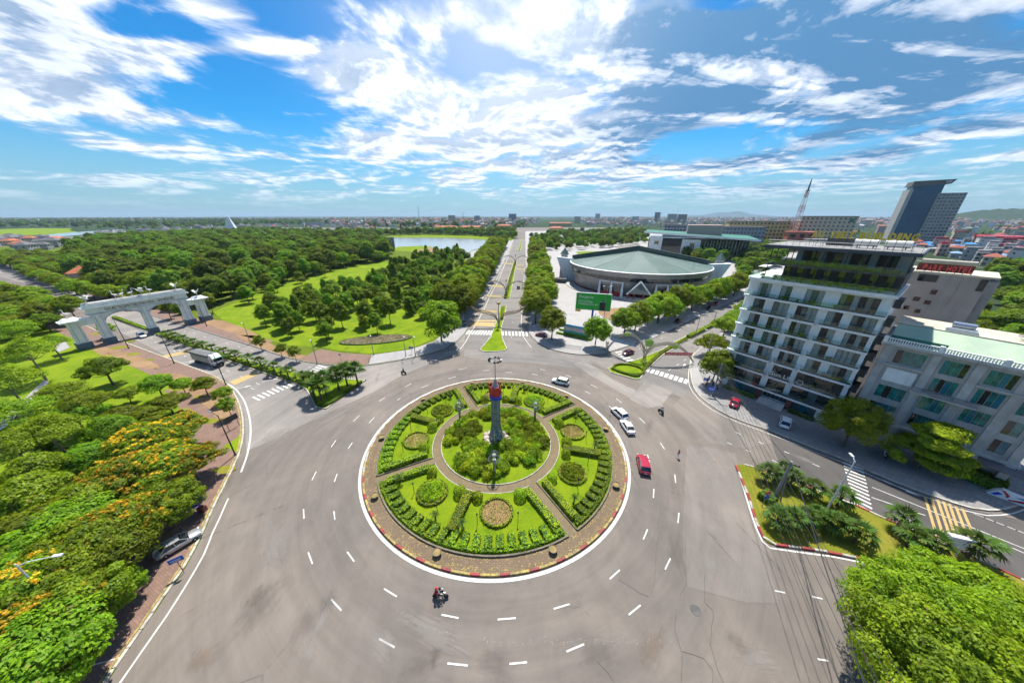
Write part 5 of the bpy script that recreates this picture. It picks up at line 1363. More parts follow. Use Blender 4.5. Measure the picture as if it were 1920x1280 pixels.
# --- park west of the junction: individual trees
gF = 'yellow flowering trees beside the roundabout road'
for i, (p, s, lb) in enumerate([((-59.40,43.65), 0.9, 'yellow flowering tree nearest the notice board'), ((-60.00,39.11), 1.0, 'yellow flowering tree between lawn and lamp post'), ((-50.59,36.69), 0.78, 'yellow flowering tree leaning over the lamp post'),
        ((-56.35,32.45), 1.05, 'yellow flowering tree above the shaded lawn palm'), ((-46.65,24.41), 0.9, 'sparsely flowering tree above the blue parasol'), ((-47.50,18.25), 1.0, 'big yellow flowering tree below the near street lamp'),
        ((-43.24,14.69), 1.0, 'yellow flowering tree in the bottom left corner'), ((-53.37,35.02), 0.95, 'yellow flowering tree in the middle of the flowering group')]):
 tree('flame', p, lb, gF, s, 'flame_tree')
gG = 'green trees beside the roundabout road'
for i, (p, s, k, lb) in enumerate([((-46.21,28.71), 0.88, 'green', 'deep green tree over the blue parasol'), ((-44.95,21.09), 0.85, 'green', 'green tree half hiding the silver car'), ((-47.22,21.95), 1.0, 'green', 'green tree beside the near street lamp'),
           ((-42.30,16.50), 0.85, 'green', 'green tree overhanging the red paving near the bottom'), ((-45.70,18.28), 1.0, 'green', 'green tree between the two lowest flowering trees'), ((-54.74,24.77), 1.0, 'green', 'green tree left of the sparsely flowering tree'),
           ((-57.76,23.78), 1.0, 'green', 'green tree at the left edge above the near lamp'), ((-52.25,19.76), 1.0, 'dusky', 'dark tree at the left edge behind the near lamp'), ((-64.38,28.87), 0.9, 'bright', 'light green tree at the left edge below the lawn'),
           ((-56.37,28.47), 0.9, 'bright', 'light green tree below the leaning palm'), ((-41.18,12.79), 0.85, 'green', 'green tree at the bottom edge by the road'), ((-40.65,12.16), 1.0, 'green', 'green tree in the very bottom left corner'),
           ((-100.21,66.21), 0.95, 'dusky', 'dark umbrella shaped tree on the lawn near the gate'), ((-80.56,59.70), 0.85, 'dusky', 'ragged dark tree on the lawn edge near the lamp'), ((-72.26,53.92), 0.75, 'bright', 'light green round tree between the ragged dark tree and the flowering trees'),
           ((-86.69,58.36), 0.6, 'bright', 'small pale tree on the lawn below the dark umbrella tree'), ((-71.90,43.73), 0.85, 'dusky', 'dusky tree over the lawn beside the flowering trees'), ((-83.32,47.83), 0.95, 'dusky', 'dusky tree in the middle of the left lawn'),
           ((-75.24,48.35), 0.75, 'bright', 'pale green tree beside the topmost flowering tree'), ((-42.66,19.32), 0.55, 'green', 'low green tree by the kerb below the silver car')]):
 tree(k, p, lb, gG, s)
gL = 'feathery light green trees on the left lawn'
for i, (p, s, lb) in enumerate([((-120.87,68.67), 1.2, 'largest feathery tree near the left edge below the gate'), ((-93.70,54.35), 1.0, 'feathery tree over the garden path'), ((-103.74,54.35), 1.1, 'feathery tree at the left edge above the path'), ((-76.78,40.67), 0.95, 'slender feathery tree with a long pale trunk on the lawn'),
        ((-147.54,83.57), 1.15, 'feathery tree at the left edge nearest the gate'), ((-77.59,37.42), 0.9, 'feathery tree at the left edge beside the lawn')]):
 tree('feather', p, lb, gL, s, 'feathery_tree')
for p, s, k, lb in [((-92.37,50.12), 0.9, 'feather', 'feathery tree on the lawn below the garden path'), ((-83.00,49.57), 0.8, 'feather', 'small feathery tree near the middle of the left lawn'), ((-91.49,45.06), 1.0, 'feather', 'feathery tree at the left edge below the path'), ((-133.60,80.97), 0.85, 'feather', 'feathery tree beside the white path slab near the gate'),
     ((-90.25,56.14), 0.6, 'bright', 'little round tree on the left lawn'), ((-72.14,49.57), 0.7, 'bright', 'light green tree left of the topmost flowering tree'), ((-77.16,61.52), 0.55, 'bright', 'little bright tree on the red paving below the truck'), ((-68.44,45.12), 0.7, 'dusky', 'dusky tree tucked behind the flowering trees'), ((-70.46,38.99), 0.75, 'dusky', 'dusky tree beside the shaded feather palms'), ((-70.98,33.91), 0.8, 'bright', 'light green tree on the left lawn below the slender tree')]:
 tree(k, p, lb, gL if k == 'feather' else gG, s)
# --- corner tree at lower right (three crowns)
gC = 'broad trees filling the lower right corner'
for p, s, lb in [((37.35,15.42), 0.9, 'leftmost broad tree of the lower right corner'), ((44.04,16.44), 0.92, 'broad tree of the lower right corner behind the white sign box'), ((35.32,12.24), 0.95, 'lowest broad tree of the lower right corner'), ((44.68,14.81), 1.0, 'broad tree at the right edge of the lower right corner'), ((37.06,11.45), 1.1, 'broad tree at the bottom right corner')]:
 tree('corner', p, lb, gC, s, 'corner_tree')
# --- trees behind and beside the hotels
gH = 'trees behind the hotels'
for i, p in enumerate([(118, 92), (126, 84), (133, 76), (112, 70), (120, 62), (128, 66), (140, 62), (150, 70), (146, 84), (158, 58), (135, 48), (145, 50), (128, 40), (160, 44), (118, 36), (126, 30), (136, 34), (108, 30), (112, 22)]):
 tree(['green', 'wood', 'bright'][i % 3], p, 'tree in the green pocket beside the taupe hotel wall', gH, random.uniform(0.9, 1.2))
hedge('street_shrub', [(*(76.48,37.28), 3.6, 5.0, 1.5, R_(35), 0.14)], 'dense low green shrub beside the layered tree', 'shrub', 'leaf_street', dens=70, size=0.16, seed=500)
hedge('street_shrub', [(*(77.24,35.99), 3.0, 3.2, 1.9, R_(35), 0.14)], 'rounded green shrub nearest the painted sculpture', 'shrub', 'leaf_street', dens=70, size=0.16, seed=501)

# --- scattered park trees
def in_poly(p, poly):
 x, y = p; c = False; j = len(poly) - 1
 for i in range(len(poly)):
  if (poly[i][1] > y) != (poly[j][1] > y) and x < (poly[j][0] - poly[i][0]) * (y - poly[i][1]) / (poly[j][1] - poly[i][1]) + poly[i][0]: c = not c
  j = i
 return c
def scatter(poly, dmin, n, seed, avoid=(), tries=20000):
 rng = random.Random(seed); xs = [p[0] for p in poly]; ys = [p[1] for p in poly]; out = []
 cell = {}; 
 for _ in range(tries):
  if len(out) >= n: break
  p = (rng.uniform(min(xs), max(xs)), rng.uniform(min(ys), max(ys)))
  if not in_poly(p, poly) or any(in_poly(p, a) for a in avoid): continue
  k = (int(p[0] // dmin), int(p[1] // dmin)); ok = True
  for i in (-1, 0, 1):
   for j in (-1, 0, 1):
    for q in cell.get((k[0] + i, k[1] + j), ()):
     if (q[0] - p[0]) ** 2 + (q[1] - p[1]) ** 2 < dmin * dmin: ok = False
  if ok: out.append(p); cell.setdefault(k, []).append(p)
 return out
GROVE = [(-94.90,110.34),(-81.82,99.19),(-71.69,95.25),(-60.45,91.58),(-51.38,99.19),(-38.52,106.77),(-30.7,121.7),(-30.6,152.7),(-32.7,193.1),(-35.3,290.7),(-62.0,361.0),(-81.3,313.8),(-90.8,253.0),(-87.9,211.2),(-82.9,177.6),(-93.4,166.8),(-98.8,150.6),(-102.2,135.2)]
MEADOW_CLEAR = [(-142.0,177.6),(-143.2,232.7),(-110.9,277.0),(-95.8,221.4),(-105.2,191.4),(-107.0,176.2),(-109.9,161.9),(-119.4,150.6)]
gP = 'slender trees in the park grove'
for i, p in enumerate(sorted(scatter(GROVE, 4.3, 190, 7), key=lambda q: q[1])):
 tree('conic' if i % 9 == 4 else 'young' if i % 9 == 7 else 'park', p, 'slender dark green tree in the park grove by the lawn', gP, random.uniform(0.95, 1.35), 'park_tree')
for i, p in enumerate(scatter([(-151.6,125.4),(-128.3,125.4),(-125.1,152.7),(-120.5,193.1),(-115.9,211.2),(-148.4,215.2),(-149.0,185.1),(-153.0,152.7)], 7.0, 24, 8)):
 tree('young' if i % 2 else 'park', p, 'thin young tree at the edge of the bright meadow', 'young trees at the meadow edge', random.uniform(1.1, 1.6), 'park_tree')
for i, p in enumerate([(-78.54,87.73),(-68.50,82.62),(-62.38,79.71)]):
 tree('young', p, '%s young tree from the gate along the dirt verge' % nth(i), 'young trees on the dirt verge', 1.0 if i else 0.9, 'young_tree')
# --- dense wood behind the meadow
WOOD = [(-201.8,150.6),(-158.4,131.8),(-142.0,140.6),(-140.7,161.9),(-139.0,189.8),(-138.0,223.6),(-127.3,270.6),(-113.7,305.7),(-145.9,383.9),(-194.5,439.1),(-316.3,534.1),(-485,613),(-625.5,598.2),(-604.0,501.7),(-509.4,383.9),(-411.1,290.7),(-299.2,211.2)]
wp = scatter(WOOD, 7.0, 1500, 9, tries=60000)
wp.sort(key=lambda q: q[0] ** 2 + q[1] ** 2)
for i, p in enumerate(wp[:130]):
 tree(['wood', 'wood', 'green', 'wood', 'street', 'bright'][i % 6], p, 'broad dark tree in the wood behind the meadow', 'trees at the front of the wood', random.uniform(0.85, 1.4), 'wood_tree')

def scatter_stuff(name, pts, protos, label, smin, smax, seed):
 """a mass of trees as one object: crowns instanced on points by geometry nodes"""
 me = bpy.data.meshes.new(name); me.from_pydata(pts, [], [])
 o = link(name, me)
 setp(o, label, kind='stuff')
 ng = bpy.data.node_groups.new(name, 'GeometryNodeTree')
 ng.interface.new_socket('Geometry', in_out='INPUT', socket_type='NodeSocketGeometry')
 ng.interface.new_socket('Geometry', in_out='OUTPUT', socket_type='NodeSocketGeometry')
 gi = ng.nodes.new('NodeGroupInput'); go = ng.nodes.new('NodeGroupOutput')
 j = ng.nodes.new('GeometryNodeJoinGeometry')
 ng.links.new(j.outputs[0], go.inputs[0])
 for k, ob in enumerate(protos):
  ip = ng.nodes.new('GeometryNodeInstanceOnPoints'); oi = ng.nodes.new('GeometryNodeObjectInfo')
  oi.inputs['Object'].default_value = ob; oi.transform_space = 'ORIGINAL'
  try: oi.inputs['As Instance'].default_value = True
  except Exception: pass
  idx = ng.nodes.new('GeometryNodeInputIndex')
  md = ng.nodes.new('ShaderNodeMath'); md.operation = 'MODULO'; md.inputs[1].default_value = len(protos)
  cmp_ = ng.nodes.new('FunctionNodeCompare'); cmp_.data_type = 'FLOAT'; cmp_.operation = 'EQUAL'; cmp_.inputs['B'].default_value = k; cmp_.inputs['Epsilon'].default_value = 0.1
  ng.links.new(idx.outputs[0], md.inputs[0]); ng.links.new(md.outputs[0], cmp_.inputs['A'])
  rs = ng.nodes.new('FunctionNodeRandomValue'); rs.data_type = 'FLOAT'; rs.inputs['Min'].default_value = 0
  fl = [s for s in rs.inputs if s.type == 'VALUE' and s.name in ('Min', 'Max')]
  fl[0].default_value = smin; fl[1].default_value = smax
  rs.inputs['Seed'].default_value = seed + k
  rr_ = ng.nodes.new('FunctionNodeRandomValue'); rr_.data_type = 'FLOAT_VECTOR'
  vv = [s for s in rr_.inputs if s.type == 'VECTOR']
  vv[0].default_value = (0, 0, 0); vv[1].default_value = (0, 0, 6.28); rr_.inputs['Seed'].default_value = seed + 30 + k
  ng.links.new(gi.outputs[0], ip.inputs['Points']); ng.links.new(cmp_.outputs[0], ip.inputs['Selection'])
  ng.links.new(oi.outputs['Geometry'], ip.inputs['Instance'])
  out = [s for s in rs.outputs if s.type == 'VALUE' and s.enabled]
  ng.links.new(out[0], ip.inputs['Scale'])
  ov = [s for s in rr_.outputs if s.type == 'VECTOR' and s.enabled]
  ng.links.new(ov[0], ip.inputs['Rotation'])
  ng.links.new(ip.outputs[0], j.inputs[0])
 md_ = o.modifiers.new('scatter', 'NODES'); md_.node_group = ng
 return o
def crown_objs(kind):
 out = []
 seen = set()
 for o in col.objects:
  if o.name.split('.')[0] == 'crown' and o.data in [q[0] for q in PROTO[kind]] and o.data not in seen:
   seen.add(o.data); out.append(o)
 return out
WOOD_PROTO = crown_objs('wood') + crown_objs('green')[:1] + crown_objs('street')[:1] + crown_objs('conic')[:1] + crown_objs('dusky')[:1] + crown_objs('avenue')[:1]
scatter_stuff('park_wood', [(p[0], p[1], random.uniform(-1.5, 0.6)) for p in wp[130:]], WOOD_PROTO, 'dense dark green wood filling the park behind the front trees', 0.85, 1.45, 11)

# ================================================================== palms
def fan_leaf(seed, L=1.0, m='leaf_palm', droop=0.6):
 """arching stalk with a pleated fan blade"""
 rng = random.Random(seed); mb = MB()
 mb.tube([(0, 0, 0), (L * 0.35, 0, L * 0.18), (L * 0.68, 0, L * 0.20)], [0.03, 0.025, 0.02], 3, False)
 o = Vector((L * 0.62, 0, L * 0.21)); n = 9
 for k in range(n):
  a = (k / (n - 1) - 0.5) * 2.9
  d = Vector((math.cos(a), math.sin(a), 0)); sd = Vector((-d.y, d.x, 0)) * L * 0.075
  ln = L * (0.62 + 0.18 * math.cos(a)) * rng.uniform(0.9, 1.1)
  mid = o + d * ln * 0.55 + Vector((0, 0, 0.03 * L)); tip = o + d * ln + Vector((0, 0, -droop * L * (0.18 + 0.12 * abs(a))))
  mb.add([tuple(o), tuple(mid - sd), tuple(tip), tuple(mid + sd)], [(0, 1, 2, 3)])
 return mb.mesh('frond', M[m])
FRONDS = [fan_leaf(s) for s in (1, 2, 3)]
def feather_leaf(seed, L=1.0, n=11):
 mb = MB()
 pts = [Vector((L * t * (1 - 0.15 * t), 0, L * (0.75 * t - 0.85 * t * t))) for t in [i / n for i in range(n + 1)]]
 mb.tube([tuple(p) for p in pts], [0.025 * (1 - 0.7 * i / n) for i in range(n + 1)], 3, False)
 for i in range(1, n + 1):
  for s in (-1, 1):
   p = pts[i]; ln = L * 0.34 * math.sin(math.pi * (0.12 + 0.8 * i / n))
   tip = p + Vector((0.35 * ln, s * ln, -0.25 * ln)); w = Vector((0.035 * L, 0, 0))
   mb.add([tuple(p - w), tuple(p + w), tuple(tip)], [(0, 1, 2) if s < 0 else (2, 1, 0)])
 return mb.mesh('frond', M['leaf_palm'])
FEATHERS = [feather_leaf(1), feather_leaf(2)]
def palm_trunk(h, r, white=False):
 mb = MB(); zs = [0, 0.12, 0.35, 0.6, 0.85, 1.0]
 if white: mb.cur = 1
 mb.tube([(0.06 * math.sin(3 * z), 0.05 * z, h * z - 0.1 * (z == 0)) for z in zs[:3]], [r * 1.35, r * 1.1, r], 8)
 mb.cur = 0
 mb.tube([(0.06 * math.sin(3 * z), 0.05 * z, h * z) for z in zs[2:]], [r, r * 0.95, r * 1.05, r * 1.15], 8)
 return mb.mesh('trunk', [M['bark'], M['limewash']])
PT = {}
random.seed(4242)
def palm(p, h, R, label, group, nf=16, fronds=None, r=0.17, white=False, name='fan_palm', z=0.16):
 t = thing(name, label, 'palm', (*p, z), random.uniform(0, 6.28), group)
 key = (round(h, 1), r, white)
 if key not in PT: PT[key] = palm_trunk(*key)
 link('trunk', PT[key], t)
 fr = fronds or FRONDS
 for i in range(nf):
  a = i * 2.39996 + random.uniform(-.2, .2); q = (i + 0.5) / nf
  pitch = R_(62 - 95 * q + random.uniform(-8, 8))
  s = R * random.uniform(0.85, 1.1) * (0.8 + 0.2 * q)
  o = link('frond', fr[i % len(fr)], t, (0.06 * math.sin(3) , 0.05, h), None, (s, s, s))
  o.rotation_euler = Euler((0, -pitch, a), 'XYZ')
 return t
gPI = 'fan palms on the island by the hotel road'
ep = [((41.74,35.99), 2.2, 1.5), ((42.87,35.67), 2.0, 1.4), ((44.60,36.30), 2.2, 1.5), ((45.09,35.26), 2.0, 1.4), ((46.49,33.10), 1.9, 1.5), ((49.10,31.64), 1.9, 1.6), ((37.14,28.48), 1.9, 1.6), ((38.94,28.33), 2.0, 1.6), ((40.86,28.48), 1.9, 1.5),
   ((42.56,28.72), 1.9, 1.5), ((43.90,28.18), 1.9, 1.5), ((44.83,27.42), 1.9, 1.5), ((45.86,26.34), 1.9, 1.6), ((53.47,28.10), 2.4, 1.6), ((52.40,25.79), 2.0, 1.5), ((53.97,25.11), 2.0, 1.6), ((58.34,24.46), 2.4, 1.9)]
el = ['first fan palm behind the utility pole', 'second fan palm behind the utility pole', 'third fan palm behind the utility pole', 'fan palm right of the utility pole top', 'single fan palm between pole and zebra crossing', 'fan palm at the zebra crossing end', 'leftmost fan palm of the row by the red and white kerb',
   'second fan palm of the row by the red and white kerb', 'third fan palm of the row by the red and white kerb', 'fourth fan palm of the row by the red and white kerb', 'fifth fan palm of the row by the red and white kerb', 'sixth fan palm of the row by the red and white kerb', 'last fan palm of the row by the red and white kerb',
   'fan palm with whitewashed foot at the road edge', 'fan palm below the whitewashed one', 'fan palm left of the white sign box', 'fan palm right of the white sign box']
for i, ((p, h, R), lb) in enumerate(zip(ep, el)):
 palm(p, h, R, lb, gPI, 18, white=(i == 13))
gPW = 'fan palms on the west avenue median'
wpx = [(-117.17,96.21),(-112.65,94.31),(-107.04,91.58),(-101.34,88.98),(-95.92,86.50),(-90.74,84.13),(-85.15,81.87),(-79.51,79.36),(-74.15,76.98),(-68.75,74.71),(-63.04,71.94),(-57.52,69.34),(-52.17,66.89)]
for i, p in enumerate(wpx):
 palm(p, 2.0, 1.9, '%s small fan palm from the gate on the west median' % nth(i), gPW, 14)
for i, p in enumerate([(-46.21,61.44),(-43.26,59.19),(-43.38,61.44),(-41.53,63.83),(-40.40,65.84),(-37.69,65.84)]):
 palm(p, 4.4, 2.3, '%s tall fan palm at the tip of the west median' % nth(i), 'tall fan palms at the median tip', 20, r=0.2)
# little cycads on the roundabout lawns
for i, a in enumerate([-146, -103, -49, -8, 24, 70, 112, 128, -116]):
 palm(pol(18.3, a), 1.2, 0.95, 'small dark feather palm on the garden lawn near the rim hedge', 'small feather palms on the garden lawns', 12, FEATHERS, 0.10, name='feather_palm', z=0.24)
palm(pol(8.0, -145), 0.5, 1.0, 'low dark feather palm alone on the centre lawn', None, 14, FEATHERS, 0.10, name='feather_palm', z=0.26)
palm(pol(8.2, -5), 0.6, 1.1, 'low dark feather palm among the shrubs right of the monument', None, 14, FEATHERS, 0.10, name='feather_palm', z=0.26)
palm((-80.99,40.94), 3.4, 3.2, 'drooping feather palm in the shade on the left lawn', None, 16, FEATHERS, 0.18, name='feather_palm')
palm((-78.35,40.19), 2.8, 3.0, 'second drooping feather palm in the shade on the left lawn', None, 16, FEATHERS, 0.18, name='feather_palm')

pts_w = [(p[0], p[1], random.uniform(-1.5, 0.3)) for p in scatter([(-564.0,313.8),(-553.7,331.2),(-495.8,326.6),(-433.8,305.7),(-322.2,228.1),(-310.4,211.2),(-402.2,258.7),(-580.4,340.6)], 7.0, 160, 19)]
pts_w += [(p[0], p[1], random.uniform(-1.5, 0.3)) for p in scatter([(-241.27,118.12),(-256.2,137.8),(-211.2,121.7),(-174.71,102.86),(-171.07,90.70),(-184.72,86.50)], 7.0, 60, 20)]
scatter_stuff('roadside_wood', pts_w, crown_objs('bright') + crown_objs('dusky'), 'mixed light and dark trees filling the land beside the west avenue', 0.9, 1.25, 15)


# ================================================================== buildings
def glyph_mesh(s, size, m, ext_, align='LEFT', bold=0.0):
 cu = bpy.data.curves.new('glyphs', 'FONT'); cu.body = s; cu.size = size; cu.extrude = ext_; cu.align_x = align; cu.resolution_u = 2; cu.offset = bold
 o = bpy.data.objects.new('glyphs', cu); col.objects.link(o)
 me = bpy.data.meshes.new_from_object(o.evaluated_get(bpy.context.evaluated_depsgraph_get()))
 bpy.data.objects.remove(o); bpy.data.curves.remove(cu)
 me.name = 'lettering'; me.materials.clear(); me.materials.append(M[m])
 return me
def text(s, size, m, parent, loc, rot, ext_=0.04, align='LEFT', name='lettering', width=None):
 me = glyph_mesh(s, size, m, ext_, align)
 o = link(name, me, parent, loc, rot)
 if width:
  xs = [v.co.x for v in me.vertices]; o.scale = (width / (max(xs) - min(xs)), 1, 1)
 return o
def letters(s, size, m, parent, loc, rot, width, ext_=0.1):
 """each character an object of its own, spread over a given width along local x"""
 total = sum(0.42 if ch in ' I' else 0.72 for ch in s); x = 0.0
 for ch in s:
  w = (0.42 if ch in ' I' else 0.72) * width / total
  if ch != ' ':
   me = glyph_mesh(ch, size, m, ext_, bold=0.045 * size); xs = [v.co.x for v in me.vertices]; gw = max(xs) - min(xs)
   k = min(1.5, w * 0.82 / gw)
   link('letter', me, parent, (loc[0] + x + w * 0.09 - min(xs) * k, loc[1], loc[2]), rot, (k, 1, 1))
  x += w
FACE = R_(-55.2166)                         # direction of the hotel row
UP = (math.pi / 2, 0, 0)                    # text upright, facing local -y

def window(parent, x0, x1, z0, z1, y, panes, mats, frame='metal_dark', name='window', th=0.06):
 """framed window with separate panes; local x along the wall, y its plane (front is -y)"""
 mb = MB(); w = x1 - x0
 cx, cz = (x0 + x1) / 2, (z0 + z1) / 2
 for (a, b_) in ((x0, x0 + th), (x1 - th, x1)): mb.box(((a + b_) / 2 - cx, 0, 0), (th, 0.10, z1 - z0))
 for (a, b_) in ((z0, z0 + th), (z1 - th, z1)): mb.box((0, 0, (a + b_) / 2 - cz), (w - 2 * th, 0.10, th))
 for i in range(1, panes): mb.box((x0 + w * i / panes - cx, 0, 0), (th, 0.10, z1 - z0 - 2 * th))
 f = mb.build(name, M[frame], parent, (cx, y, cz))
 for i in range(panes):
  a = x0 + w * i / panes + th * 0.7; b_ = x0 + w * (i + 1) / panes - th * 0.7
  MB().box((0, 0, 0), (b_ - a, 0.03, z1 - z0 - 2 * th)).build('pane', M[mats[i % len(mats)]], f, ((a + b_) / 2 - cx, 0.03, 0))
 return f

def wall_with_openings(mb, x0, x1, z0, z1, y0, y1, ops):
 """ops: list of (xa, xb, za, zb) sorted by x; fills the rest of the strip with boxes"""
 x = x0
 for (xa, xb, za, zb) in ops:
  if xa > x + 1e-4: mb.box(((x + xa) / 2, (y0 + y1) / 2, (z0 + z1) / 2), (xa - x, y1 - y0, z1 - z0))
  if za > z0 + 1e-4: mb.box(((xa + xb) / 2, (y0 + y1) / 2, (z0 + za) / 2), (xb - xa, y1 - y0, za - z0))
  if zb < z1 - 1e-4: mb.box(((xa + xb) / 2, (y0 + y1) / 2, (zb + z1) / 2), (xb - xa, y1 - y0, z1 - zb))
  x = xb
 if x < x1 - 1e-4: mb.box(((x + x1) / 2, (y0 + y1) / 2, (z0 + z1) / 2), (x1 - x, y1 - y0, z1 - z0))

def round_slab(x0, x1, yf, yb, r, z0, z1):
 """balcony slab with a rounded front left corner"""
 pts = [(x1, yf), (x1, yb), (x0, yb)]
 for i in range(7):
  a = math.pi + (math.pi / 2) * i / 6
  pts.append((x0 + r + r * math.cos(a), yf + r + r * math.sin(a)))
 return MB().prism(pts, z0, z1)

def glass_rail(parent, pts, z, h=0.95, name='railing'):
 mb = MB()
 strip(mb, pts, 0.03, z + h, 0.03); o = mb.build(name, M['metal_grey'], parent)
 for a, b_ in zip(pts[:-1], pts[1:]):
  L = math.hypot(b_[0] - a[0], b_[1] - a[1])
  k = max(1, int(L / 2.2))
  for i in range(k):
   p = (a[0] + (b_[0] - a[0]) * (i + 0.5) / k, a[1] + (b_[1] - a[1]) * (i + 0.5) / k)
   MB().box((0, 0, 0), (L / k - 0.08, 0.02, h - 0.12)).build('glass_panel', M['rail_glass'], o, (p[0], p[1], z + h / 2), (0, 0, math.atan2(b_[1] - a[1], b_[0] - a[0])))
 return o
# clear railing glass: partly transparent
m = bpy.data.materials.new('rail_glass'); m.use_nodes = True; nt = m.node_tree; nt.nodes.clear(); b = NB(nt)
tr = b.n('ShaderNodeBsdfTransparent'); tr.inputs['Color'].default_value = (0.80, 0.90, 0.87, 1)
gl = b.n('ShaderNodeBsdfGlossy'); gl.inputs['Roughness'].default_value = 0.05; gl.inputs['Color'].default_value = (0.8, 0.9, 0.9, 1)
ms = b.n('ShaderNodeMixShader'); ms.inputs[0].default_value = 0.06
nt.links.new(tr.outputs[0], ms.inputs[1]); nt.links.new(gl.outputs[0], ms.inputs[2])
o_ = b.n('ShaderNodeOutputMaterial'); nt.links.new(ms.outputs[0], o_.inputs['Surface']); M['rail_glass'] = m

pot_leaf = shrub_mesh(0.35, 0.55, 777, 'leaf_street', 120, 0.10)
def potted(parent, x, y, z, s=1.0):
 MB().lathe([(0.14, 0), (0.2, 0.3), (0.17, 0.32)], n=8).build('flower_pot', M['concrete_dark'], parent, (x, y, z))
 link('pot_plant', pot_leaf, parent, (x, y, z + 0.28), (0, 0, x * 3), (s, s, s))

# ---------------------------------------------------------------- white hotel with curved balconies
hotel = thing('hotel_building', 'white ten storey hotel with curved balconies and gold rooftop letters', 'building', (55.93, 66.36, 0.14), FACE)
LV = [0.0, 3.0, 6.4, 9.8, 13.2, 16.6, 20.0, 23.4, 26.8]
random.seed(88)
wallm = MB(); DEP = 15.0
winspec = {}
for k in range(8):
 z0, z1 = LV[k], LV[k + 1]
 if k == 0: ops = [(0.2, 6.5), (7.4, 11.9), (12.6, 16.6)]
 elif k == 1: ops = [(0.2, 6.2), (7.4, 10.6), (11.6, 18.6)]
 elif k == 2: ops = [(0.2, 6.2), (7.5, 10.7), (11.6, 18.6)]
 elif k == 7: ops = [(0.0, 2.5), (4.1, 5.9), (8.1, 10.8), (13.0, 18.0)]
 else: ops = [(0.2, 2.2), (3.7, 6.4), (7.6, 10.8), (12.2, 14.3), (15.6, 18.7)]
 o4 = [(a, b_, z0 + (0.0 if k else 0.15), z1 - 0.55) for a, b_ in ops]
 wall_with_openings(wallm, -0.6, 19.3, z0, z1, 0.0, 0.28, o4)
 winspec[k] = o4
wallm.box((9.35, 0.28 + DEP / 2, 13.4), (19.9 - 0.02, DEP, 26.8))
wallm.build('wall', M['white_wall'], hotel)
# rounded left end
MB().lathe([(1.6, 0.0), (1.6, 26.7)], n=24).build('rounded_corner', M['white_wall'], hotel, (-0.5, 1.62, 0))
MB().box((0, 0, 13.35), (1.7, 12.0, 26.7)).build('end_wall', M['white_wall'], hotel, (-1.2, 8.9, 0))
pm = ['curtain', 'glass_dark', 'glass_pale', 'curtain', 'curtain', 'curtain_brown']
for k, ops in winspec.items():
 for j, (a, b_, za, zb) in enumerate(ops):
  if k == 0 and j == 1: continue
  w = b_ - a; n = max(2, int(round(w / (0.85 if k > 2 else 1.5))))
  if k == 0: ml = ['glass_pale', 'glass_teal', 'glass_pale']
  elif k == 1: ml = ['glass_dark', 'glass_dark', 'glass_pale']
  elif k == 2 and j == 0: ml = ['glass_blind']
  elif k == 2: ml = ['glass_dark', 'curtain_brown', 'glass_dark']
  else: ml = random.sample(pm, 4)
  if 'glass_blind' not in M: mat('glass_blind', (0.13, 0.20, 0.20), 0.12, spec=0.8)
  window(hotel, a, b_, za, zb, 0.20, n, ml)
# balconies
def balcony(x0, x1, z, round_left, depth=1.25):
 if round_left:
  s_ = round_slab(x0, x1, -depth, 0.02, 1.7, z - 0.42, z)
 else:
  s_ = MB().box(((x0 + x1) / 2, -depth / 2 + 0.01, z - 0.21), (x1 - x0, depth + 0.02, 0.42))
 bo = s_.build('balcony', M['white_paint'], hotel)
 f = MB().box(((x0 + x1) / 2 + (0.8 if round_left else 0), -depth / 2 - 0.05, z + 0.012), (x1 - x0 - (2.0 if round_left else 0.3), depth - 0.2, 0.02)).build('balcony_floor', M['concrete_dark'], bo)
 if round_left:
  pts = [(x0 + 0.15, -0.1)] + [(x0 + 1.7 + 1.55 * math.cos(math.pi + math.pi / 2 * i / 4), -depth + 1.7 + 1.55 * math.sin(math.pi + math.pi / 2 * i / 4)) for i in range(5)] + [(x1 - 0.1, -depth + 0.12), (x1 - 0.1, -0.1)]
 else:
  pts = [(x0 + 0.1, -0.1), (x0 + 0.1, -depth + 0.12), (x1 - 0.1, -depth + 0.12), (x1 - 0.1, -0.1)]
 glass_rail(bo, pts, z)
 for q in range(int((x1 - x0) / 3.2)):
  potted(bo, random.uniform(x0 + 1.2, x1 - 0.5), -depth + 0.45, z, random.uniform(0.8, 1.3))
 if random.random() < 0.6:
  xx = random.uniform(x0 + 1.5, x1 - 1)
  MB().lathe([(0.25, 0), (0.05, 0.05), (0.05, 0.6), (0.35, 0.62), (0.35, 0.66)], n=10).build('table', M['metal_dark'], bo, (xx, -0.55, z + 0.02))
for k in range(1, 8):
 z = LV[k]
 if k == 1: balcony(-2.1, 19.5, z, True)
 elif k == 7: balcony(-2.1, 19.5, z, True)
 else:
  balcony(-2.1, 6.7, z, True); balcony(7.2, 11.1, z, False); balcony(11.7, 19.4, z, False)
# ground floor: stairs, stone piers, canopy, planted strip
st = None
mbp = MB()
for i in range(6):
 MB().box((9.6, -2.6 + i * 0.42, 0.075 + i * 0.15), (4.6, 0.46, 0.15)).build('step', M['stone_trim'], hotel)
for x in (6.9, 12.25): MB().box((x, -0.35, 1.35), (0.9, 0.9, 2.5)).build('stone_pier', M['red_brown'], hotel)
for i in range(3):
 window(hotel, 7.45 + i * 1.5, 8.9 + i * 1.5, 0.95, 2.4, 0.24, 2, ['glass_dark'], name='entrance_door')
bx = [(3.4, -1.5, 6.2, 1.0, 0.7, 0, 0.0), (14.8, -1.4, 4.2, 0.9, 0.7, 0, 0.0)]
for q in bx: hedge('', [q], '', parent=hotel, seed=int(q[0] * 10), m='leaf_park', dens=50)
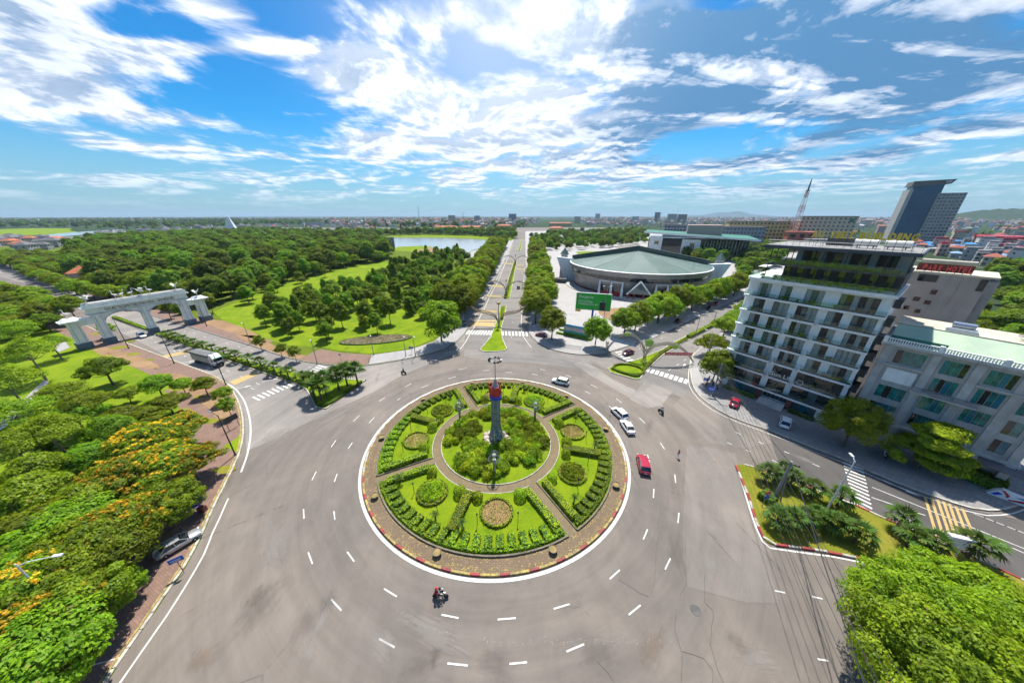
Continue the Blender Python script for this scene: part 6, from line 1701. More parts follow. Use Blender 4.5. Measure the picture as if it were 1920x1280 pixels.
# lettering on the second floor
text('Sun Life', 1.25, 'letter_white', hotel, (7.7, -1.32, 7.0), UP, 0.05)
MB().lathe([(0.55, -0.03), (0.6, 0), (0.55, 0.03), (0.5, 0), (0.55, -0.03)], n=18, cap=False).build('sign_ring', M['letter_white'], hotel, (6.95, -1.3, 7.6), UP)
MB().lathe([(0.5, -0.03), (0.55, 0), (0.5, 0.03), (0.45, 0), (0.5, -0.03)], n=18, cap=False).build('sign_ring', M['letter_white'], hotel, (12.7, -1.3, 7.2), UP)
# roof terraces
tz = 26.8
round_slab(-2.2, 19.7, -1.5, 14.8, 1.9, tz - 0.02, tz + 0.55).build('terrace_slab', M['white_paint'], hotel)
tr_o = glass_rail(hotel, [(-1.9, 6.0), (-2.05, 1.0)] + [(-0.3 + 1.75 * math.cos(math.pi + math.pi / 2 * i / 4), 0.4 + 1.75 * math.sin(math.pi + math.pi / 2 * i / 4)) for i in range(5)] + [(19.4, -1.35), (19.4, 3.0)], tz + 0.55, 1.05)
mb = MB(); mb.box((11.0, 8.6, tz + 2.15), (16.4, 12.0, 3.2)); mb.build('terrace_room', M['concrete_dark'], hotel)
for i in range(8):
 x = 2.95 + i * 2.05
 window(hotel, x, x + 1.9, tz + 0.6, tz + 3.3, 2.52, 2, ['glass_dark', 'curtain_brown', 'glass_dark'])
MB().box((9.9, 5.8, tz + 3.75), (18.9, 15.2, 0.28)).build('upper_slab', M['concrete_dark'], hotel)
for i in range(7): MB().box((0.9 + i * 3.05, -1.25, tz + 2.1), (0.12, 0.12, 3.1)).build('post', M['metal_dark'], hotel)
glass_rail(hotel, [(0.7, 8.0), (0.7, -1.5), (19.2, -1.5), (19.2, 6.0)], tz + 3.89, 1.0)
mb = MB(); mb.box((11.5, 8.5, tz + 5.55), (15.0, 11.0, 3.2)); mb.build('upper_room', M['wall_grey'], hotel)
for i in range(4):
 window(hotel, 5.0 + i * 3.4, 7.4 + i * 3.4, tz + 4.1, tz + 6.6, 2.92, 2, ['curtain_brown', 'glass_dark'])
for i in range(8):
 for yy in (-1.3, 2.4): MB().box((0.9 + i * 2.62, yy, tz + 5.45), (0.13, 0.13, 3.1)).build('post', M['metal_dark'], hotel)
for i in range(9):
 potted(hotel, 2.2 + i * 2.0, -0.9 + 0.5 * (i % 2), tz + 3.9, 1.1 if i % 3 else 1.6); potted(hotel, 0.5 + i * 2.1, -0.8, tz + 0.56, 1.2)
for i in range(5):
 MB().lathe([(0.3, 0), (0.05, 0.05), (0.05, 0.7), (0.42, 0.72), (0.42, 0.76)], n=10).build('table', M['metal_dark'], hotel, (2.5 + i * 3.4, 0.9, tz + 0.56))
MB().box((9.8, 4.6, tz + 7.22), (20.4, 14.4, 0.55)).build('roof_slab', M['roof_edge'] if 'roof_edge' in M else mat('roof_edge', (0.045, 0.055, 0.075), 0.5), hotel)
MB().box((9.8, 4.7, tz + 7.53), (20.0, 14.0, 0.06)).build('roof_deck', M['concrete'], hotel)
cn = MB().box((0.6, 1.0, tz + 2.9), (2.6, 4.2, 0.12)).build('awning', M['white_paint'], hotel)
# rooftop railing, tanks, letters
mb = MB(); rl = [(0, -2.2), (19.7, -2.2)]
for i in range(21): mb.tube([(i * 0.985, -2.2, tz + 7.5), (i * 0.985, -2.2, tz + 8.5)], 0.025, 4)
mb.tube([(0, -2.2, tz + 8.5), (19.7, -2.2, tz + 8.5)], 0.03, 4); mb.tube([(0, -2.2, tz + 8.0), (19.7, -2.2, tz + 8.0)], 0.02, 4)
mb.build('roof_railing', M['metal_grey'], hotel)
for x in (13.0, 16.7):
 tk = MB().tube([(x - 1.5, 2.5, tz + 8.5), (x + 1.5, 2.5, tz + 8.5)], 0.6, 14).build('water_tank', M['white_paint'], hotel)
 mb = MB()
 for xx in (x - 1.0, x + 1.0):
  for yy in (2.1, 2.9): mb.tube([(xx, yy, tz + 7.5), (xx, yy, tz + 8.3)], 0.05, 4)
 mb.build('tank_stand', M['metal_dark'], tk)
mb = MB(); mb.box((9.0, 6.5, tz + 8.3), (3.4, 3.0, 1.4)); mb.build('stair_head', M['concrete_dark'], hotel)
letters('AU VIET BUILDING', 1.55, 'gold', hotel, (5.6, 0.6, tz + 9.2), UP, 13.1, 0.12)
mb = MB()
for i in range(14): mb.tube([(5.7 + i * 0.98, 0.8, tz + 7.5), (5.7 + i * 0.98, 0.8, tz + 9.3)], 0.035, 4)
mb.tube([(5.5, 0.8, tz + 9.2), (18.6, 0.8, tz + 9.2)], 0.04, 4)
mb.build('letter_frame', M['metal_dark'], hotel)
# right flank: service shaft with air conditioner cages
for k in range(1, 9):
 z = LV[k] if k < 9 else 0
 c_ = MB().box((0, 0, 0), (0.9, 2.6, 1.6)).build('service_cage', M['metal_dark'], hotel, (19.9, 1.6, z - 1.0))
 MB().box((0, 0, 0), (0.5, 0.9, 0.7)).build('air_conditioner', M['white_paint'], c_, (0.3, -0.7, -0.2))

# ---------------------------------------------------------------- stone hotel with teal glass
sb = thing('stone_hotel', 'pale stone building with teal windows, balustrade and mint green roof', 'building', (71.47, 44.56, 0.14), FACE)
cols = [(-4.4, -1.1), (0.6, 3.1), (4.8, 7.3), (8.7, 10.2)]
rows = [(15.65, 18.1), (12.3, 14.8), (8.8, 11.2), (5.4, 7.7)]
wm = MB()
wall_bands = [(4.6, 8.3), (8.3, 11.75), (11.75, 15.2), (15.2, 18.9)]
ops_by = [[], [], [], []]
for ri, (za, zb) in enumerate(rows):
 b0, b1 = wall_bands[3 - ri]
 ops = []
 for ci, (xa, xb) in enumerate(cols):
  if ri == 1 and ci == 0: continue
  if ci == 3 and ri == 0: xa, xb = 8.7, 10.9
  ops.append((xa, xb, za, zb))
 wall_with_openings(wm, -6.0, 11.6, b0, b1, 0.0, 0.3, ops)
 for (xa, xb, za_, zb_) in ops:
  window(sb, xa, xb, za_, zb_, 0.16, 4 if xb - xa > 2 else 2, random.sample(['glass_green', 'glass_teal', 'glass_green', 'glass_dark', 'glass_green'], 4), 'metal_grey', th=0.05)
wm.box((2.8, 7.3, 9.45), (17.56, 14.0, 18.9))
wm.build('wall', M['stone_pale'], sb)
for x in (-5.4, -0.25, 3.95, 8.0, 11.2):
 MB().box((x, -0.10, 11.6), (0.95, 0.2, 14.0)).build('pilaster', M['stone_trim'], sb)
MB().box((-2.75, -0.05, 13.4), (3.4, 0.1, 2.5)).build('blank_panel', M['white_paint'], sb)
for (xa, xb, z) in ((-6.2, -0.6, 15.25), (4.4, 11.8, 15.25)): MB().box(((xa + xb) / 2, -0.22, z), (xb - xa, 0.5, 0.25)).build('ledge', M['stone_trim'], sb)
MB().box((2.8, 6.8, 18.95), (18.6, 14.9, 0.35)).build('cornice', M['stone_trim'], sb)
MB().box((2.8, 6.8, 4.5), (18.4, 14.8, 0.4)).build('string_course', M['stone_trim'], sb)
bal_me = MB().lathe([(0.07, 0), (0.11, 0.22), (0.06, 0.42), (0.09, 0.62)], n=6).mesh('baluster', M['white_paint'])
MB().box((2.8, -0.45, 19.22), (18.2, 0.30, 0.14)).build('balustrade_base', M['white_paint'], sb)
MB().box((2.8, -0.45, 19.98), (18.2, 0.32, 0.14)).build('balustrade_rail', M['white_paint'], sb)
for i in range(62): link('baluster', bal_me, sb, (-6.0 + i * 0.29, -0.45, 19.28))
for x in (-6.2, -0.3, 5.6, 11.7): MB().box((x, -0.45, 19.7), (0.5, 0.46, 1.1)).build('pier', M['white_paint'], sb)
# iron balcony
bo = MB().box((2.4, -0.7, 11.75), (6.6, 1.3, 0.22)).build('balcony', M['stone_trim'], sb)
mb = MB()
for i in range(45): mb.tube([(-0.8 + i * 0.145, -1.28, 11.86), (-0.8 + i * 0.145, -1.28, 12.7)], 0.018, 3)
mb.tube([(-0.8, -1.28, 12.7), (5.7, -1.28, 12.7)], 0.035, 4); mb.tube([(-0.8, -1.28, 12.7), (-0.8, -0.1, 12.7)], 0.035, 4); mb.tube([(5.7, -1.28, 12.7), (5.7, -0.1, 12.7)], 0.035, 4)
mb.build('iron_railing', M['metal_dark'], bo)
# ground floor arcade and canopy
for x in (-5.4, -0.25, 3.95, 8.0, 11.2): MB().box((x, -0.3, 2.15), (0.9, 0.9, 4.3)).build('column', M['stone_trim'], sb)
MB().box((2.8, 0.6, 2.1), (17.0, 0.2, 4.2)).build('shopfront', M['glass_dark'], sb)
MB().box((11.0, -1.6, 4.1), (5.0, 3.0, 0.14)).build('canopy', M['roof_slate'], sb)
# mint sheet roof with green back wall and cream deck
mb = MB(); mb.add([(-5.9, 1.0, 19.15), (11.6, 1.0, 19.15), (11.6, 6.0, 21.3), (-5.9, 6.0, 21.3)], [(0, 1, 2, 3)])
mb.add([(-5.9, 1.0, 19.13), (-5.9, 6.0, 21.28), (-5.9, 6.0, 19.13)], [(0, 1, 2)])
mb.build('sheet_roof', M['roof_mint'], sb)
MB().box((-2.8, 0.75, 19.75), (6.0, 0.12, 1.1)).build('green_screen', M['roof_green_deep'], sb)
MB().box((2.8, 10.0, 21.35), (17.6, 7.6, 0.2)).build('roof_deck', M['roof_cream'], sb)
MB().box((2.8, 10.0, 20.1), (17.4, 7.4, 2.3)).build('roof_storey', M['wall_cream'], sb)
tk = MB().tube([(-0.4, 7.5, 22.5), (2.0, 7.5, 22.5)], 0.55, 14).build('water_tank', M['steel'], sb)
mb = MB()
for xx in (0.0, 1.6):
 for yy in (7.2, 7.8): mb.tube([(xx, yy, 21.4), (xx, yy, 22.3)], 0.05, 4)
mb.build('tank_stand', M['metal_dark'], tk)
MB().box((0.8, 7.5, 21.75), (3.2, 1.8, 0.6)).build('tank_plinth', M['white_paint'], sb)
random.seed(3)
for i in range(10):
 MB().box((8.2 + random.uniform(-1, 1.8), 7.8 + i * 0.33, 21.75 + random.uniform(0, 0.4)), (2.6, 0.42, 0.08), random.uniform(-.1, .1)).build('stacked_sheet', M['roof_tin'], sb)

# ---------------------------------------------------------------- taupe hotel behind with red letters
ph = thing('taupe_hotel', 'bare taupe hotel wall with red rooftop letters behind the white hotel', 'building', (85, 60, 0.14), FACE)
MB().box((0.6, 5.0, 14.6), (11.2, 10.0, 29.2)).build('wall', M['taupe_wall'], ph)
MB().box((6.75, 5.0, 14.3), (1.1, 9.6, 28.6)).build('side_pier', M['concrete'], ph)
MB().box((0.9, 5.0, 29.32), (12.4, 10.6, 0.3)).build('parapet', M['roof_cream'], ph)
for (x, z, w, h_) in ((1.0, 25.7, 0.75, 0.9), (-0.6, 24.0, 0.85, 0.85), (0.9, 23.6, 0.8, 0.8), (-1.3, 22.0, 0.7, 0.8), (0.3, 21.6, 0.7, 0.8)):
 window(ph, x - w / 2, x + w / 2, z - h_ / 2, z + h_ / 2, -0.05, 2, ['glass_dark', 'curtain_brown'], 'red_brown')
window(ph, -1.8, 0.6, 27.6, 28.9, -0.05, 3, ['glass_dark'], 'metal_dark')
window(ph, 5.3, 6.1, 26.8, 28.9, -0.05, 1, ['glass_dark'], 'metal_dark')
MB().box((0.7, 0.4, 30.35), (6.6, 0.25, 1.4)).build('sign_board', M['red_brown'], ph)
letters('PARK HOTEL', 1.5, 'letter_red', ph, (-1.9, 0.15, 29.8), UP, 5.9, 0.08)
MB().tube([(-2.4, 0.6, 31.5), (4.0, 0.6, 31.5)], 0.42, 12).build('roof_tube', M['roof_cream'], ph)
mb = MB()
for i in range(8): mb.tube([(-2.4 + i * 0.9, 0.6, 29.4), (-2.4 + i * 0.9, 0.6, 31.4)], 0.05, 4)
mb.build('sign_frame', M['metal_dark'], ph)

# ---------------------------------------------------------------- arena
ar = thing('arena', 'round sports arena with faceted pale green roof and white end fins', 'arena', (79.5, 187.5, 0.14), math.atan2(-0.316, 0.949))
RB, RM, RT = 36.5, 38.2, 40.0
nseg = 96
def ring(mb, r0, z0, r1, z1, n=nseg):
 for i in range(n):
  a0, a1 = 2 * math.pi * i / n, 2 * math.pi * (i + 1) / n
  mb.add([(r0 * math.cos(a0), r0 * math.sin(a0), z0), (r0 * math.cos(a1), r0 * math.sin(a1), z0), (r1 * math.cos(a1), r1 * math.sin(a1), z1), (r1 * math.cos(a0), r1 * math.sin(a0), z1)], [(0, 1, 2, 3)])
 return mb
ring(MB(), RB, 0, RB + 0.1, 1.5).build('red_base', M['red_brown'], ar)
ring(MB(), RB, 1.5, RM - 0.2, 7.4).build('lower_wall', M['arena_metal'], ar)
ring(MB(), RM - 0.2, 7.4, RM + 0.3, 8.6).build('wall_band', M['arena_metal'], ar)
ring(MB(), RM + 0.1, 8.6, RM + 0.8, 10.6).build('window_band', M['glass_dark'], ar)
ring(MB(), RM + 1.0, 10.6, RT, 13.2).build('fascia', M['arena_metal'], ar)
mb = ring(MB(), RT, 13.2, RT - 0.6, 13.45); mb.build('rim', M['white_paint'], ar)
for i in range(96):
 a = 2 * math.pi * i / 96
 if math.sin(a) < 0.3:
  MB().box((0, 0, 0), (0.12, 0.10, 2.0)).build('mullion', M['arena_metal'], ar, ((RM + 0.52) * math.cos(a), (RM + 0.52) * math.sin(a), 9.6), (0, 0, a))
# roof: ridge along x rising to the middle, facets fanning to the rim
APEX = (0, 0, 20.8)
def ridge_z(x): return 13.6 + 7.2 * (1 - abs(x) / 39.4)
fac = [180, 204, 232, 258, 282, 308, 336, 360]
for sgn in (1, -1):
 for i in range(7):
  a0, a1 = R_(fac[i]), R_(fac[i + 1])
  if sgn < 0: a0, a1 = -a0, -a1
  mb = MB(); n = 6
  edge = [((RT - 0.6) * math.cos(a0 + (a1 - a0) * j / n), (RT - 0.6) * math.sin(a0 + (a1 - a0) * j / n), 13.45) for j in range(n + 1)]
  ap = (0, 0, 20.2)
  for j in range(n): mb.add([ap, edge[j], edge[j + 1]], [(0, 1, 2) if sgn > 0 else (2, 1, 0)])
  mb.build('roof_facet', M['roof_green_pale' if i % 2 else 'roof_green'], ar)
  MB().tube([(0, 0, 20.28), tuple(np.array(edge[0]) + np.array([0, 0, 0.08]))], 0.08, 4).build('roof_seam', M['stone_trim'], ar)
# ridge truss
mb = MB()
for sx in (-1, 1):
 for yy in (0.5, 2.2):
  mb.tube([(0, yy, 21.6), (sx * 39.2, yy, 14.6)], 0.22, 5); mb.tube([(0, yy, 22.9), (sx * 39.2, yy, 15.9)], 0.22, 5)
 for i in range(44):
  x = i * 0.88; zb = 21.6 - 7.0 * x / 39.2; zt = zb + 1.3; x2 = (i + 1) * 0.88; zb2 = 21.6 - 7.0 * x2 / 39.2
  for yy in (0.5, 2.2): mb.tube([(sx * x, yy, zb), (sx * x, yy, zt)], 0.10, 4, False)
  mb.tube([(sx * x, 0.5, zb), (sx * x2, 0.5, zb2 + 1.3)], 0.07, 3, False); mb.tube([(sx * x, 0.5, zt), (sx * x, 2.2, zt)], 0.10, 3, False)
mb.build('ridge_truss', mat('truss_green', (0.045, 0.075, 0.065), 0.6), ar)
mb = MB()
for sx in (-1, 1): mb.add([(0, 1.3, 20.2), (0, 1.3, 22.6), (sx * 39.2, 1.3, 15.6), (sx * 39.2, 1.3, 13.4)], [(0, 1, 2, 3)])
mb.build('ridge_screen', mat('screen_green', (0.10, 0.16, 0.14), 0.7), ar)
# end fins
for sx in (-1, 1):
 pr = [(36.5, 0.0), (43.0, 0.0), (49.0, 15.0), (38.0, 14.2)]
 mb = MB()
 v = [(sx * x, -1.0, z) for x, z in pr] + [(sx * x, 1.0, z) for x, z in pr]
 fs = [(0, 1, 2, 3), (7, 6, 5, 4), (0, 4, 5, 1), (1, 5, 6, 2), (2, 6, 7, 3), (3, 7, 4, 0)]
 mb.add(v, fs if sx > 0 else [tuple(reversed(f)) for f in fs]); mb.build('end_fin', M['white_paint'], ar)
 tw = MB(); tw.box((sx * 45.0, 6.5, 8.0), (4.6, 4.6, 16.0), 0.0, 0.8); two = tw.build('tower', M['stone_pale'], ar)
 MB().lathe([(3.1, 16.0), (0.05, 20.2)], (sx * 45.0, 6.5, 0), 4).build('pyramid_roof', M['roof_green_pale'], two)
# entrance: slanted pylons, glazed bays and gabled porch
for i, x in enumerate([-19.5, -13.5, -8.0, 8.0, 13.5, 19.5]):
 y = -math.sqrt(RB * RB - x * x)
 mb = MB(); v = [(x - 0.7, y - 4.2, 0), (x + 0.7, y - 4.2, 0), (x + 0.7, y + 1.0, 0), (x - 0.7, y + 1.0, 0), (x - 0.35, y - 1.6, 8.4), (x + 0.35, y - 1.6, 8.4), (x + 0.35, y + 0.5, 8.4), (x - 0.35, y + 0.5, 8.4)]
 mb.add(v, [(4, 5, 6, 7), (0, 1, 5, 4), (1, 2, 6, 5), (2, 3, 7, 6), (3, 0, 4, 7)]); mb.build('pylon', M['white_paint'], ar)
for (x0, x1) in ((-19.5, -13.5), (-13.5, -8.0), (8.0, 13.5), (13.5, 19.5)):
 xm = (x0 + x1) / 2; ym = -math.sqrt(RB * RB - xm * xm)
 an = math.atan2(-math.sqrt(RB * RB - x1 * x1) + math.sqrt(RB * RB - x0 * x0), x1 - x0)
 g_ = MB().box((0, 0, 4.6), (x1 - x0 - 0.9, 0.5, 5.4)).build('glazed_bay', M['glass_dark'], ar, (xm, ym - 0.9, 0), (0, 0, an))
 MB().box((0, -0.1, 1.2), (x1 - x0 - 0.9, 1.2, 2.4)).build('red_sill', M['red_paint'], g_)
 MB().box((0, -0.2, 7.6), (x1 - x0 - 0.6, 1.4, 0.5)).build('lintel', M['white_paint'], g_)
po = MB()
po.add([(-6.5, -43.0, 0.5), (-6.0, -43.0, 0.5), (0, -43.0, 10.6), (0, -43.0, 11.6)], [(0, 1, 2, 3)])
po.tube([(-5.8, -43.0, 3.2), (0, -43.0, 9.9)], 0.35, 4); po.tube([(5.8, -43.0, 3.2), (0, -43.0, 9.9)], 0.35, 4)
po.v = po.v[4:]; po.f = [tuple(i - 4 for i in f) for f in po.f[1:]]; po.m = po.m[1:]; po.smooth = po.smooth[1:]
pf = po.build('porch_gable', M['white_paint'], ar)
MB().add([(-5.0, -42.9, 3.6), (5.0, -42.9, 3.6), (0, -42.9, 9.4)], [(0, 1, 2)]).build('gable_glass', M['glass_pale'], pf)
for sx in (-1, 1):
 q = [(sx * 5.8, -43.2, 3.2), (0, -43.2, 10.0), (0, -36.0, 10.0), (sx * 5.8, -36.0, 3.2)]
 MB().add(q, [(0, 1, 2, 3) if sx > 0 else (3, 2, 1, 0)]).build('porch_roof', M['roof_green_pale'], pf)
 for x in (2.2, 5.0): MB().box((sx * x, -42.6, 1.8), (0.5, 0.5, 3.6)).build('porch_column', M['red_paint'], pf)
for i in range(7): MB().box((0, -44.5 + i * 0.55, 0.12 + i * 0.24), (15.0, 0.6, 0.24)).build('step', M['stone_trim'], ar)
# wide apron
MB().lathe([(42.5, 0.0), (42.5, 0.35), (36.0, 0.36)], n=72).build('apron', M['stone_pale'], ar)
for x, y in ((-43, -8),):
 MB().box((x - 2, y, 1.3), (9, 5, 2.6)).build('ramp_block', M['concrete_dark'], ar)

# ---------------------------------------------------------------- theatre behind the arena
th = thing('theatre', 'long low theatre with sloping green roof and white striped wings', 'theatre', (145, 330, 0.14), R_(-27))
v = [(-2, -6, 24.6), (95, -6, 19.6), (95, 48, 20.6), (-2, 40, 25.0)]
mb = MB(); mb.add(v + [(x, y, z - 1.0) for x, y, z in v], [(0, 1, 2, 3), (7, 6, 5, 4), (0, 4, 5, 1), (1, 5, 6, 2), (2, 6, 7, 3), (3, 7, 4, 0)])
mb.build('roof', M['roof_green_deep'], th)
mb = MB(); mb.add([(-2.2, -6.4, 25.0), (95.2, -6.4, 20.0), (95.2, -6.4, 18.4), (-2.2, -6.4, 23.4)], [(3, 2, 1, 0)]); mb.build('roof_edge', M['white_paint'], th)
MB().box((46, 22, 9.3), (86, 36, 18.6)).build('wall', M['glass_dark'], th)
for (x, w, h_) in ((10, 12, 21.5), (42, 16, 20.0)):
 wg = MB().box((x, 1.8, h_ / 2 - 1), (w, 5.0, h_ - 2)).build('wing', M['white_paint'], th)
 MB().box((x + 1.0, -0.8, h_ * 0.66), (4.0, 0.2, 3.0)).build('yellow_panel', M['kerb_yellow'], wg)
for i in range(5): MB().box((37 + i * 1.9, -0.85, 6.0), (0.9, 0.3, 11.5)).build('dark_slot', M['glass_dark'], th)
for i in range(16): MB().box((54 + i * 2.5, 3.0, 9.0), (0.5, 1.0, 17.6)).build('fin', M['stone_pale'], th)
MB().box((52, 24, 25.5), (30, 20, 11.0)).build('fly_tower', M['wall_pink'], th)

# ---------------------------------------------------------------- gate across the west avenue
GA = Vector((-136.91, 87.52)); GB = Vector((-121.89, 118.70)); gd = (GB - GA).normalized()
gate = thing('gateway', 'white gateway of five pillars and two arches with crane statues', 'gateway', (GA.x, GA.y, 0.0), math.atan2(gd.y, gd.x))
# local: x along the gate, front (towards the junction) is -y
pil = [(0.0, 3.2, 9.0), (5.5, 8.3, 10.4), (16.2, 18.7, 10.4), (26.4, 29.4, 10.4), (31.0, 34.5, 9.0)]
for (a, b_, zt) in pil:
 c = (a + b_) / 2; w = b_ - a
 p_ = MB().box((c, 1.4, 4.9 + zt / 2 - 3.85), (w * 0.78, 2.2, zt - 2.1), 0, 0.92)
 po_ = p_.build('pillar', M['white_paint'], gate)
 MB().box((c, 1.4, 1.05), (w, 2.9, 2.1)).build('plinth', M['blue_plinth'], po_)
 MB().box((c, 1.4, 2.2), (w * 0.9, 2.6, 0.22)).build('plinth_cap', M['white_paint'], po_)
 for q in (-0.22, 0.22): MB().box((c + q * w, 0.28, 4.9 + zt / 2 - 3.85), (0.10, 0.12, zt - 2.6)).build('flute', M['stone_trim'], po_)
 MB().box((c, 1.4, zt - 0.35), (w * 0.95, 2.6, 0.3)).build('capital', M['white_paint'], po_)
# side lintels
for (a, b_) in ((2.6, 6.2), (28.8, 31.8)):
 MB().box(((a + b_) / 2, 1.4, 8.4), (b_ - a, 1.7, 2.1)).build('side_lintel', M['white_paint'], gate)
for (a, b_) in ((-0.9, 4.0), (30.4, 35.4)):
 c = (a + b_) / 2
 r_ = MB().box((c, 1.4, 9.25), (b_ - a, 3.8, 0.45), 0, 1.0).build('pillar_roof', M['white_paint'], gate)
 MB().box((c, 1.4, 9.85), (b_ - a - 0.6, 3.2, 0.8), 0, 0.6).build('roof_crown', M['white_paint'], r_)
# arch spandrels and entablature
for (a, b_) in ((8.0, 16.5), (18.4, 26.7)):
 n = 14; c = (a + b_) / 2; rx = (b_ - a) / 2; zs = 7.6; rz = 2.3
 pts = [(c + rx * math.cos(math.pi * i / n), zs + rz * math.sin(math.pi * i / n)) for i in range(n + 1)]
 mb = MB()
 for yy, fl in ((0.6, False), (2.2, True)):
  for i in range(n):
   p0, p1 = pts[i], pts[i + 1]
   q = [(p0[0], yy, p0[1]), (p0[0], yy, 10.5), (p1[0], yy, 10.5), (p1[0], yy, p1[1])]
   mb.add(q, [(0, 1, 2, 3) if not fl else (3, 2, 1, 0)])
 for i in range(n):
  p0, p1 = pts[i], pts[i + 1]
  mb.add([(p0[0], 0.6, p0[1]), (p1[0], 0.6, p1[1]), (p1[0], 2.2, p1[1]), (p0[0], 2.2, p0[1])], [(0, 1, 2, 3)])
 mb.build('arch', M['white_paint'], gate)
 MB().tube([(p[0], 0.5, p[1]) for p in pts], 0.16, 5).build('arch_trim', M['stone_trim'], gate)
en = MB().box((17.4, 1.4, 11.35), (24.4, 2.0, 1.9)).build('entablature', M['white_paint'], gate)
MB().box((17.4, 1.4, 10.45), (24.8, 2.4, 0.18)).build('moulding', M['stone_trim'], en)
MB().box((17.4, 1.4, 12.42), (25.6, 3.4, 0.3)).build('cornice', M['white_paint'], en)
MB().box((17.4, 1.4, 13.1), (25.0, 3.0, 1.1), 0, 0.97).build('attic', M['white_paint'], en)
MB().box((17.4, 1.4, 13.78), (24.0, 2.4, 0.3)).build('coping', M['stone_pale'], en)
lt = text('KHU ĐÔ THỊ SINH THÁI SÔNG HỒNG - NAM ĐẦM VẠC', 1.3, 'letter_brass', en, (9.0, 0.36, 10.85), UP, 0.05, width=17.0)
# crane statues standing on the gate
def crane(x, z, ang, pose, label):
 p = GA + gd * x
 nrm = Vector((-gd.y, gd.x))
 q = p + nrm * 1.4
 t = thing('crane_statue', label, 'statue', (q.x, q.y, z), math.atan2(gd.y, gd.x) + ang, 'crane statues on the gateway')
 mb = MB(); mb.sm = True
 if pose == 'fly':
  mb.tube([(-0.9, 0, 1.2), (-0.4, 0, 1.35), (0.1, 0, 1.5), (0.5, 0, 1.75), (0.8, 0, 2.2), (1.05, 0, 2.45), (1.4, 0, 2.4)], [0.03, 0.26, 0.30, 0.16, 0.09, 0.10, 0.015], 7)
 else:
  mb.tube([(-0.75, 0, 1.15), (-0.4, 0, 1.3), (0.05, 0, 1.4), (0.40, 0, 1.6), (0.42, 0, 2.0), (0.36, 0, 2.45), (0.50, 0, 2.7), (0.72, 0, 2.66), (1.05, 0, 2.55)], [0.03, 0.24, 0.28, 0.18, 0.09, 0.08, 0.11, 0.05, 0.012], 7)
 b_ = mb.build('body', M['statue_white'], t)
 for s in (-1, 1):
  MB().tube([(0.0, 0.1 * s, 1.3), (-0.05, 0.12 * s, 0.7), (0.05, 0.12 * s, 0.0)], [0.07, 0.045, 0.05], 5).build('leg', M['statue_white'], t)
  up = 0.9 if pose == 'fly' else -0.1
  w = [(0.35, 0.15 * s, 1.55), (-0.5, 0.15 * s, 1.45), (-0.9, (0.8 if pose == 'fly' else 0.26) * s, 1.35 + up), (0.2, (1.0 if pose == 'fly' else 0.28) * s, 1.5 + up)]
  w2 = [(a, b2, c2 + 0.07) for a, b2, c2 in w]
  MB().add(w + w2, [(3, 2, 1, 0), (4, 5, 6, 7), (0, 1, 5, 4), (1, 2, 6, 5), (2, 3, 7, 6), (3, 0, 4, 7)]).build('wing', M['statue_white'], t)
 MB().box((0, 0, -0.02), (0.7, 0.7, 0.10)).build('base', M['stone_trim'], t)
for i, (x, z, a, po_, lb) in enumerate([(6.4, 13.95, 2.6, 'fly', 'crane statue with raised wings on the near end of the gateway beam'), (12.6, 13.95, 3.3, 'stand', 'first white crane statue of the middle five on the gateway'), (14.3, 13.95, 0.3, 'stand', 'second white crane statue of the middle five'),
          (16.4, 13.95, 0.1, 'stand', 'tallest middle crane statue on the gateway'), (18.6, 13.95, 2.9, 'fly', 'fourth crane statue of the middle five, stooping'), (20.8, 13.95, 3.2, 'stand', 'fifth white crane statue of the middle five'),
          (27.8, 13.95, 0.5, 'fly', 'crane statue spreading wings on the far end of the gateway beam'), (1.5, 10.3, 2.8, 'stand', 'crane statue on the near outer pillar'), (32.9, 10.3, 0.4, 'fly', 'crane statue on the far outer pillar')]):
 crane(x, z, a, po_, lb)


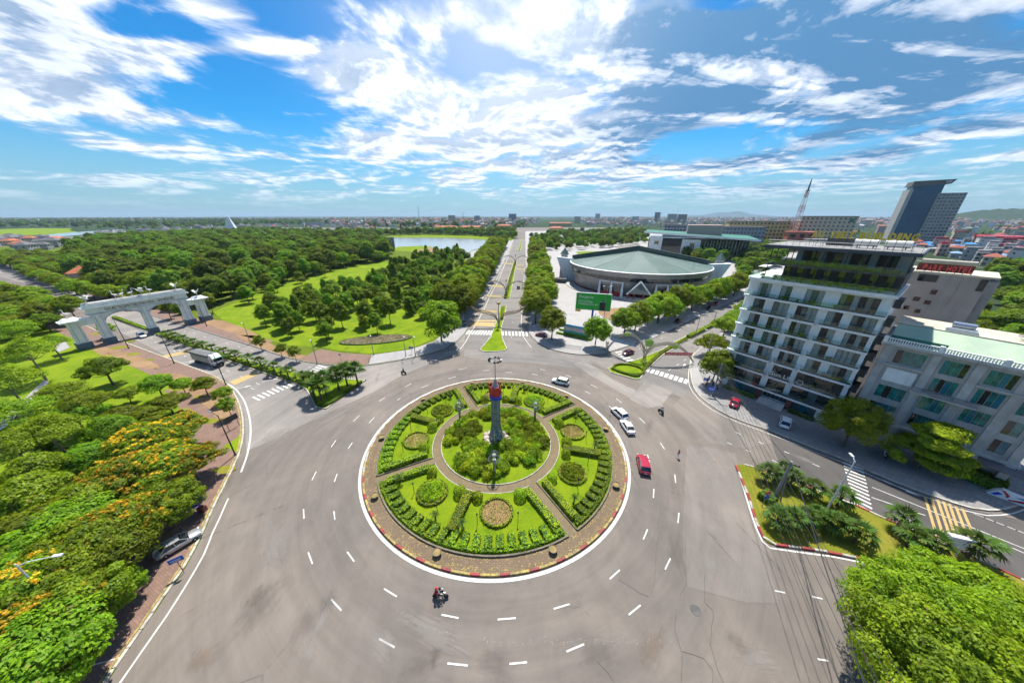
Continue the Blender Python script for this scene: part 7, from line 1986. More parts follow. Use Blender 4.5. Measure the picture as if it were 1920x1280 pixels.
# ================================================================== vehicles
def loft(mb, secs):
 """secs: list of rings of equal length, closed around"""
 n = len(secs[0]); o = len(mb.v)
 mb.add([p for s_ in secs for p in s_], [(i * n + k, i * n + (k + 1) % n, (i + 1) * n + (k + 1) % n, (i + 1) * n + k) for i in range(len(secs) - 1) for k in range(n)] + [tuple(reversed(range(n))), tuple((len(secs) - 1) * n + k for k in range(n))])
CAR = {}
def car_parts(kind):
 if kind in CAR: return CAR[kind]
 suv = kind == 'suv'
 L, W, H = (4.5, 1.84, 1.68) if suv else (4.4, 1.76, 1.46)
 belt = 0.98 if suv else 0.90
 st = [(-L / 2, 0.62, 0.42, belt - 0.12), (-L / 2 + 0.10, 0.80, 0.30, belt - 0.03), (-L / 2 + 0.6, 0.90, 0.24, belt), (-0.4, 0.92, 0.22, belt), (0.7, 0.92, 0.22, belt), (L / 2 - 0.9, 0.90, 0.24, belt - 0.06), (L / 2 - 0.25, 0.80, 0.28, belt - 0.22), (L / 2, 0.58, 0.40, belt - 0.38)]
 body = MB(); body.sm = True
 secs = []
 for x, w, zb, zt in st:
  w = w * W / 1.84
  secs.append([(x, -w * 0.9, zb), (x, -w, zb + 0.18), (x, -w, zt - 0.14), (x, -w * 0.90, zt), (x, 0, zt + 0.03), (x, w * 0.90, zt), (x, w, zt - 0.14), (x, w, zb + 0.18), (x, w * 0.9, zb), (x, 0, zb)])
 loft(body, secs)
 wb, wt = 0.90 * W / 1.84 * 0.93, 0.90 * W / 1.84 * 0.72
 xr0, xr1, xf1, xf0 = (-L / 2 + 0.12, -L / 2 + 0.50, 0.35, 1.15) if suv else (-L / 2 + 0.55, -L / 2 + 1.15, 0.20, 1.05)
 zb, zt = belt - 0.02, H - 0.03
 B_ = [(xr0, -wb, zb), (xf0, -wb, zb), (xf0, wb, zb), (xr0, wb, zb)]; T_ = [(xr1, -wt, zt), (xf1, -wt, zt), (xf1, wt, zt), (xr1, wt, zt)]
 roof = MB(); roof.sm = False
 e = 0.05
 roof.add([(xr1 - e, -wt - .03, zt), (xf1 + e, -wt - .03, zt), (xf1 + e, wt + .03, zt), (xr1 - e, wt + .03, zt), (xr1 + .1, -wt + .15, H + .02), (xf1 - .1, -wt + .15, H + .02), (xf1 - .1, wt - .15, H + .02), (xr1 + .1, wt - .15, H + .02)],
    [(0, 1, 5, 4), (1, 2, 6, 5), (2, 3, 7, 6), (3, 0, 4, 7), (4, 5, 6, 7), (3, 2, 1, 0)])
 for (i0, i1) in ((0, 0), (1, 1), (2, 2), (3, 3)): roof.tube([B_[i0], T_[i0]], 0.045, 5)
 for s in (0, 3):
  xm = -0.25
  y0, y1 = (-wb, -wt) if s == 0 else (wb, wt)
  roof.tube([(xm, y0, zb), (xm - 0.08, y1, zt)], 0.045, 5)
 def quad(a, b_, c, d): return MB().add([a, b_, c, d], [(0, 1, 2, 3)])
 gl = {'windscreen': quad(B_[1], B_[2], T_[2], T_[1]), 'rear_window': quad(B_[3], B_[0], T_[0], T_[3]), 'side_window': quad(B_[0], B_[1], T_[1], T_[0]), 'side_window2': quad(B_[2], B_[3], T_[3], T_[2])}
 tyre = MB(); r = 0.34 if suv else 0.31
 tyre.lathe([(r * 0.62, -0.10), (r, -0.10), (r * 1.0, 0.10), (r * 0.62, 0.10)], n=16)
 rim = MB(); rim.lathe([(r * 0.64, -0.06), (r * 0.64, 0.08), (r * 0.15, 0.105)], n=10)
 CAR[kind] = dict(L=L, W=W, H=H, belt=belt, r=r, body=body, roof=roof, gl=gl, tyre=tyre.mesh('tyre', M['rubber']), rim=rim.mesh('rim', M['steel']),
      head=MB().box((0, 0, 0), (0.16, 0.36, 0.14)).mesh('headlight', M['lamp_glass']), tail=MB().box((0, 0, 0), (0.12, 0.32, 0.18)).mesh('tail_light', M['tail_red']),
      mir=MB().box((0, 0, 0), (0.12, 0.20, 0.13)), plate=MB().box((0, 0, 0), (0.03, 0.42, 0.13)).mesh('number_plate', M['letter_white']), meshes={})
 return CAR[kind]
def car(kind, color, tail_p, head_p, label, group=None, z=0.03):
 P = car_parts(kind)
 a = Vector(tail_p); b_ = Vector(head_p); c = (a + b_) / 2; ang = math.atan2(b_.y - a.y, b_.x - a.x)
 t = thing('parked_car' if 'parked' in label else 'car', label, 'car', (c.x, c.y, z), ang, group)
 k = (kind, color)
 if k not in P['meshes']:
  P['meshes'][k] = (P['body'].mesh('body', M[color]), P['roof'].mesh('roof', M[color]), P['mir'].mesh('mirror', M[color]))
 bm, rm, mm = P['meshes'][k]
 if 'glm' not in P: P['glm'] = {n: q.mesh('glass', M['car_glass']) for n, q in P['gl'].items()}
 body = link('body', bm, t); link('roof', rm, t)
 for n, q in P['glm'].items(): link(n.replace('2', ''), q, t)
 L, W, r = P['L'], P['W'], P['r']
 for x in (-L * 0.30, L * 0.31):
  for s in (-1, 1):
   w = link('wheel', P['tyre'], t, (x, s * (W / 2 - 0.11), r), (math.pi / 2 * -s, 0, 0)); link('rim', P['rim'], w)
 for s in (-1, 1):
  link('headlight', P['head'], t, (L / 2 - 0.16, s * W * 0.33, P['belt'] - 0.30), (0, 0.2, -s * 0.35))
  link('tail_light', P['tail'], t, (-L / 2 + 0.07, s * W * 0.36, P['belt'] - 0.16), (0, 0, s * 0.3))
  link('mirror', mm, t, (0.85, s * (W / 2 + 0.10), P['belt'] + 0.08))
 link('number_plate', P['plate'], t, (-L / 2 - 0.01, 0, 0.62)); link('number_plate', P['plate'], t, (L / 2 - 0.005, 0, 0.46))
 return t
car('suv', 'car_red', (23.03,37.39), (23.99,41.45), 'bright red SUV driving round the right side of the roundabout')
car('sedan', 'car_white', (24.55,47.70), (24.36,51.01), 'white saloon car following another white car at the roundabout')
car('suv', 'car_white', (24.86,52.07), (23.83,55.45), 'white SUV just ahead of the white saloon at the roundabout')
car('suv', 'car_white', (15.69,66.36), (12.00,68.23), 'white SUV alone behind the roundabout')
car('sedan', 'car_maroon', (40.01,86.10), (35.80,83.75), 'dark red saloon coming out under the flower arch')
car('suv', 'car_white', (-134.82,101.79), (-125.12,96.70), 'white SUV driving in through the gateway')
car('sedan', 'car_maroon', (71.87,116.76), (66.03,112.20), 'maroon car parked under the avenue trees nearest the arch', z=0.17)
car('sedan', 'car_maroon', (96.3,136.1), (90.6,130.9), 'dark maroon car parked beside the bright red one under trees', z=0.17)
car('sedan', 'car_red', (103.8,142.5), (97.4,137.8), 'bright red car parked farthest along the avenue trees', z=0.17)
car('sedan', 'car_red', (50.55,56.05), (53.76,59.41), 'red car parked on the hotel pavement at the corner', z=0.17)
car('suv', 'car_white', (55.76,48.82), (59.24,52.25), 'white SUV parked on the hotel pavement by the stairs', z=0.17)
car('sedan', 'car_silver', (-43.52,24.78), (-42.02,26.91), 'silver saloon parked on the red paving under the trees', z=0.17)
car('suv', 'car_white', (-185.49,118.12), (-183.20,114.11), 'white SUV parked behind the left gate pillar', z=0.17)
car('suv', 'car_black', (6.6,166.8), (7.3,186.6), 'black SUV on the centre avenue beside the median')
car('sedan', 'car_black', (-324.8,209.2), (-316.4,205.4), 'dark car far along the west avenue')
car('sedan', 'car_black', (-16.89,110.34), (-16.75,114.11), 'dark car parked at the park edge by the centre avenue', z=0.17)
car('sedan', 'car_maroon', (13.70,99.19), (11.13,100.21), 'dark red car parked under the olive tree at the plaza corner', z=0.17)

# ---- truck
a = Vector((-94.00,81.14)); b_ = Vector((-79.79,75.66)); ang = math.atan2(b_.y - a.y, b_.x - a.x)
tk = thing('truck', 'long grey covered truck with white cab on the west avenue', 'truck', ((a.x + b_.x) / 2, (a.y + b_.y) / 2, 0.03), ang)
Lt = 11.0
mb = MB(); mb.box((-1.3, 0, 2.05), (8.4, 2.45, 1.9)); cb = mb.build('cargo_box', M['truck_side'], tk)
for i in range(9):
 for s in (-1, 1): MB().box((-5.3 + i * 1.0, s * 1.25, 2.05), (0.10, 0.06, 1.8)).build('stake', M['truck_side'], cb)
mb = MB()
v = [(-5.6, -1.3, 2.9), (3.0, -1.3, 2.9), (3.0, 1.3, 2.9), (-5.6, 1.3, 2.9), (-5.6, -1.25, 3.5), (3.0, -1.25, 3.5), (3.0, 1.25, 3.5), (-5.6, 1.25, 3.5), (-5.6, 0, 3.72), (3.0, 0, 3.72)]
mb.add(v, [(0, 1, 5, 4), (2, 3, 7, 6), (4, 5, 9, 8), (8, 9, 6, 7), (1, 2, 6, 9, 5), (3, 0, 4, 8, 7)]); mb.build('tarpaulin', M['tarp_grey'], tk)
MB().box((-0.8, 0, 0.95), (10.4, 1.0, 0.3)).build('chassis', M['metal_dark'], tk)
mb = MB(); mb.box((4.25, 0, 1.75), (1.9, 2.4, 2.2)); cab = mb.build('cab', M['car_white'], tk)
mb = MB(); mb.add([(3.35, -1.1, 2.85), (5.15, -1.1, 2.85), (5.15, 1.1, 2.85), (3.35, 1.1, 2.85), (3.4, -1.05, 3.75), (4.3, -1.0, 3.65), (4.3, 1.0, 3.65), (3.4, 1.05, 3.75)], [(0, 1, 5, 4), (1, 2, 6, 5), (2, 3, 7, 6), (3, 0, 4, 7), (4, 5, 6, 7)]); mb.build('wind_deflector', M['car_white'], cab)
text('TMT', 0.6, 'black', cab, (4.62, 0.62, 3.22), (R_(48), 0, R_(90)), 0.01)
MB().box((5.22, 0, 2.25), (0.06, 2.1, 0.85)).build('windscreen', M['car_glass'], cab)
MB().box((5.25, 0, 1.0), (0.14, 2.3, 0.6)).build('grille', M['black'], cab)
MB().box((5.3, 0, 2.85), (0.5, 2.3, 0.10)).build('sun_visor', M['truck_green'], cab)
for s in (-1, 1):
 MB().box((4.35, s * 1.215, 2.2), (1.0, 0.03, 0.75)).build('side_window', M['car_glass'], cab)
 MB().box((5.28, s * 0.95, 1.15), (0.1, 0.35, 0.25)).build('headlight', M['lamp_glass'], cab)
 MB().box((5.25, s * 1.4, 2.2), (0.15, 0.12, 0.6)).build('mirror', M['black'], cab)
tym = MB().lathe([(0.28, -0.16), (0.5, -0.16), (0.5, 0.16), (0.28, 0.16)], n=16).mesh('tyre', M['rubber']); rmm = MB().lathe([(0.3, -0.1), (0.3, 0.12), (0.1, 0.15)], n=10).mesh('rim', M['metal_grey'])
for x in (4.3, -3.0, -4.2):
 for s in (-1, 1):
  w = link('wheel', tym, tk, (x, s * 1.05, 0.5), (-s * math.pi / 2, 0, 0)); link('rim', rmm, w)

# ================================================================== people and motorcycles
def person_mesh(key, V, E, rad, cols):
 """skinned figure baked to one continuous mesh; cols: function of vertex position -> material index"""
 me = bpy.data.meshes.new('figure'); me.from_pydata(V, E, [])
 o = bpy.data.objects.new('figure', me); col.objects.link(o)
 o.modifiers.new('skin', 'SKIN'); sb_ = o.modifiers.new('sub', 'SUBSURF'); sb_.levels = 1; sb_.render_levels = 1
 if not me.skin_vertices: me.skin_vertices  # layer is made by the modifier
 bpy.context.view_layer.update()
 sk = me.skin_vertices[0].data if len(me.skin_vertices) else None
 if sk is None:
  import bmesh
  bm = bmesh.new(); bm.from_mesh(me); bm.verts.layers.skin.verify(); bm.to_mesh(me); bm.free(); sk = me.skin_vertices[0].data
 for i, r in enumerate(rad): sk[i].radius = (r, r)
 sk[0].use_root = True
 bpy.context.view_layer.update()
 out = bpy.data.meshes.new_from_object(o.evaluated_get(bpy.context.evaluated_depsgraph_get()))
 bpy.data.objects.remove(o)
 out.name = 'person'
 out.materials.clear()
 for m_ in ('shirt', 'trousers', 'skin'): out.materials.append(M['cloth_white'])
 for p in out.polygons:
  p.material_index = cols(p.center); p.use_smooth = True
 return out
def rider_geo():
 V = [(0, 0, 0.92), (0.02, 0, 1.10), (0.06, 0, 1.32), (0.10, 0, 1.46), (0.13, 0, 1.58), (0.15, 0, 1.68),
   (0.06, 0.20, 1.38), (0.26, 0.26, 1.16), (0.50, 0.26, 1.10), (0.56, 0.25, 1.09), (0.06, -0.20, 1.38), (0.26, -0.26, 1.16), (0.50, -0.26, 1.10), (0.56, -0.25, 1.09),
   (0.06, 0.12, 0.88), (0.42, 0.20, 0.86), (0.34, 0.20, 0.48), (0.32, 0.20, 0.40), (0.46, 0.20, 0.37), (0.06, -0.12, 0.88), (0.42, -0.20, 0.86), (0.34, -0.20, 0.48), (0.32, -0.20, 0.40), (0.46, -0.20, 0.37)]
 E = [(0, 1), (1, 2), (2, 3), (3, 4), (4, 5), (2, 6), (6, 7), (7, 8), (8, 9), (2, 10), (10, 11), (11, 12), (12, 13), (0, 14), (14, 15), (15, 16), (16, 17), (17, 18), (0, 19), (19, 20), (20, 21), (21, 22), (22, 23)]
 r = [0.15, 0.15, 0.16, 0.07, 0.10, 0.10, 0.075, 0.055, 0.045, 0.04, 0.075, 0.055, 0.045, 0.04, 0.10, 0.085, 0.055, 0.05, 0.04, 0.10, 0.085, 0.055, 0.05, 0.04]
 return V, E, r
def stand_geo():
 V = [(0, 0, 0.92), (0, 0, 1.10), (0, 0, 1.30), (0, 0, 1.42), (0.01, 0, 1.52), (0.02, 0, 1.62),
   (0, 0.19, 1.36), (0.03, 0.25, 1.10), (0.10, 0.24, 0.88), (0.12, 0.23, 0.80), (0, -0.19, 1.36), (-0.03, -0.25, 1.10), (0.05, -0.24, 0.88), (0.07, -0.23, 0.80),
   (0, 0.10, 0.86), (0.10, 0.11, 0.48), (0.12, 0.11, 0.09), (0.25, 0.12, 0.04), (0, -0.10, 0.86), (-0.02, -0.11, 0.48), (-0.12, -0.11, 0.09), (0.02, -0.12, 0.04)]
 E = [(0, 1), (1, 2), (2, 3), (3, 4), (4, 5), (2, 6), (6, 7), (7, 8), (8, 9), (2, 10), (10, 11), (11, 12), (12, 13), (0, 14), (14, 15), (15, 16), (16, 17), (0, 18), (18, 19), (19, 20), (20, 21)]
 r = [0.14, 0.13, 0.15, 0.06, 0.095, 0.09, 0.07, 0.05, 0.04, 0.035, 0.07, 0.05, 0.04, 0.035, 0.095, 0.065, 0.05, 0.04, 0.095, 0.065, 0.05, 0.04]
 return V, E, r
RIDER = person_mesh('ride', *rider_geo(), lambda c: 2 if (c.z > 1.47 or (c.z > 1.0 and c.x > 0.44)) else (1 if c.z < 0.99 else 0))
STAND = person_mesh('stand', *stand_geo(), lambda c: 2 if (c.z > 1.41 or (abs(c.y) > 0.19 and c.z < 0.95 and c.z > 0.7)) else (1 if c.z < 0.96 else 0))
def person(me, p, z, ang, label, shirt, trous, hat=None, group=None):
 m_ = me.copy(); m_.materials[0] = M[shirt]; m_.materials[1] = M[trous]; m_.materials[2] = M['skin']
 o = setp(link('person', m_, None, (p[0], p[1], z), (0, 0, ang)), label, 'person', group)
 hx, hz = (0.15, 1.68) if me is RIDER else (0.02, 1.62)
 h = MB(); h.sm = True
 h.lathe([(0.145, -0.06), (0.155, 0.0), (0.13, 0.08), (0.07, 0.14), (0.01, 0.155)], n=12)
 h.build('helmet' if hat else 'hair', M[hat or 'black'], o, (hx - 0.01, 0, hz + 0.01))
 f = MB(); f.tube([(0.10, 0, 0.0), (0.135, 0, -0.03)], [0.02, 0.015], 5); f.build('nose', M['skin'], o, (hx, 0, hz - 0.02))
 return o
def motorcycle(p, ang, label, color='cloth_black', group=None):
 t = thing('motorcycle', label, 'motorcycle', (*p, 0.03), ang, group)
 ty = MB().lathe([(0.22, -0.05), (0.30, -0.05), (0.30, 0.05), (0.22, 0.05)], n=16)
 for x in (-0.62, 0.62):
  w = ty.build('wheel', M['rubber'], t, (x, 0, 0.30), (math.pi / 2, 0, 0))
  MB().lathe([(0.225, -0.03), (0.225, 0.03), (0.05, 0.05)], n=10).build('rim', M['steel'], w)
 mb = MB(); mb.tube([(-0.55, 0, 0.55), (-0.1, 0, 0.50), (0.25, 0, 0.45), (0.45, 0, 0.75), (0.48, 0, 0.95)], [0.12, 0.15, 0.09, 0.13, 0.10], 8); mb.build('body', M[color], t)
 mb = MB(); mb.tube([(-0.75, 0, 0.78), (-0.3, 0, 0.78), (0.12, 0, 0.74)], [0.08, 0.13, 0.10], 8); mb.build('seat', M['black'], t)
 MB().tube([(0.62, 0.06, 0.3), (0.46, 0.06, 1.0)], 0.03, 5).build('fork', M['steel'], t); MB().tube([(0.62, -0.06, 0.3), (0.46, -0.06, 1.0)], 0.03, 5).build('fork', M['steel'], t)
 MB().tube([(0.40, -0.34, 1.04), (0.46, 0, 1.0), (0.40, 0.34, 1.04)], 0.022, 5).build('handlebar', M['metal_dark'], t)
 MB().box((0.56, 0, 0.92), (0.1, 0.16, 0.14)).build('headlight', M['lamp_glass'], t); MB().box((-0.80, 0, 0.72), (0.06, 0.16, 0.10)).build('tail_light', M['tail_red'], t)
 MB().tube([(-0.2, 0.14, 0.28), (-0.75, 0.16, 0.35)], 0.045, 6).build('exhaust', M['steel'], t)
 for s in (-1, 1): MB().tube([(0.42, 0.30 * s, 1.04), (0.38, 0.36 * s, 1.2)], 0.012, 4).build('mirror', M['black'], t)
 return t
def ride(p, q, label, shirts, labels, color='cloth_black', hats=('black', 'red_paint')):
 a, b_ = Vector(p), Vector(q); c = (a + b_) / 2; ang = math.atan2(b_.y - a.y, b_.x - a.x); d = (b_ - a).normalized()
 motorcycle((c.x, c.y), ang, label, color)
 person(RIDER, (c.x - d.x * 0.12, c.y - d.y * 0.12), 0.03, ang, labels[0], *shirts[0], hats[0])
 if len(labels) > 1: person(RIDER, (c.x - d.x * 0.52, c.y - d.y * 0.52), 0.06, ang, labels[1], *shirts[1], hats[1])
ride((-8.24,20.14), (-6.73,20.14), 'dark motorcycle carrying two riders below the roundabout', [('cloth_white', 'cloth_black'), ('cloth_red', 'cloth_black')], ['person in white steering the motorcycle below the roundabout', 'passenger in red with red helmet behind the rider in white'], 'car_maroon', ('black', 'red_paint'))
ride((34.04,53.53), (33.52,55.65), 'motorcycle crossing the wide asphalt right of the roundabout', [('cloth_grey', 'cloth_black'), ('cloth_white', 'cloth_black')], ['person in grey riding the motorcycle right of the roundabout', 'passenger in white behind the rider in grey'], 'cloth_black', ('cloth_white', 'cloth_grey'))
ride((-27.37,71.94), (-29.02,72.54), 'dark motorcycle at the edge of the tree shade', [('cloth_black', 'cloth_black')], ['person in black riding at the edge of the tree shade'])
person(STAND, (30.58,41.45), 0.03, R_(100), 'tiny person in pink and white, a rider shown standing on the open asphalt', 'cloth_pink', 'cloth_white')  # standing figure made up from a rider's head and shirt
for i, (p, a) in enumerate([((67.86,41.71), 2.2), ((68.69,41.19), 2.3)]): motorcycle(p, R_(40) + a * 0.1, ['motorcycle parked between the two hotel trees, white front', 'dark motorcycle parked beside the white fronted one'][i], 'car_white' if i == 0 else 'cloth_black', 'motorcycles parked by the hotel trees')
for i, p in enumerate([(53.24,69.06),(52.78,67.42),(52.80,66.36),(52.49,64.82),(55.20,67.96)]): motorcycle(p, R_(40 + 12 * i), '%s motorcycle parked under the corner tree, counted from the avenue' % nth(i), ['car_maroon', 'car_white', 'cloth_black', 'car_silver', 'cloth_black'][i], 'motorcycles parked under the corner tree')
person(STAND, (50.26,65.33), 0.14, 1.0, 'person in dark red standing by the parked motorcycles', 'cloth_red', 'cloth_black', None)

# ================================================================== street lamps, poles, wires
def street_lamp(p, h, hd, label, arm=2.0, m='metal_dark', group='street lamps', double=False, z=0.14):
 """hd: heading of the arm (radians)"""
 t = thing('street_lamp', label, 'street lamp', (*p, z), hd, group)
 MB().lathe([(0.20, 0), (0.20, 0.25), (0.12, 0.35), (0.10, h * 0.5), (0.06, h)], n=8).build('pole', M[m], t)
 for s in ((1, -1) if double else (1,)):
  MB().tube([(0, 0, h - 0.3), (s * arm * 0.3, 0, h + 0.05), (s * arm, 0, h + 0.25)], [0.05, 0.045, 0.035], 6).build('arm', M[m], t)
  hh = MB().box((s * (arm + 0.3), 0, h + 0.26), (0.75, 0.26, 0.12)).build('lamp_head', M['metal_white' if m != 'metal_dark' else 'metal_grey'], t)
  MB().box((s * (arm + 0.35), 0, h + 0.185), (0.5, 0.2, 0.04)).build('lamp_lens', M['lamp_glass'], hh)
 return t
street_lamp((-48.98,41.97), 8.7, R_(160), 'dark street lamp on the red paving beside the flowering trees', 1.6)
street_lamp((-122.86,88.98), 9.4, R_(150), 'dark street lamp beside the gateway, left of the white SUV', 1.8)
street_lamp((-97.22,78.33), 8.4, R_(150), 'dark street lamp left of the truck', 1.8)
street_lamp((-71.76,66.36), 8.4, R_(150), 'dark street lamp below the truck at the road bend', 1.6)
street_lamp((-46.0, 17.8), 9.8, R_(11), 'pale street lamp arm rising above the lower left trees', 3.0, 'metal_white')
street_lamp((46.58,30.76), 9.6, R_(70), 'white street lamp on the palm island', 0.6, 'metal_white')
street_lamp((-117.22,110.34), 8.0, R_(-50), 'street lamp behind the right gate pillar', 1.4)
for i, p in enumerate([(-86.41,92.93),(-55.40,78.33),(-41.23,84.13),(-31.06,83.37),(-28.10,83.37)]):
 street_lamp(p, 7.6 if i < 2 else 6.6, R_(-60), 'slim street lamp on the park side, %s from the gateway' % nth(i), 1.2, 'metal_grey')
street_lamp((37.07, 108.9), 15.8, R_(180), 'tall twin headed pole in front of the green billboard', 1.2, 'metal_grey', double=True)
for i, p in enumerate([(67.17,99.19),(87.21,119.51)]): street_lamp(p, 8.5, R_(140), '%s twin armed lamp on the right avenue median' % nth(i), 1.8, 'metal_grey', double=True)
street_lamp((59.55,80.78), 9.0, R_(150), 'slim lamp post between the bright trees by the hotel', 1.4, 'metal_grey')
street_lamp((96.5, 158.0), 17.0, R_(150), 'tall lamp post in front of the arena roof edge', 1.0, 'metal_white', double=True)
for i, p in enumerate([(16.1,152.7),(19.4,211.2),(24.2,290.7)]): street_lamp(p, 9.5, R_(180), '%s street lamp among the trees right of the centre avenue' % nth(i), 2.0, 'metal_grey')
# globe lamp near the silver car
t = thing('globe_lamp', 'short lamp post with yellow globe beside the silver car', 'street lamp', (*(-43.89,27.42), 0.14))
MB().lathe([(0.16, 0), (0.09, 0.4), (0.06, 3.4)], n=8).build('post', M['metal_dark'], t)
MB().lathe([(0.05, 3.35), (0.24, 3.5), (0.28, 3.7), (0.18, 3.95), (0.02, 4.0)], n=12).build('globe', M['kerb_yellow'], t)

def wire(pts, r, parent, sag=0.6, name='wire'):
 a, b_ = Vector(pts[0]), Vector(pts[1])
 path = [tuple(a.lerp(b_, t / 14) - Vector((0, 0, sag * 4 * (t / 14) * (1 - t / 14)))) for t in range(15)]
 return MB().tube(path, r, 5, False).build(name, M['black'], parent)
def util_pole(p, h, label, z=0.14, r=0.15):
 t = thing('utility_pole', label, 'utility pole', (*p, z), R_(-30), 'utility poles')
 MB().tube([(0, 0, -0.1), (0, 0, h)], [r * 1.25, r * 0.8], 8).build('pole', M['concrete'], t)
 ca = MB().box((0, 0, h - 0.5), (2.2, 0.12, 0.14)).build('crossarm', M['metal_dark'], t)
 for k in range(5): MB().lathe([(0.04, 0), (0.07, 0.06), (0.04, 0.16)], n=8).build('insulator', M['red_brown'], ca, (-0.95 + k * 0.475, 0, h - 0.42))
 return t
p1 = util_pole((49.4, 61.4), 8.6, 'utility pole at the hotel corner under the tree')
p2 = util_pole((40.54, 32.7), 7.6, 'weathered concrete utility pole on the palm island', 0.16, 0.2)
MB().tube([(0.9, 0.3, -0.1), (0.06, 0.0, 6.2)], 0.10, 6).build('brace', M['concrete'], p2)
p3 = util_pole((20.5, 1.5), 9.0, 'utility pole just outside the lower edge of the picture', 0.0)
wr = thing('power_lines', 'dark overhead wires crossing the road at lower right', 'power line', (0, 0, 0))
for k in range(6):
 e0 = (49.4 - 0.9 + 0.36 * k, 61.4 + 0.3 - 0.12 * k, 8.5); e1 = (20.0 + 1.15 * k, 1.2 + 0.1 * k, 8.8)
 wire((e0, e1), 0.022, wr, 0.5 + 0.12 * k)
wire(((40.5, 32.7, 7.7), (20.4, 1.5, 9.0)), 0.045, wr, 0.3); wire(((40.6, 32.7, 7.3), (22.0, 1.6, 8.6)), 0.03, wr, 0.4)
wire(((49.4, 61.4, 8.2), (40.5, 32.7, 7.5)), 0.03, wr, 0.8); wire(((49.5, 61.4, 7.6), (40.7, 32.7, 7.2)), 0.022, wr, 0.9)

# ================================================================== signs and boards
bbang = math.atan2(-3.0, 10.0)
bb = thing('billboard', 'large green advertising billboard on a blue post in front of the arena', 'billboard', (33.3, 111.4, 0.14), bbang)
MB().tube([(0, 0, -0.1), (0, 0, 6.8)], 0.38, 12).build('post', M['blue_paint'], bb)
pn = MB().box((-0.2, 0, 9.5), (12.8, 0.5, 6.4)).build('panel', M['billboard_green'], bb)
mb = MB()
for (x, z, w, h_) in ((-0.2, 12.75, 13.0, 0.12), (-0.2, 6.25, 13.0, 0.12), (-6.65, 9.5, 0.12, 6.4), (6.25, 9.5, 0.12, 6.4)): mb.box((x, 0, z), (w, 0.6, h_))
mb.build('frame', M['metal_white'], bb)
text('Kangaroo', 1.35, 'letter_white', pn, (-5.5, -0.27, 10.9), UP, 0.01)
MB().add([(-5.75, -0.275, 11.0), (-5.35, -0.275, 11.0), (-5.0, -0.275, 12.1), (-5.3, -0.275, 12.1)], [(0, 1, 2, 3)]).build('logo_mark', M['letter_red'], pn)
text('Nhà sáng lập thương hiệu', 0.42, 'letter_white', pn, (-5.7, -0.27, 9.75), UP, 0.01)
text('MÁY LỌC NƯỚC', 0.72, 'letter_white', pn, (-5.7, -0.27, 9.0), UP, 0.01)
text('HYDROGEN ION KIỀM', 0.72, 'letter_white', pn, (-5.7, -0.27, 8.15), UP, 0.01)
MB().box((3.4, -0.27, 8.0), (2.3, 0.05, 3.2)).build('printed_picture', M['black'], pn)
MB().box((3.3, -0.28, 9.85), (0.5, 0.05, 0.9)).build('printed_picture', M['glass_teal'], pn); MB().box((3.4, -0.275, 9.65), (2.3, 0.04, 0.14)).build('printed_picture', M['letter_white'], pn)
MB().box((-5.6, 0, 5.7), (2.0, 0.1, 1.0)).build('number_panel', M['gold'], bb)
a = Vector((20.6, 101.5)); b_ = Vector((28.2, 96.6)); ang = math.atan2(b_.y - a.y, b_.x - a.x)
b2 = thing('picture_board', 'low board with mountain landscape picture on the plaza lawn', 'billboard', (a.x, a.y, 0.14), ang)
mp_ = bpy.data.materials.new('landscape_print'); mp_.use_nodes = True; nt = mp_.node_tree; b = NB(nt); bs = nt.nodes['Principled BSDF']
tcd = b.n('ShaderNodeTexCoord').outputs['Object']; sp = b.n('ShaderNodeSeparateXYZ'); b.put(sp.inputs[0], tcd)
hgt = b.math('ADD', sp.outputs[2], b.math('MULTIPLY', b.noise(tcd, 0.9, 5, 0.6), -1.6))
c = b.mix(b.ramp(hgt, 0.3, 0.9), (0.02, 0.16, 0.03, 1), (0.03, 0.26, 0.24, 1)); c = b.mix(b.ramp(hgt, 1.2, 1.35), c, (0.42, 0.47, 0.5, 1)); c = b.mix(b.ramp(sp.outputs[2], 2.9, 3.9), c, (0.02, 0.26, 0.45, 1))
b.put(bs.inputs['Base Color'], c); M['landscape_print'] = mp_
MB().box((4.5, 0, 2.2), (9.0, 0.25, 4.0)).build('panel', mp_, b2)
text('Vĩnh Phúc', 1.0, 'letter_red', b2, (2.4, -0.14, 2.5), UP, 0.01)
mb = MB()
for x in (0.3, 4.5, 8.7): mb.tube([(x, 0.3, 0), (x, 0.3, 4.2)], 0.07, 5)
mb.build('posts', M['metal_grey'], b2)
hedge('board_hedge', [(*(23.78,99.19), 13.0, 1.0, 0.6, ang, 0.14)], 'low hedge in front of the landscape board', m='leaf_hedge', seed=601)
hedge('board_hedge', [(*(21.59,105.07), 4.0, 1.0, 0.6, ang, 0.14)], 'low lime hedge left of the landscape board', m='leaf_hedge_lime', seed=602)
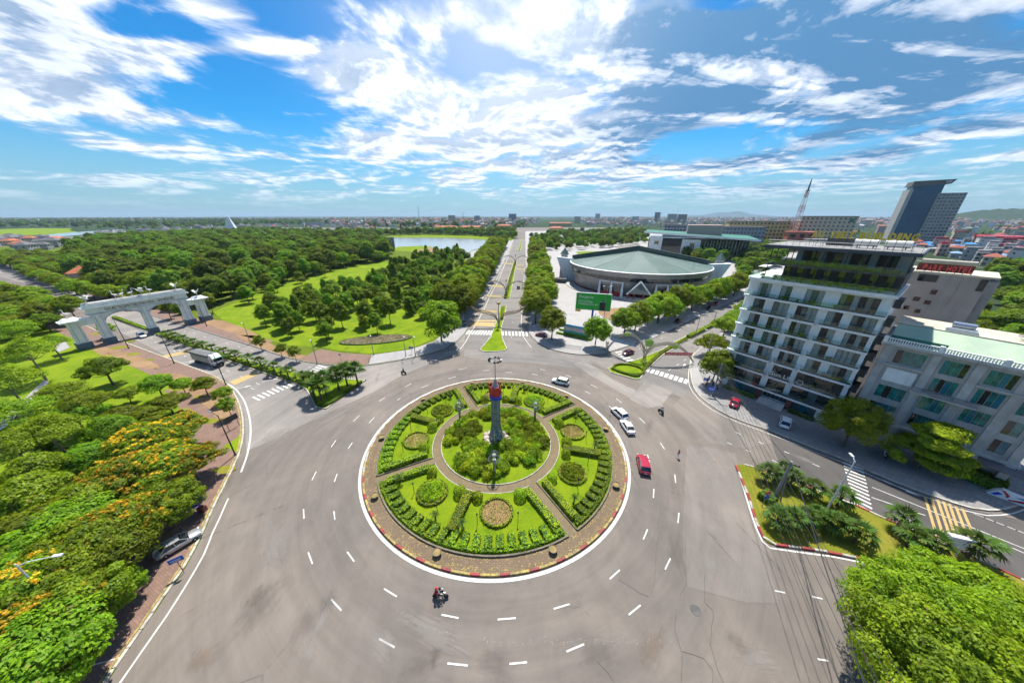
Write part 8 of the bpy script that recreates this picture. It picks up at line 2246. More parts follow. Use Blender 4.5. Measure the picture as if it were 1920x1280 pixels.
# white sign box on the palm island
sg = thing('sign_box', 'white double sided sign box on posts at the palm island edge', 'sign', (*(56.28,24.78), 0.16), R_(-18))
MB().box((0, 0, 2.5), (2.2, 0.55, 1.5)).build('box', M['white_paint'], sg)
for k in range(5): MB().box((0, -0.285, 2.95 - k * 0.22), (1.7 - 0.15 * (k % 2), 0.01, 0.05)).build('printed_line', M['concrete'], sg)
for x in (-0.7, 0.7): MB().tube([(x, 0, 0), (x, 0, 1.8)], 0.06, 6).build('post', M['metal_white'], sg)
def road_sign(p, h, w, hh, m, label, ang, letter=None, z=0.14, striped=False):
 t = thing('road_sign', label, 'sign', (*p, z), ang, 'road signs')
 if striped:
  n = 8
  for k in range(n): MB().tube([(0, 0, h * k / n), (0, 0, h * (k + 1) / n)], 0.05, 6).build('post_band', M['kerb_red' if k % 2 else 'kerb_white'], t)
 else: MB().tube([(0, 0, 0), (0, 0, h)], 0.05, 6).build('post', M['metal_grey'], t)
 pl_ = MB().box((0, -0.07, h - hh / 2 + 0.1), (w, 0.05, hh)).build('plate', M[m], t)
 MB().box((0, -0.10, h - hh * 0.3 + 0.0), (w * 0.7, 0.01, hh * 0.10)).build('printed_line', M['letter_white'], pl_); MB().box((0, -0.10, h - hh * 0.6 + 0.0), (w * 0.55, 0.01, hh * 0.10)).build('printed_line', M['letter_white'], pl_)
 return t
road_sign((-39.17,22.73), 2.6, 1.3, 0.7, 'sign_blue', 'blue parking sign on red and white post below the silver car', R_(35), striped=True)
road_sign((49.28,64.82), 2.8, 0.9, 0.8, 'sign_blue', 'square blue sign at the hotel corner near the red clad person', R_(-20))
road_sign((48.49,60.98), 2.6, 1.6, 1.2, 'sign_blue', 'wide blue information sign beside the corner utility pole', R_(-25))
road_sign((15.52,90.70), 2.6, 0.6, 0.6, 'sign_blue', 'small blue sign beside the parked car at the plaza corner', R_(0))
road_sign((-29.70,84.91), 2.4, 1.3, 0.7, 'sign_blue', 'blue sign on the pale pavement by the park corner', R_(-10))
road_sign((-49.08,79.71), 2.4, 0.55, 0.55, 'sign_blue', 'small blue sign at the edge of the red paving', R_(-10))
t = thing('road_sign', 'round red and blue keep signs on a post at the palm island tip', 'sign', (*(37.98,31.64), 0.16), R_(-10), 'road signs')
MB().tube([(0, 0, 0), (0, 0, 2.9)], 0.05, 6).build('post', M['metal_grey'], t)
MB().lathe([(0.36, -0.03), (0.36, 0.03)], n=20).build('red_disc', M['red_paint'], t, (0, -0.08, 2.7), UP); MB().lathe([(0.36, -0.03), (0.36, 0.03)], n=20).build('blue_disc', M['sign_blue'], t, (0, -0.08, 1.95), UP)
MB().box((0, -0.13, 2.7), (0.5, 0.02, 0.1)).build('bar', M['letter_white'], t)
hedge('island_bush', [(*(39.57,32.72), 2.0, 1.8, 1.1, 0.4, 0.16)], 'dense round bush behind the round road signs', 'bush', 'leaf_park', seed=610)
# notice board near the bend
nb = thing('notice_board', 'grey backed notice board on two legs by the road bend', 'sign', (*(-55.45,49.48), 0.14), R_(70), None)
MB().box((0, 0, 2.3), (2.4, 0.12, 1.2)).build('panel', M['metal_dark'], nb)
for x in (-0.9, 0.9): MB().tube([(x, 0, 0), (x, 0, 1.8)], 0.05, 6).build('leg', M['metal_dark'], nb)
# blue parasol with stall
t = thing('parasol', 'blue parasol over a small stall on the red paving', 'parasol', (*(-44.94,30.59), 0.14))
MB().tube([(0, 0, 0), (0, 0, 2.4)], 0.03, 6).build('pole', M['metal_grey'], t)
mb = MB(); mb.lathe([(1.25, 1.85), (0.7, 2.2), (0.03, 2.45)], n=8, cap=False); mb.build('canopy', M['blue_paint'], t)
MB().box((0.5, 0.3, 0.45), (0.9, 0.6, 0.9)).build('cart', M['red_brown'], t)
# painted sculpture at right
sc = thing('sculpture', 'curved white sculpture painted with red, blue and yellow bands on the pavement', 'sculpture', (*(76.72,32.17), 0.14), R_(-52))
prof = [(-2.6, 0.0), (-2.2, 0.9), (-1.6, 1.5), (-0.9, 1.35), (0.0, 1.3), (1.2, 1.7), (2.6, 2.2), (3.4, 2.2), (3.4, 0.0)]
mb = MB(); v = [(x, -0.35, z) for x, z in prof] + [(x, 0.35, z) for x, z in prof]; n = len(prof)
mb.add(v, [tuple(range(n - 1, -1, -1)), tuple(range(n, 2 * n))] + [(i, (i + 1) % n, n + (i + 1) % n, n + i) for i in range(n)]); mb.build('body', M['white_paint'], sc)
def bandp(pts, m, nm='painted_band'):
 mb = MB(); mb.add([(x, -0.37, z) for x, z in pts], [tuple(reversed(range(len(pts))))]); mb.build(nm, M[m], sc)
bandp([(-2.35, 0.2), (-1.9, 0.2), (-1.4, 0.75), (-1.9, 0.9)][::-1], 'blue_paint'); bandp([(-1.75, 1.35), (-1.5, 1.42), (-0.9, 0.9), (-0.9, 0.5), (-1.1, 0.45), (-1.2, 0.8)][::-1], 'red_paint')
bandp([(-0.9, 0.2), (0.2, 0.75), (1.6, 0.9), (1.6, 0.6), (0.4, 0.45), (-0.7, 0.05)][::-1], 'red_paint'); bandp([(-0.5, 0.95), (0.4, 1.3), (1.4, 1.5), (0.9, 1.05)][::-1], 'blue_paint'); bandp([(1.0, 1.35), (1.9, 1.8), (2.3, 1.5), (1.5, 1.15)][::-1], 'gold')
bandp([(0.9, 1.0), (1.8, 1.15), (2.6, 1.3), (2.4, 0.95), (1.4, 0.9)][::-1], 'roof_azure')
MB().tube([(1.0, -0.3, 0.1), (1.0, 0.3, 0.1)], 0.5, 12).build('dark_arch', M['black'], sc)

# ================================================================== avenue arches
def sweep(mb, pts, r0, r1, n=5):
 P = catmull3(pts, 6); k = len(P)
 mb.tube(P, [r0 + (r1 - r0) * i / (k - 1) for i in range(k)], n)
def catmull3(pts, k=6):
 P = [Vector(p) for p in pts]; out = []
 for i in range(len(P) - 1):
  p1, p2 = P[i], P[i + 1]; p0 = P[i - 1] if i else p1 * 2 - p2; p3 = P[i + 2] if i + 2 < len(P) else p2 * 2 - p1
  for j in range(k):
   t = j / k
   out.append(tuple(0.5 * ((2 * p1) + (p2 - p0) * t + (2 * p0 - 5 * p1 + 4 * p2 - p3) * t * t + (3 * p1 - p0 - 3 * p2 + p3) * t ** 3)))
 out.append(tuple(P[-1])); return out
def ribbon_arm(pts, wid, m, parent, name):
 """lattice arm: two chords and cross laths, widest in the middle"""
 P = catmull3(pts, 6); k = len(P); mb = MB()
 up = [wid * math.sin(math.pi * (0.08 + 0.84 * i / (k - 1))) for i in range(k)]
 for s in (-0.5, 0.5):
  for yy in (-0.3, 0.3):
   mb.tube([(p[0], p[1] + yy, p[2] + s * u) for p, u in zip(P, up)], 0.07, 4)
 for i in range(k - 1):
  for yy in (-0.3, 0.3):
   a, c = P[i], P[i + 1]
   mb.tube([(a[0], a[1] + yy, a[2] - up[i] / 2), (c[0], c[1] + yy, c[2] + up[i + 1] / 2)], 0.045, 3, False)
   mb.tube([(a[0], a[1] + yy, a[2] + up[i] / 2), (c[0], c[1] + yy, c[2] - up[i + 1] / 2)], 0.045, 3, False)
  a, c = P[i], P[i + 1]
  mb.tube([(a[0], a[1] - 0.3, a[2]), (a[0], a[1] + 0.3, a[2])], 0.045, 3, False)
 return mb.build(name, M[m], parent)
av = math.atan2(-0.6, 10)
t = thing('avenue_arch', 'rust coloured arch with two rising wings over the centre avenue, nearest of three', 'arch', (-3.08, 110.1, 0.16), av, 'light arches over the centre avenue')
ribbon_arm([(-0.2, 0, 1.0), (-0.6, 0, 2.8), (-1.9, 0, 4.5), (-5.4, 0, 5.7), (-8.2, 0, 6.3), (-10.6, 0, 7.8)], 1.1, 'arch_rust', t, 'wing')
ribbon_arm([(0.2, 0, 1.0), (0.6, 0, 2.8), (1.7, 0, 4.6), (4.2, 0, 5.6), (7.4, 0, 6.2), (10.9, 0, 8.8)], 1.1, 'arch_rust', t, 'wing')
MB().lathe([(0.5, 0), (0.3, 0.6), (0.25, 3.0), (0.12, 9.0)], n=8).build('mast', M['arch_lattice'], t)
MB().lathe([(0.1, 8.6), (0.75, 9.1), (0.8, 9.6), (0.1, 9.9)], n=10).build('crown', M['kerb_yellow'], t)
for i, (p, w, s, lb) in enumerate([((-0.33, 158.6), 'arch_lattice', 1.0, 'middle of three pale double arches over the centre avenue'), ((7.66, 267.1), 'arch_lattice', 1.0, 'farthest of three pale double arches over the centre avenue')]):
 t = thing('avenue_arch', lb, 'arch', (*p, 0.16), av, 'light arches over the centre avenue')
 for sx in (-1, 1):
  ribbon_arm([(sx * 0.3, 0, 0.5), (sx * 0.5, 0, 3.4), (sx * 2.1, 0, 6.2), (sx * 5.8, 0, 7.8), (sx * 8.4, 0, 7.4), (sx * 10.6, 0, 6.2)], 0.7, w, t, 'arm')
 MB().lathe([(0.45, 0), (0.3, 0.5), (0.2, 4.0), (0.1, 8.0)], n=8).build('mast', M['arch_lattice'], t)
 MB().lathe([(0.1, 7.8), (0.5, 8.2), (0.5, 8.5), (0.1, 8.8)], n=8).build('crown', M['kerb_yellow'], t)
# flower arch on the right avenue
Lp = Vector((31.9, 87.3)); Cp = Vector((40.3, 79.0)); Rp = Vector((54.46,78.33))
fa = thing('flower_arch', 'twin lattice arch with lime discs and hanging banners over the right avenue', 'arch', (Cp.x, Cp.y, 0.16), 0)
def arc2(A, B, h0, h1, apex, m):
 d = B - A; pts = []
 for i in range(9):
  u = i / 8; z = h0 * (1 - u) + h1 * u + (apex - max(h0, h1) * 0.5) * math.sin(math.pi * u) ** 0.8
  q = A + d * u - Cp; pts.append((q.x, q.y, max(z, 0.1)))
 ribbon_arm(pts, 0.9, m, fa, 'arch_rib'); return pts
arc2(Lp, Cp, 0.2, 3.6, 7.2, 'arch_lattice'); arc2(Cp, Rp, 3.6, 0.4, 5.8, 'arch_lattice')
for k in range(7):
 a0 = k * 0.9
 MB().tube(catmull3([(0.9 * math.cos(a0), 0.9 * math.sin(a0), 0), (0.35 * math.cos(a0 + 0.8), 0.35 * math.sin(a0 + 0.8), 1.5), (0.5 * math.cos(a0 + 1.6), 0.5 * math.sin(a0 + 1.6), 3.0), (1.5 * math.cos(a0 + 2.0), 1.5 * math.sin(a0 + 2.0), 4.6), (2.1 * math.cos(a0 + 2.3), 2.1 * math.sin(a0 + 2.3), 6.6)], 4), 0.09, 5).build('stem', M['arch_lattice'] if k % 2 else M['kerb_yellow'], fa)
for k in range(5):
 q = Lp - Cp; a0 = k * 1.3
 MB().tube(catmull3([(q.x + 0.7 * math.cos(a0), q.y + 0.7 * math.sin(a0), 0), (q.x + 0.3 * math.cos(a0 + 1), q.y + 0.3 * math.sin(a0 + 1), 1.6), (q.x + 0.5 * math.cos(a0 + 2), q.y + 0.5 * math.sin(a0 + 2), 3.2)], 4), 0.09, 5).build('stem', M['arch_lattice'] if k % 2 else M['kerb_yellow'], fa)
def disc(p, r):
 MB().lathe([(r * 0.55, -0.16), (r, -0.05), (r, 0.05), (r * 0.55, 0.16)], n=20).build('disc', M['ball_lime'], fa, p, (R_(70), 0, R_(-30)))
dl = (Cp - Lp); 
q = Lp + dl * 0.46 - Cp; disc((q.x, q.y - 0.5, 7.3), 0.7); disc((0.3, -0.6, 6.5), 1.15)
q = (Rp - Cp) * 0.55; disc((q.x, q.y - 0.5, 5.4), 0.75)
def banner(A, B, z0, z1, m, label, txt):
 d = B - A; L = d.length
 t = thing('banner', label, 'banner', (A.x, A.y, 0), math.atan2(d.y, d.x))
 MB().box((L / 2, -0.9, (z0 + z1) / 2), (L, 0.04, 0.9)).build('cloth', M[m], t)
 text(txt, 0.62, 'letter_white', t, (0.4, -0.93, (z0 + z1) / 2 - 0.22), UP, 0.005, width=L - 0.8)
 for x in (0.1, L - 0.1): MB().tube([(x, -0.9, (z0 + z1) / 2), (x, 0, (z0 + z1) / 2 + 2.2)], 0.02, 4).build('rope', M['black'], t)
banner(Lp + dl * 0.10, Lp + dl * 0.78, 4.7, 5.2, 'roof_blue', 'pale blue banner hanging in the left flower arch', 'THÀNH PHỐ VĨNH YÊN')
dr = (Rp - Cp); banner(Cp + dr * 0.36, Cp + dr * 0.90, 3.2, 3.8, 'red_paint', 'red banner with white writing hanging in the right flower arch', 'NHIỆT LIỆT CHÀO MỪNG')
# oval flower bed on the park corner
ob = thing('oval_bed', 'large oval bed of pinkish ground plants on the park corner lawn', 'flower bed', (*(-45.24,96.21), 0.17), R_(12))
mb = MB(); mb.lathe([(1.0, 0.0), (1.0, 0.28), (0.02, 0.55)], n=36); o = mb.build('planting', M['flower_pink'], ob); o.scale = (11.5, 3.7, 1.0)
rg = np.random.default_rng(5); n = 5000; r = np.sqrt(rg.random(n)); an = rg.uniform(0, 6.283, n)
link('plants', leaf_mesh('plants', np.stack([11.3 * r * np.cos(an), 3.6 * r * np.sin(an), 0.32 + 0.25 * (1 - r) + rg.random(n) * 0.12], 1), sph(rg, n, 1.0), rg.uniform(0.10, 0.2, n), 'flower_pink'), ob)
pts = [(11.7 * math.cos(2 * math.pi * i / 40), 3.85 * math.sin(2 * math.pi * i / 40)) for i in range(41)]
mb = MB(); strip(mb, pts, 0.5, 0.3, 0.3); mb.build('edging', M['hedge_dark'], ob)
# tree pits and low bollards on the plaza edge
for i, p in enumerate([(38.7,124.6),(39.7,122.4),(40.9,120.9),(42.27,119.51),(43.83,118.12),(45.81,117.44)]):
 t = thing('bollard', '%s white bollard round the sand bed, counted from the billboard' % nth(i), 'bollard', (*p, 0.14), 0, 'white bollards round the sand bed')
 MB().lathe([(0.18, 0), (0.18, 0.6), (0.22, 0.7), (0.12, 0.85)], n=8).build('post', M['white_paint'], t)


# ================================================================== far town, water, hills
def water(name, pts, label, z=0.19):
 o = setp(MB().poly(pts, z).build(name, M['water']), label, kind='structure'); return o
lake = water('lake', catmull([(-195.2,491.7),(-224.8,584.2),(-212,613),(-150,613),(-95.8,598.2),(-33.0,558.1),(-13.6,534.1),(-27.8,482.1),(-30.9,431.4),(-42.7,383.9),(-45.7,340.6),(-58.9,361.0),(-73.6,383.9),(-110.3,431.4),(-130.9,439.1),(-145.5,409.7),(-166.3,423.9)], 8, True), 'calm grey lake beyond the park')
sheet('lake_shore', [(-44.5,322.2),(-42.1,377.9),(-29.6,423.9),(-26.2,482.1),(-8.9,522.9),(7.4,545.8),(0.0,383.9),(-7.4,283.7),(-20.3,258.7),(-34.5,283.7)], 0.178, 'pave_light', sec_a)
sheet('lake_lawn', [(-141.3,383.9),(-150.7,431.4),(-121.8,447.1),(-101.5,431.4),(-114.8,372.1)], 0.21, 'meadow', sec_a)
sheet('lake_terrace', [(-114.8,372.1),(-110.3,431.4),(-75.9,396.4),(-65.1,361.0),(-93.8,340.6)], 0.205, 'dirt', sec_a)
sheet('far_shore', [(-258,613),(-254,661),(-176,698),(-80,679),(-10,613),(-12.9,545.8),(-33.7,570.9),(-98,613),(-217,628),(-230.0,598.2)], 0.175, 'lawn', sec_a)
water('pond', [(230,1000),(304,1085),(266,895),(203,810)], 'small pale pond behind the plaza trees', 0.19)
water('river', [(-1043,613),(-990,661),(-1091,785),(-1210,1000),(-1044,865),(-952,718),(-887.9,598.2),(-912.9,534.1)], 'pale river behind the villas at left', 0.19)
sheet('rice_field', [(-1596,928),(-1609,1085),(-1473,1085),(-1271,928),(-1274,836),(-1314,761)], 0.0, 'meadow', ground)
sheet('rice_field', [(-1314,761),(-1274,836),(-1271,928),(-1085,810),(-1044,698),(-1117,644)], 0.0, 'lawn', ground)

def hip_house(w, d, h, rh, wall, roof, nwin=2, storeys=2):
 mb = MB(); mb.box((0, 0, h / 2), (w, d, h))
 wm_ = mb.mesh('wall', M[wall])
 e = 0.5; rl = max(0.2, (w - d) / 2 + 0.8)
 r = MB(); v = [(-w / 2 - e, -d / 2 - e, h), (w / 2 + e, -d / 2 - e, h), (w / 2 + e, d / 2 + e, h), (-w / 2 - e, d / 2 + e, h), (-rl, 0, h + rh), (rl, 0, h + rh)]
 r.add(v, [(0, 1, 5, 4), (1, 2, 5), (2, 3, 4, 5), (3, 0, 4), (3, 2, 1, 0)])
 rm_ = r.mesh('roof', M[roof])
 wi = MB()
 for st_ in range(storeys):
  z = 1.6 + st_ * (h / storeys)
  for k in range(nwin):
   x = -w / 2 + w * (k + 0.5) / nwin
   for y in (-d / 2 - 0.02, d / 2 + 0.02): wi.box((x, y, z), (w / nwin * 0.5, 0.08, 1.4))
  for y in (-d / 4, d / 4):
   for x in (-w / 2 - 0.02, w / 2 + 0.02): wi.box((x, y, z), (0.08, 1.2, 1.4))
 return wm_, rm_, wi.mesh('windows', M['glass_dark'])
def tube_house(w, d, h, wall, roof, storeys):
 wm_ = MB().box((0, 0, h / 2), (w, d, h)).mesh('wall', M[wall])
 r = MB(); r.box((0, d * 0.15, h + 0.9), (w - 0.4, d * 0.6, 1.8)); r.box((0, 0, h + 0.1), (w + 0.3, d + 0.3, 0.2)); r.box((0, d * 0.15, h + 1.9), (w, d * 0.65, 0.15))
 rm_ = r.mesh('roof', M[roof])
 wi = MB()
 for st_ in range(storeys):
  z = 1.7 + st_ * h / storeys
  for y in (-d / 2 - 0.02, d / 2 + 0.02):
   for x in (-w / 4, w / 4): wi.box((x, y, z), (w * 0.32, 0.08, 1.7))
  for y in (-d / 3, 0, d / 3):
   for x in (-w / 2 - 0.02, w / 2 + 0.02): wi.box((x, y, z), (0.08, 1.0, 1.3))
 return wm_, rm_, wi.mesh('windows', M['glass_dark'])
HP = {'villa_slate': hip_house(13, 11, 7.5, 3.2, 'wall_white', 'roof_slate', 4), 'villa_red': hip_house(12, 10, 7.2, 3.0, 'wall_cream', 'roof_orange', 4), 'villa_slate2': hip_house(15, 11, 8.0, 3.4, 'wall_grey', 'roof_slate', 4),
   'house_red': hip_house(9, 12, 6.8, 2.6, 'wall_cream', 'roof_red', 3), 'house_orange': hip_house(10, 9, 6.5, 2.4, 'wall_yellow', 'roof_orange', 3), 'house_crimson': hip_house(8, 13, 7.0, 2.2, 'wall_white', 'roof_crimson', 3),
   'tube_white': tube_house(5.5, 14, 11.5, 'wall_white', 'roof_tin', 3), 'tube_cream': tube_house(5.5, 15, 13, 'wall_cream', 'roof_red', 4), 'tube_pink': tube_house(5, 14, 11, 'wall_pink', 'roof_crimson', 3), 'tube_grey': tube_house(6, 13, 10, 'wall_grey', 'roof_tin', 3),
   'tube_yellow': tube_house(5.5, 13, 12, 'wall_yellow', 'roof_red', 3), 'shed_blue': hip_house(16, 9, 4.5, 1.6, 'wall_grey', 'roof_blue', 4, 1), 'shed_azure': hip_house(15, 9, 4.5, 1.4, 'wall_white', 'roof_azure', 4, 1), 'shed_tin': hip_house(14, 9, 5, 1.6, 'wall_grey', 'roof_tin', 4, 1)}
HL = {'villa_slate': 'white villa with dark slate hip roof', 'villa_red': 'cream villa with orange tile roof', 'villa_slate2': 'grey villa with dark slate hip roof', 'house_red': 'cream house with red tile roof', 'house_orange': 'yellow house with orange tile roof',
   'house_crimson': 'white house with crimson sheet roof', 'tube_white': 'narrow white town house with tin roof', 'tube_cream': 'narrow cream town house with red roof', 'tube_pink': 'narrow pink town house with crimson roof', 'tube_grey': 'narrow grey town house with tin roof',
   'tube_yellow': 'narrow yellow town house with red roof', 'shed_blue': 'long shed with pale blue roof', 'shed_azure': 'white shed with bright blue roof', 'shed_tin': 'low shed with grey tin roof'}
random.seed(6060)
HOUSES = 0
def house(kind, p, rz, where, group, s=1.0):
 global HOUSES; HOUSES += 1
 wm_, rm_, wi_ = HP[kind]
 t = thing('villa' if 'villa' in kind else 'shed' if 'shed' in kind else 'house', HL[kind] + ' ' + where, 'house', (p[0], p[1], 0.0), rz, group, s)
 link('wall', wm_, t); link('roof', rm_, t); link('windows', wi_, t)
def quarter(poly, kinds, n, dmin, where, group, seed, rz=0.0):
 pts = sorted(scatter(poly, dmin, n, seed), key=lambda q: q[0] ** 2 + q[1] ** 2)
 rng = random.Random(seed)
 for p in pts: house(rng.choice(kinds), p, rz + rng.choice([0, math.pi / 2]) + rng.uniform(-.08, .08), where, group, rng.uniform(0.85, 1.15))
 return pts
quarter([(-867.7,501.7),(-896.6,570.9),(-773.5,545.8),(-582.2,409.7),(-536.3,350.5),(-586.3,340.6)], ['villa_slate', 'villa_slate2', 'villa_slate', 'villa_red'], 26, 19, 'in the villa estate at far left', 'villas at far left', 21, 0.4)
quarter([(-826,613),(-925,761),(-1035,1000),(-1041,1305),(-771,963),(-747,718),(-705.0,584.2),(-705.0,534.1)], ['villa_slate', 'villa_slate2', 'tube_white', 'villa_slate'], 34, 22, 'beyond the river behind the wood', 'villas behind the wood', 22, 0.6)
quarter([(-1024,1305),(-841,1636),(-542,1305),(-339,810),(-408,785),(-564,865),(-728,928)], ['house_red', 'tube_white', 'villa_slate', 'tube_cream', 'house_crimson'], 25, 28, 'between the wood and the far town', 'houses beyond the wood', 23, 0.2)
quarter([(-470,1085),(-282,1305),(0,1305),(3,810),(-118,785),(-197,785),(-301,718)], ['house_red', 'house_orange', 'tube_cream', 'tube_white', 'house_red'], 30, 24, 'on the far side of the lake', 'houses beyond the lake', 24, 0.1)
quarter([(492.7,361.0),(710.6,439.1),(696.8,383.9),(488.1,258.7),(421.1,242.5),(411.2,258.7),(414.1,283.7)], ['house_crimson', 'tube_pink', 'tube_grey', 'house_red', 'shed_tin', 'tube_white', 'shed_blue'], 64, 9, 'behind the taupe hotel', 'houses behind the hotels', 25, -0.9)
quarter([(623.6,534.1),(857,613),(1217,718),(985.2,534.1),(705.0,396.4),(707.8,447.1),(510.4,372.1),(517.8,409.7)], ['house_crimson', 'tube_pink', 'tube_grey', 'shed_azure', 'shed_tin', 'house_red', 'tube_cream'], 62, 11, 'below the glass tower', 'houses below the glass tower', 26, -0.9)
quarter([(607,1305),(1220,1636),(1193,1305),(766,865),(529,810),(449,928)], ['house_red', 'tube_pink', 'tube_cream', 'house_crimson', 'tube_white', 'tube_grey'], 40, 24, 'in the red roofed town behind the theatre', 'houses behind the theatre', 27, -0.4)

# the rest of the town as one mass
def town_mass(name, polys, label, seed):
 rng = np.random.default_rng(seed); rnd = random.Random(seed)
 mats = ['wall_white', 'wall_cream', 'wall_pink', 'wall_grey', 'wall_yellow', 'roof_red', 'roof_orange', 'roof_crimson', 'roof_tin', 'roof_slate']
 V = []; F = []; MI = []
 for poly, n, dmin in polys:
  for p in scatter(poly, dmin, n, rnd.randint(0, 9999), tries=n * 14):
   w, d, h = rnd.uniform(5, 13), rnd.uniform(9, 16), rnd.choice([7, 8, 10, 11, 13, 14, 18, 26 if rnd.random() < 0.35 else 12]); a = rnd.uniform(0, 3.14); ca, sa = math.cos(a), math.sin(a)
   wm_ = rnd.choice([0, 0, 1, 1, 2, 3, 4]); rm_ = rnd.choice([5, 5, 5, 6, 7, 8, 8, 9]); rh = rnd.uniform(1.2, 3.0); o = len(V)
   for (x, y, z) in [(-w / 2, -d / 2, 0), (w / 2, -d / 2, 0), (w / 2, d / 2, 0), (-w / 2, d / 2, 0), (-w / 2, -d / 2, h), (w / 2, -d / 2, h), (w / 2, d / 2, h), (-w / 2, d / 2, h), (0, -d / 2, h + rh), (0, d / 2, h + rh)]:
    V.append((p[0] + x * ca - y * sa, p[1] + x * sa + y * ca, z))
   for f, mi in (((0, 1, 5, 4), wm_), ((1, 2, 6, 5), wm_), ((2, 3, 7, 6), wm_), ((3, 0, 4, 7), wm_), ((4, 5, 8), wm_), ((6, 7, 9), wm_), ((5, 6, 9, 8), rm_), ((7, 4, 8, 9), rm_)):
    F.append(tuple(i + o for i in f)); MI.append(mi)
 me = bpy.data.meshes.new(name); me.from_pydata(V, [], F)
 for m_ in mats: me.materials.append(M[m_])
 me.polygons.foreach_set('material_index', MI); me.update()
 return setp(link(name, me), label, kind='stuff')
town_mass('far_town', [([(806,3761),(3977,4391),(5888,3761),(2576,1636),(1497,1305),(1085,1185),(1148,1539),(607,1305),(325,1305)], 2200, 24), ([(-1898,3289),(62,3761),(325,3289),(108,1305),(-297,1375),(-490,1133),(-949,1636)], 1300, 22), ([(-5888,3761),(-2169,3761),(-1265,2187),(-2014,1872),(-3435,2187)], 260, 45),
      ([(5888,3761),(7127,3761),(1446,718),(1217,718),(878,628),(650.8,558.1),(663,718),(1085,1185),(2576,1636)], 600, 18)], 'endless low red roofed town fading to the horizon', 41)

# landmark blocks
def block(name, label, cat, p, rz, w, d, h, wall, nx, nz, win='glass_dark', roof=None, ny=3, each=False, ww=0.55, wh=0.5):
 t = thing(name, label, cat, (*p, 0), rz)
 MB().box((0, 0, h / 2), (w, d, h)).build('wall', M[wall], t)
 MB().box((0, 0, h + 0.4), (w + 0.8, d + 0.8, 0.8)).build('roof', M[roof or 'concrete'], t)
 sh = h / nz
 cells = []
 for k in range(nz):
  for i in range(nx):
   cells.append(((-w / 2 + w * (i + 0.5) / nx, -d / 2 - 0.03, sh * (k + 0.5)), (w / nx * ww, 0.1, sh * wh)))
  for i in range(ny):
   for sx in (-1, 1): cells.append(((sx * (w / 2 + 0.03), -d / 2 + d * (i + 0.5) / ny, sh * (k + 0.5)), (0.1, d / ny * ww, sh * wh)))
 if each:
  cache = {}
  for c, s_ in cells:
   key = tuple(round(q, 2) for q in s_)
   if key not in cache: cache[key] = MB().box((0, 0, 0), s_).mesh('window', M[win])
   link('window', cache[key], t, c)
 else:
  mb = MB()
  for c, s_ in cells: mb.box(c, s_)
  o = mb.build('windows', M[win], t); o['kind'] = 'stuff'
 return t
block('office_block', 'cream office block with emblem left of the gold rooftop letters', 'building', (402, 408), R_(-28), 52, 20, 38.5, 'wall_cream', 12, 9, each=True, roof='concrete_dark', ww=0.42, wh=0.45)
MB().lathe([(2.2, -0.2), (2.2, 0.2)], n=16).build('emblem', M['roof_green_deep'], bpy.data.objects['office_block'], (21, -10.3, 34.5), UP)
block('school_block', 'long yellow building with rows of dark windows beside the mast', 'building', (352, 452), R_(-20), 70, 16, 32, 'wall_yellow', 16, 7, each=True, roof='roof_slate', ww=0.5, wh=0.45)
block('brick_block', 'orange brick building in front of the yellow one', 'building', (362, 392), R_(-28), 26, 18, 21, 'wall_brick', 3, 3, roof='wall_brick')
block('annex_block', 'low beige annexe with square windows behind the hotel roof', 'building', (372, 362), R_(-28), 44, 14, 14, 'wall_cream', 12, 4, each=True, ww=0.4)
block('office_block', 'blue grey slab building with small windows beside the theatre', 'building', (300, 420), R_(-22), 62, 16, 26, 'wall_bluegrey', 16, 6, roof='roof_slate', each=True, ww=0.4, wh=0.4)
block('office_block', 'blue grey slab building behind the yellow one', 'building', (262, 470), R_(-22), 56, 16, 27, 'wall_bluegrey', 14, 6, roof='roof_slate')
# glass tower
gt = thing('glass_tower', 'tall tower of teal glass and pale gridded block on the skyline', 'tower', (640, 500, 0), R_(-36)); gt.scale = (0.8, 0.8, 1.0)
MB().box((-14, 0, 41), (36, 30, 82)).build('glass_shaft', M['glass_tower'], gt)
mb = MB()
for k in range(20): mb.box((-14, -15.1, 3 + k * 4.0), (36.2, 0.25, 0.3))
mb.build('floor_line', M['metal_dark'], gt)['kind'] = 'stuff'
MB().box((-33, 0, 38), (5, 31, 76)).build('stone_edge', M['stone_pale'], gt)
v = [(-36, -16, 80), (10, -16, 82), (10, 16, 82), (-36, 16, 80), (-34, -16, 87), (15, -16, 88), (15, 16, 88), (-34, 16, 87)]
MB().add(v, [(0, 1, 5, 4), (1, 2, 6, 5), (2, 3, 7, 6), (3, 0, 4, 7), (4, 5, 6, 7), (3, 2, 1, 0)]).build('crown', M['concrete_dark'], gt)
gb = MB().box((17, -2, 35), (32, 34, 70)).build('gridded_block', M['stone_pale'], gt)
mb = MB()
for k in range(15):
 for i in range(7): mb.box((3.6 + i * 4.5, -19.05, 4.5 + k * 4.5), (3.2, 0.2, 2.6))
 for i in range(6): mb.box((33.05, -16 + i * 5.6, 4.5 + k * 4.5), (0.2, 3.6, 2.6))
mb.build('windows', M['glass_dark'], gb)['kind'] = 'stuff'
text('VP', 6, 'letter_white', gt, (3, -16.4, 82.5), UP, 0.3)
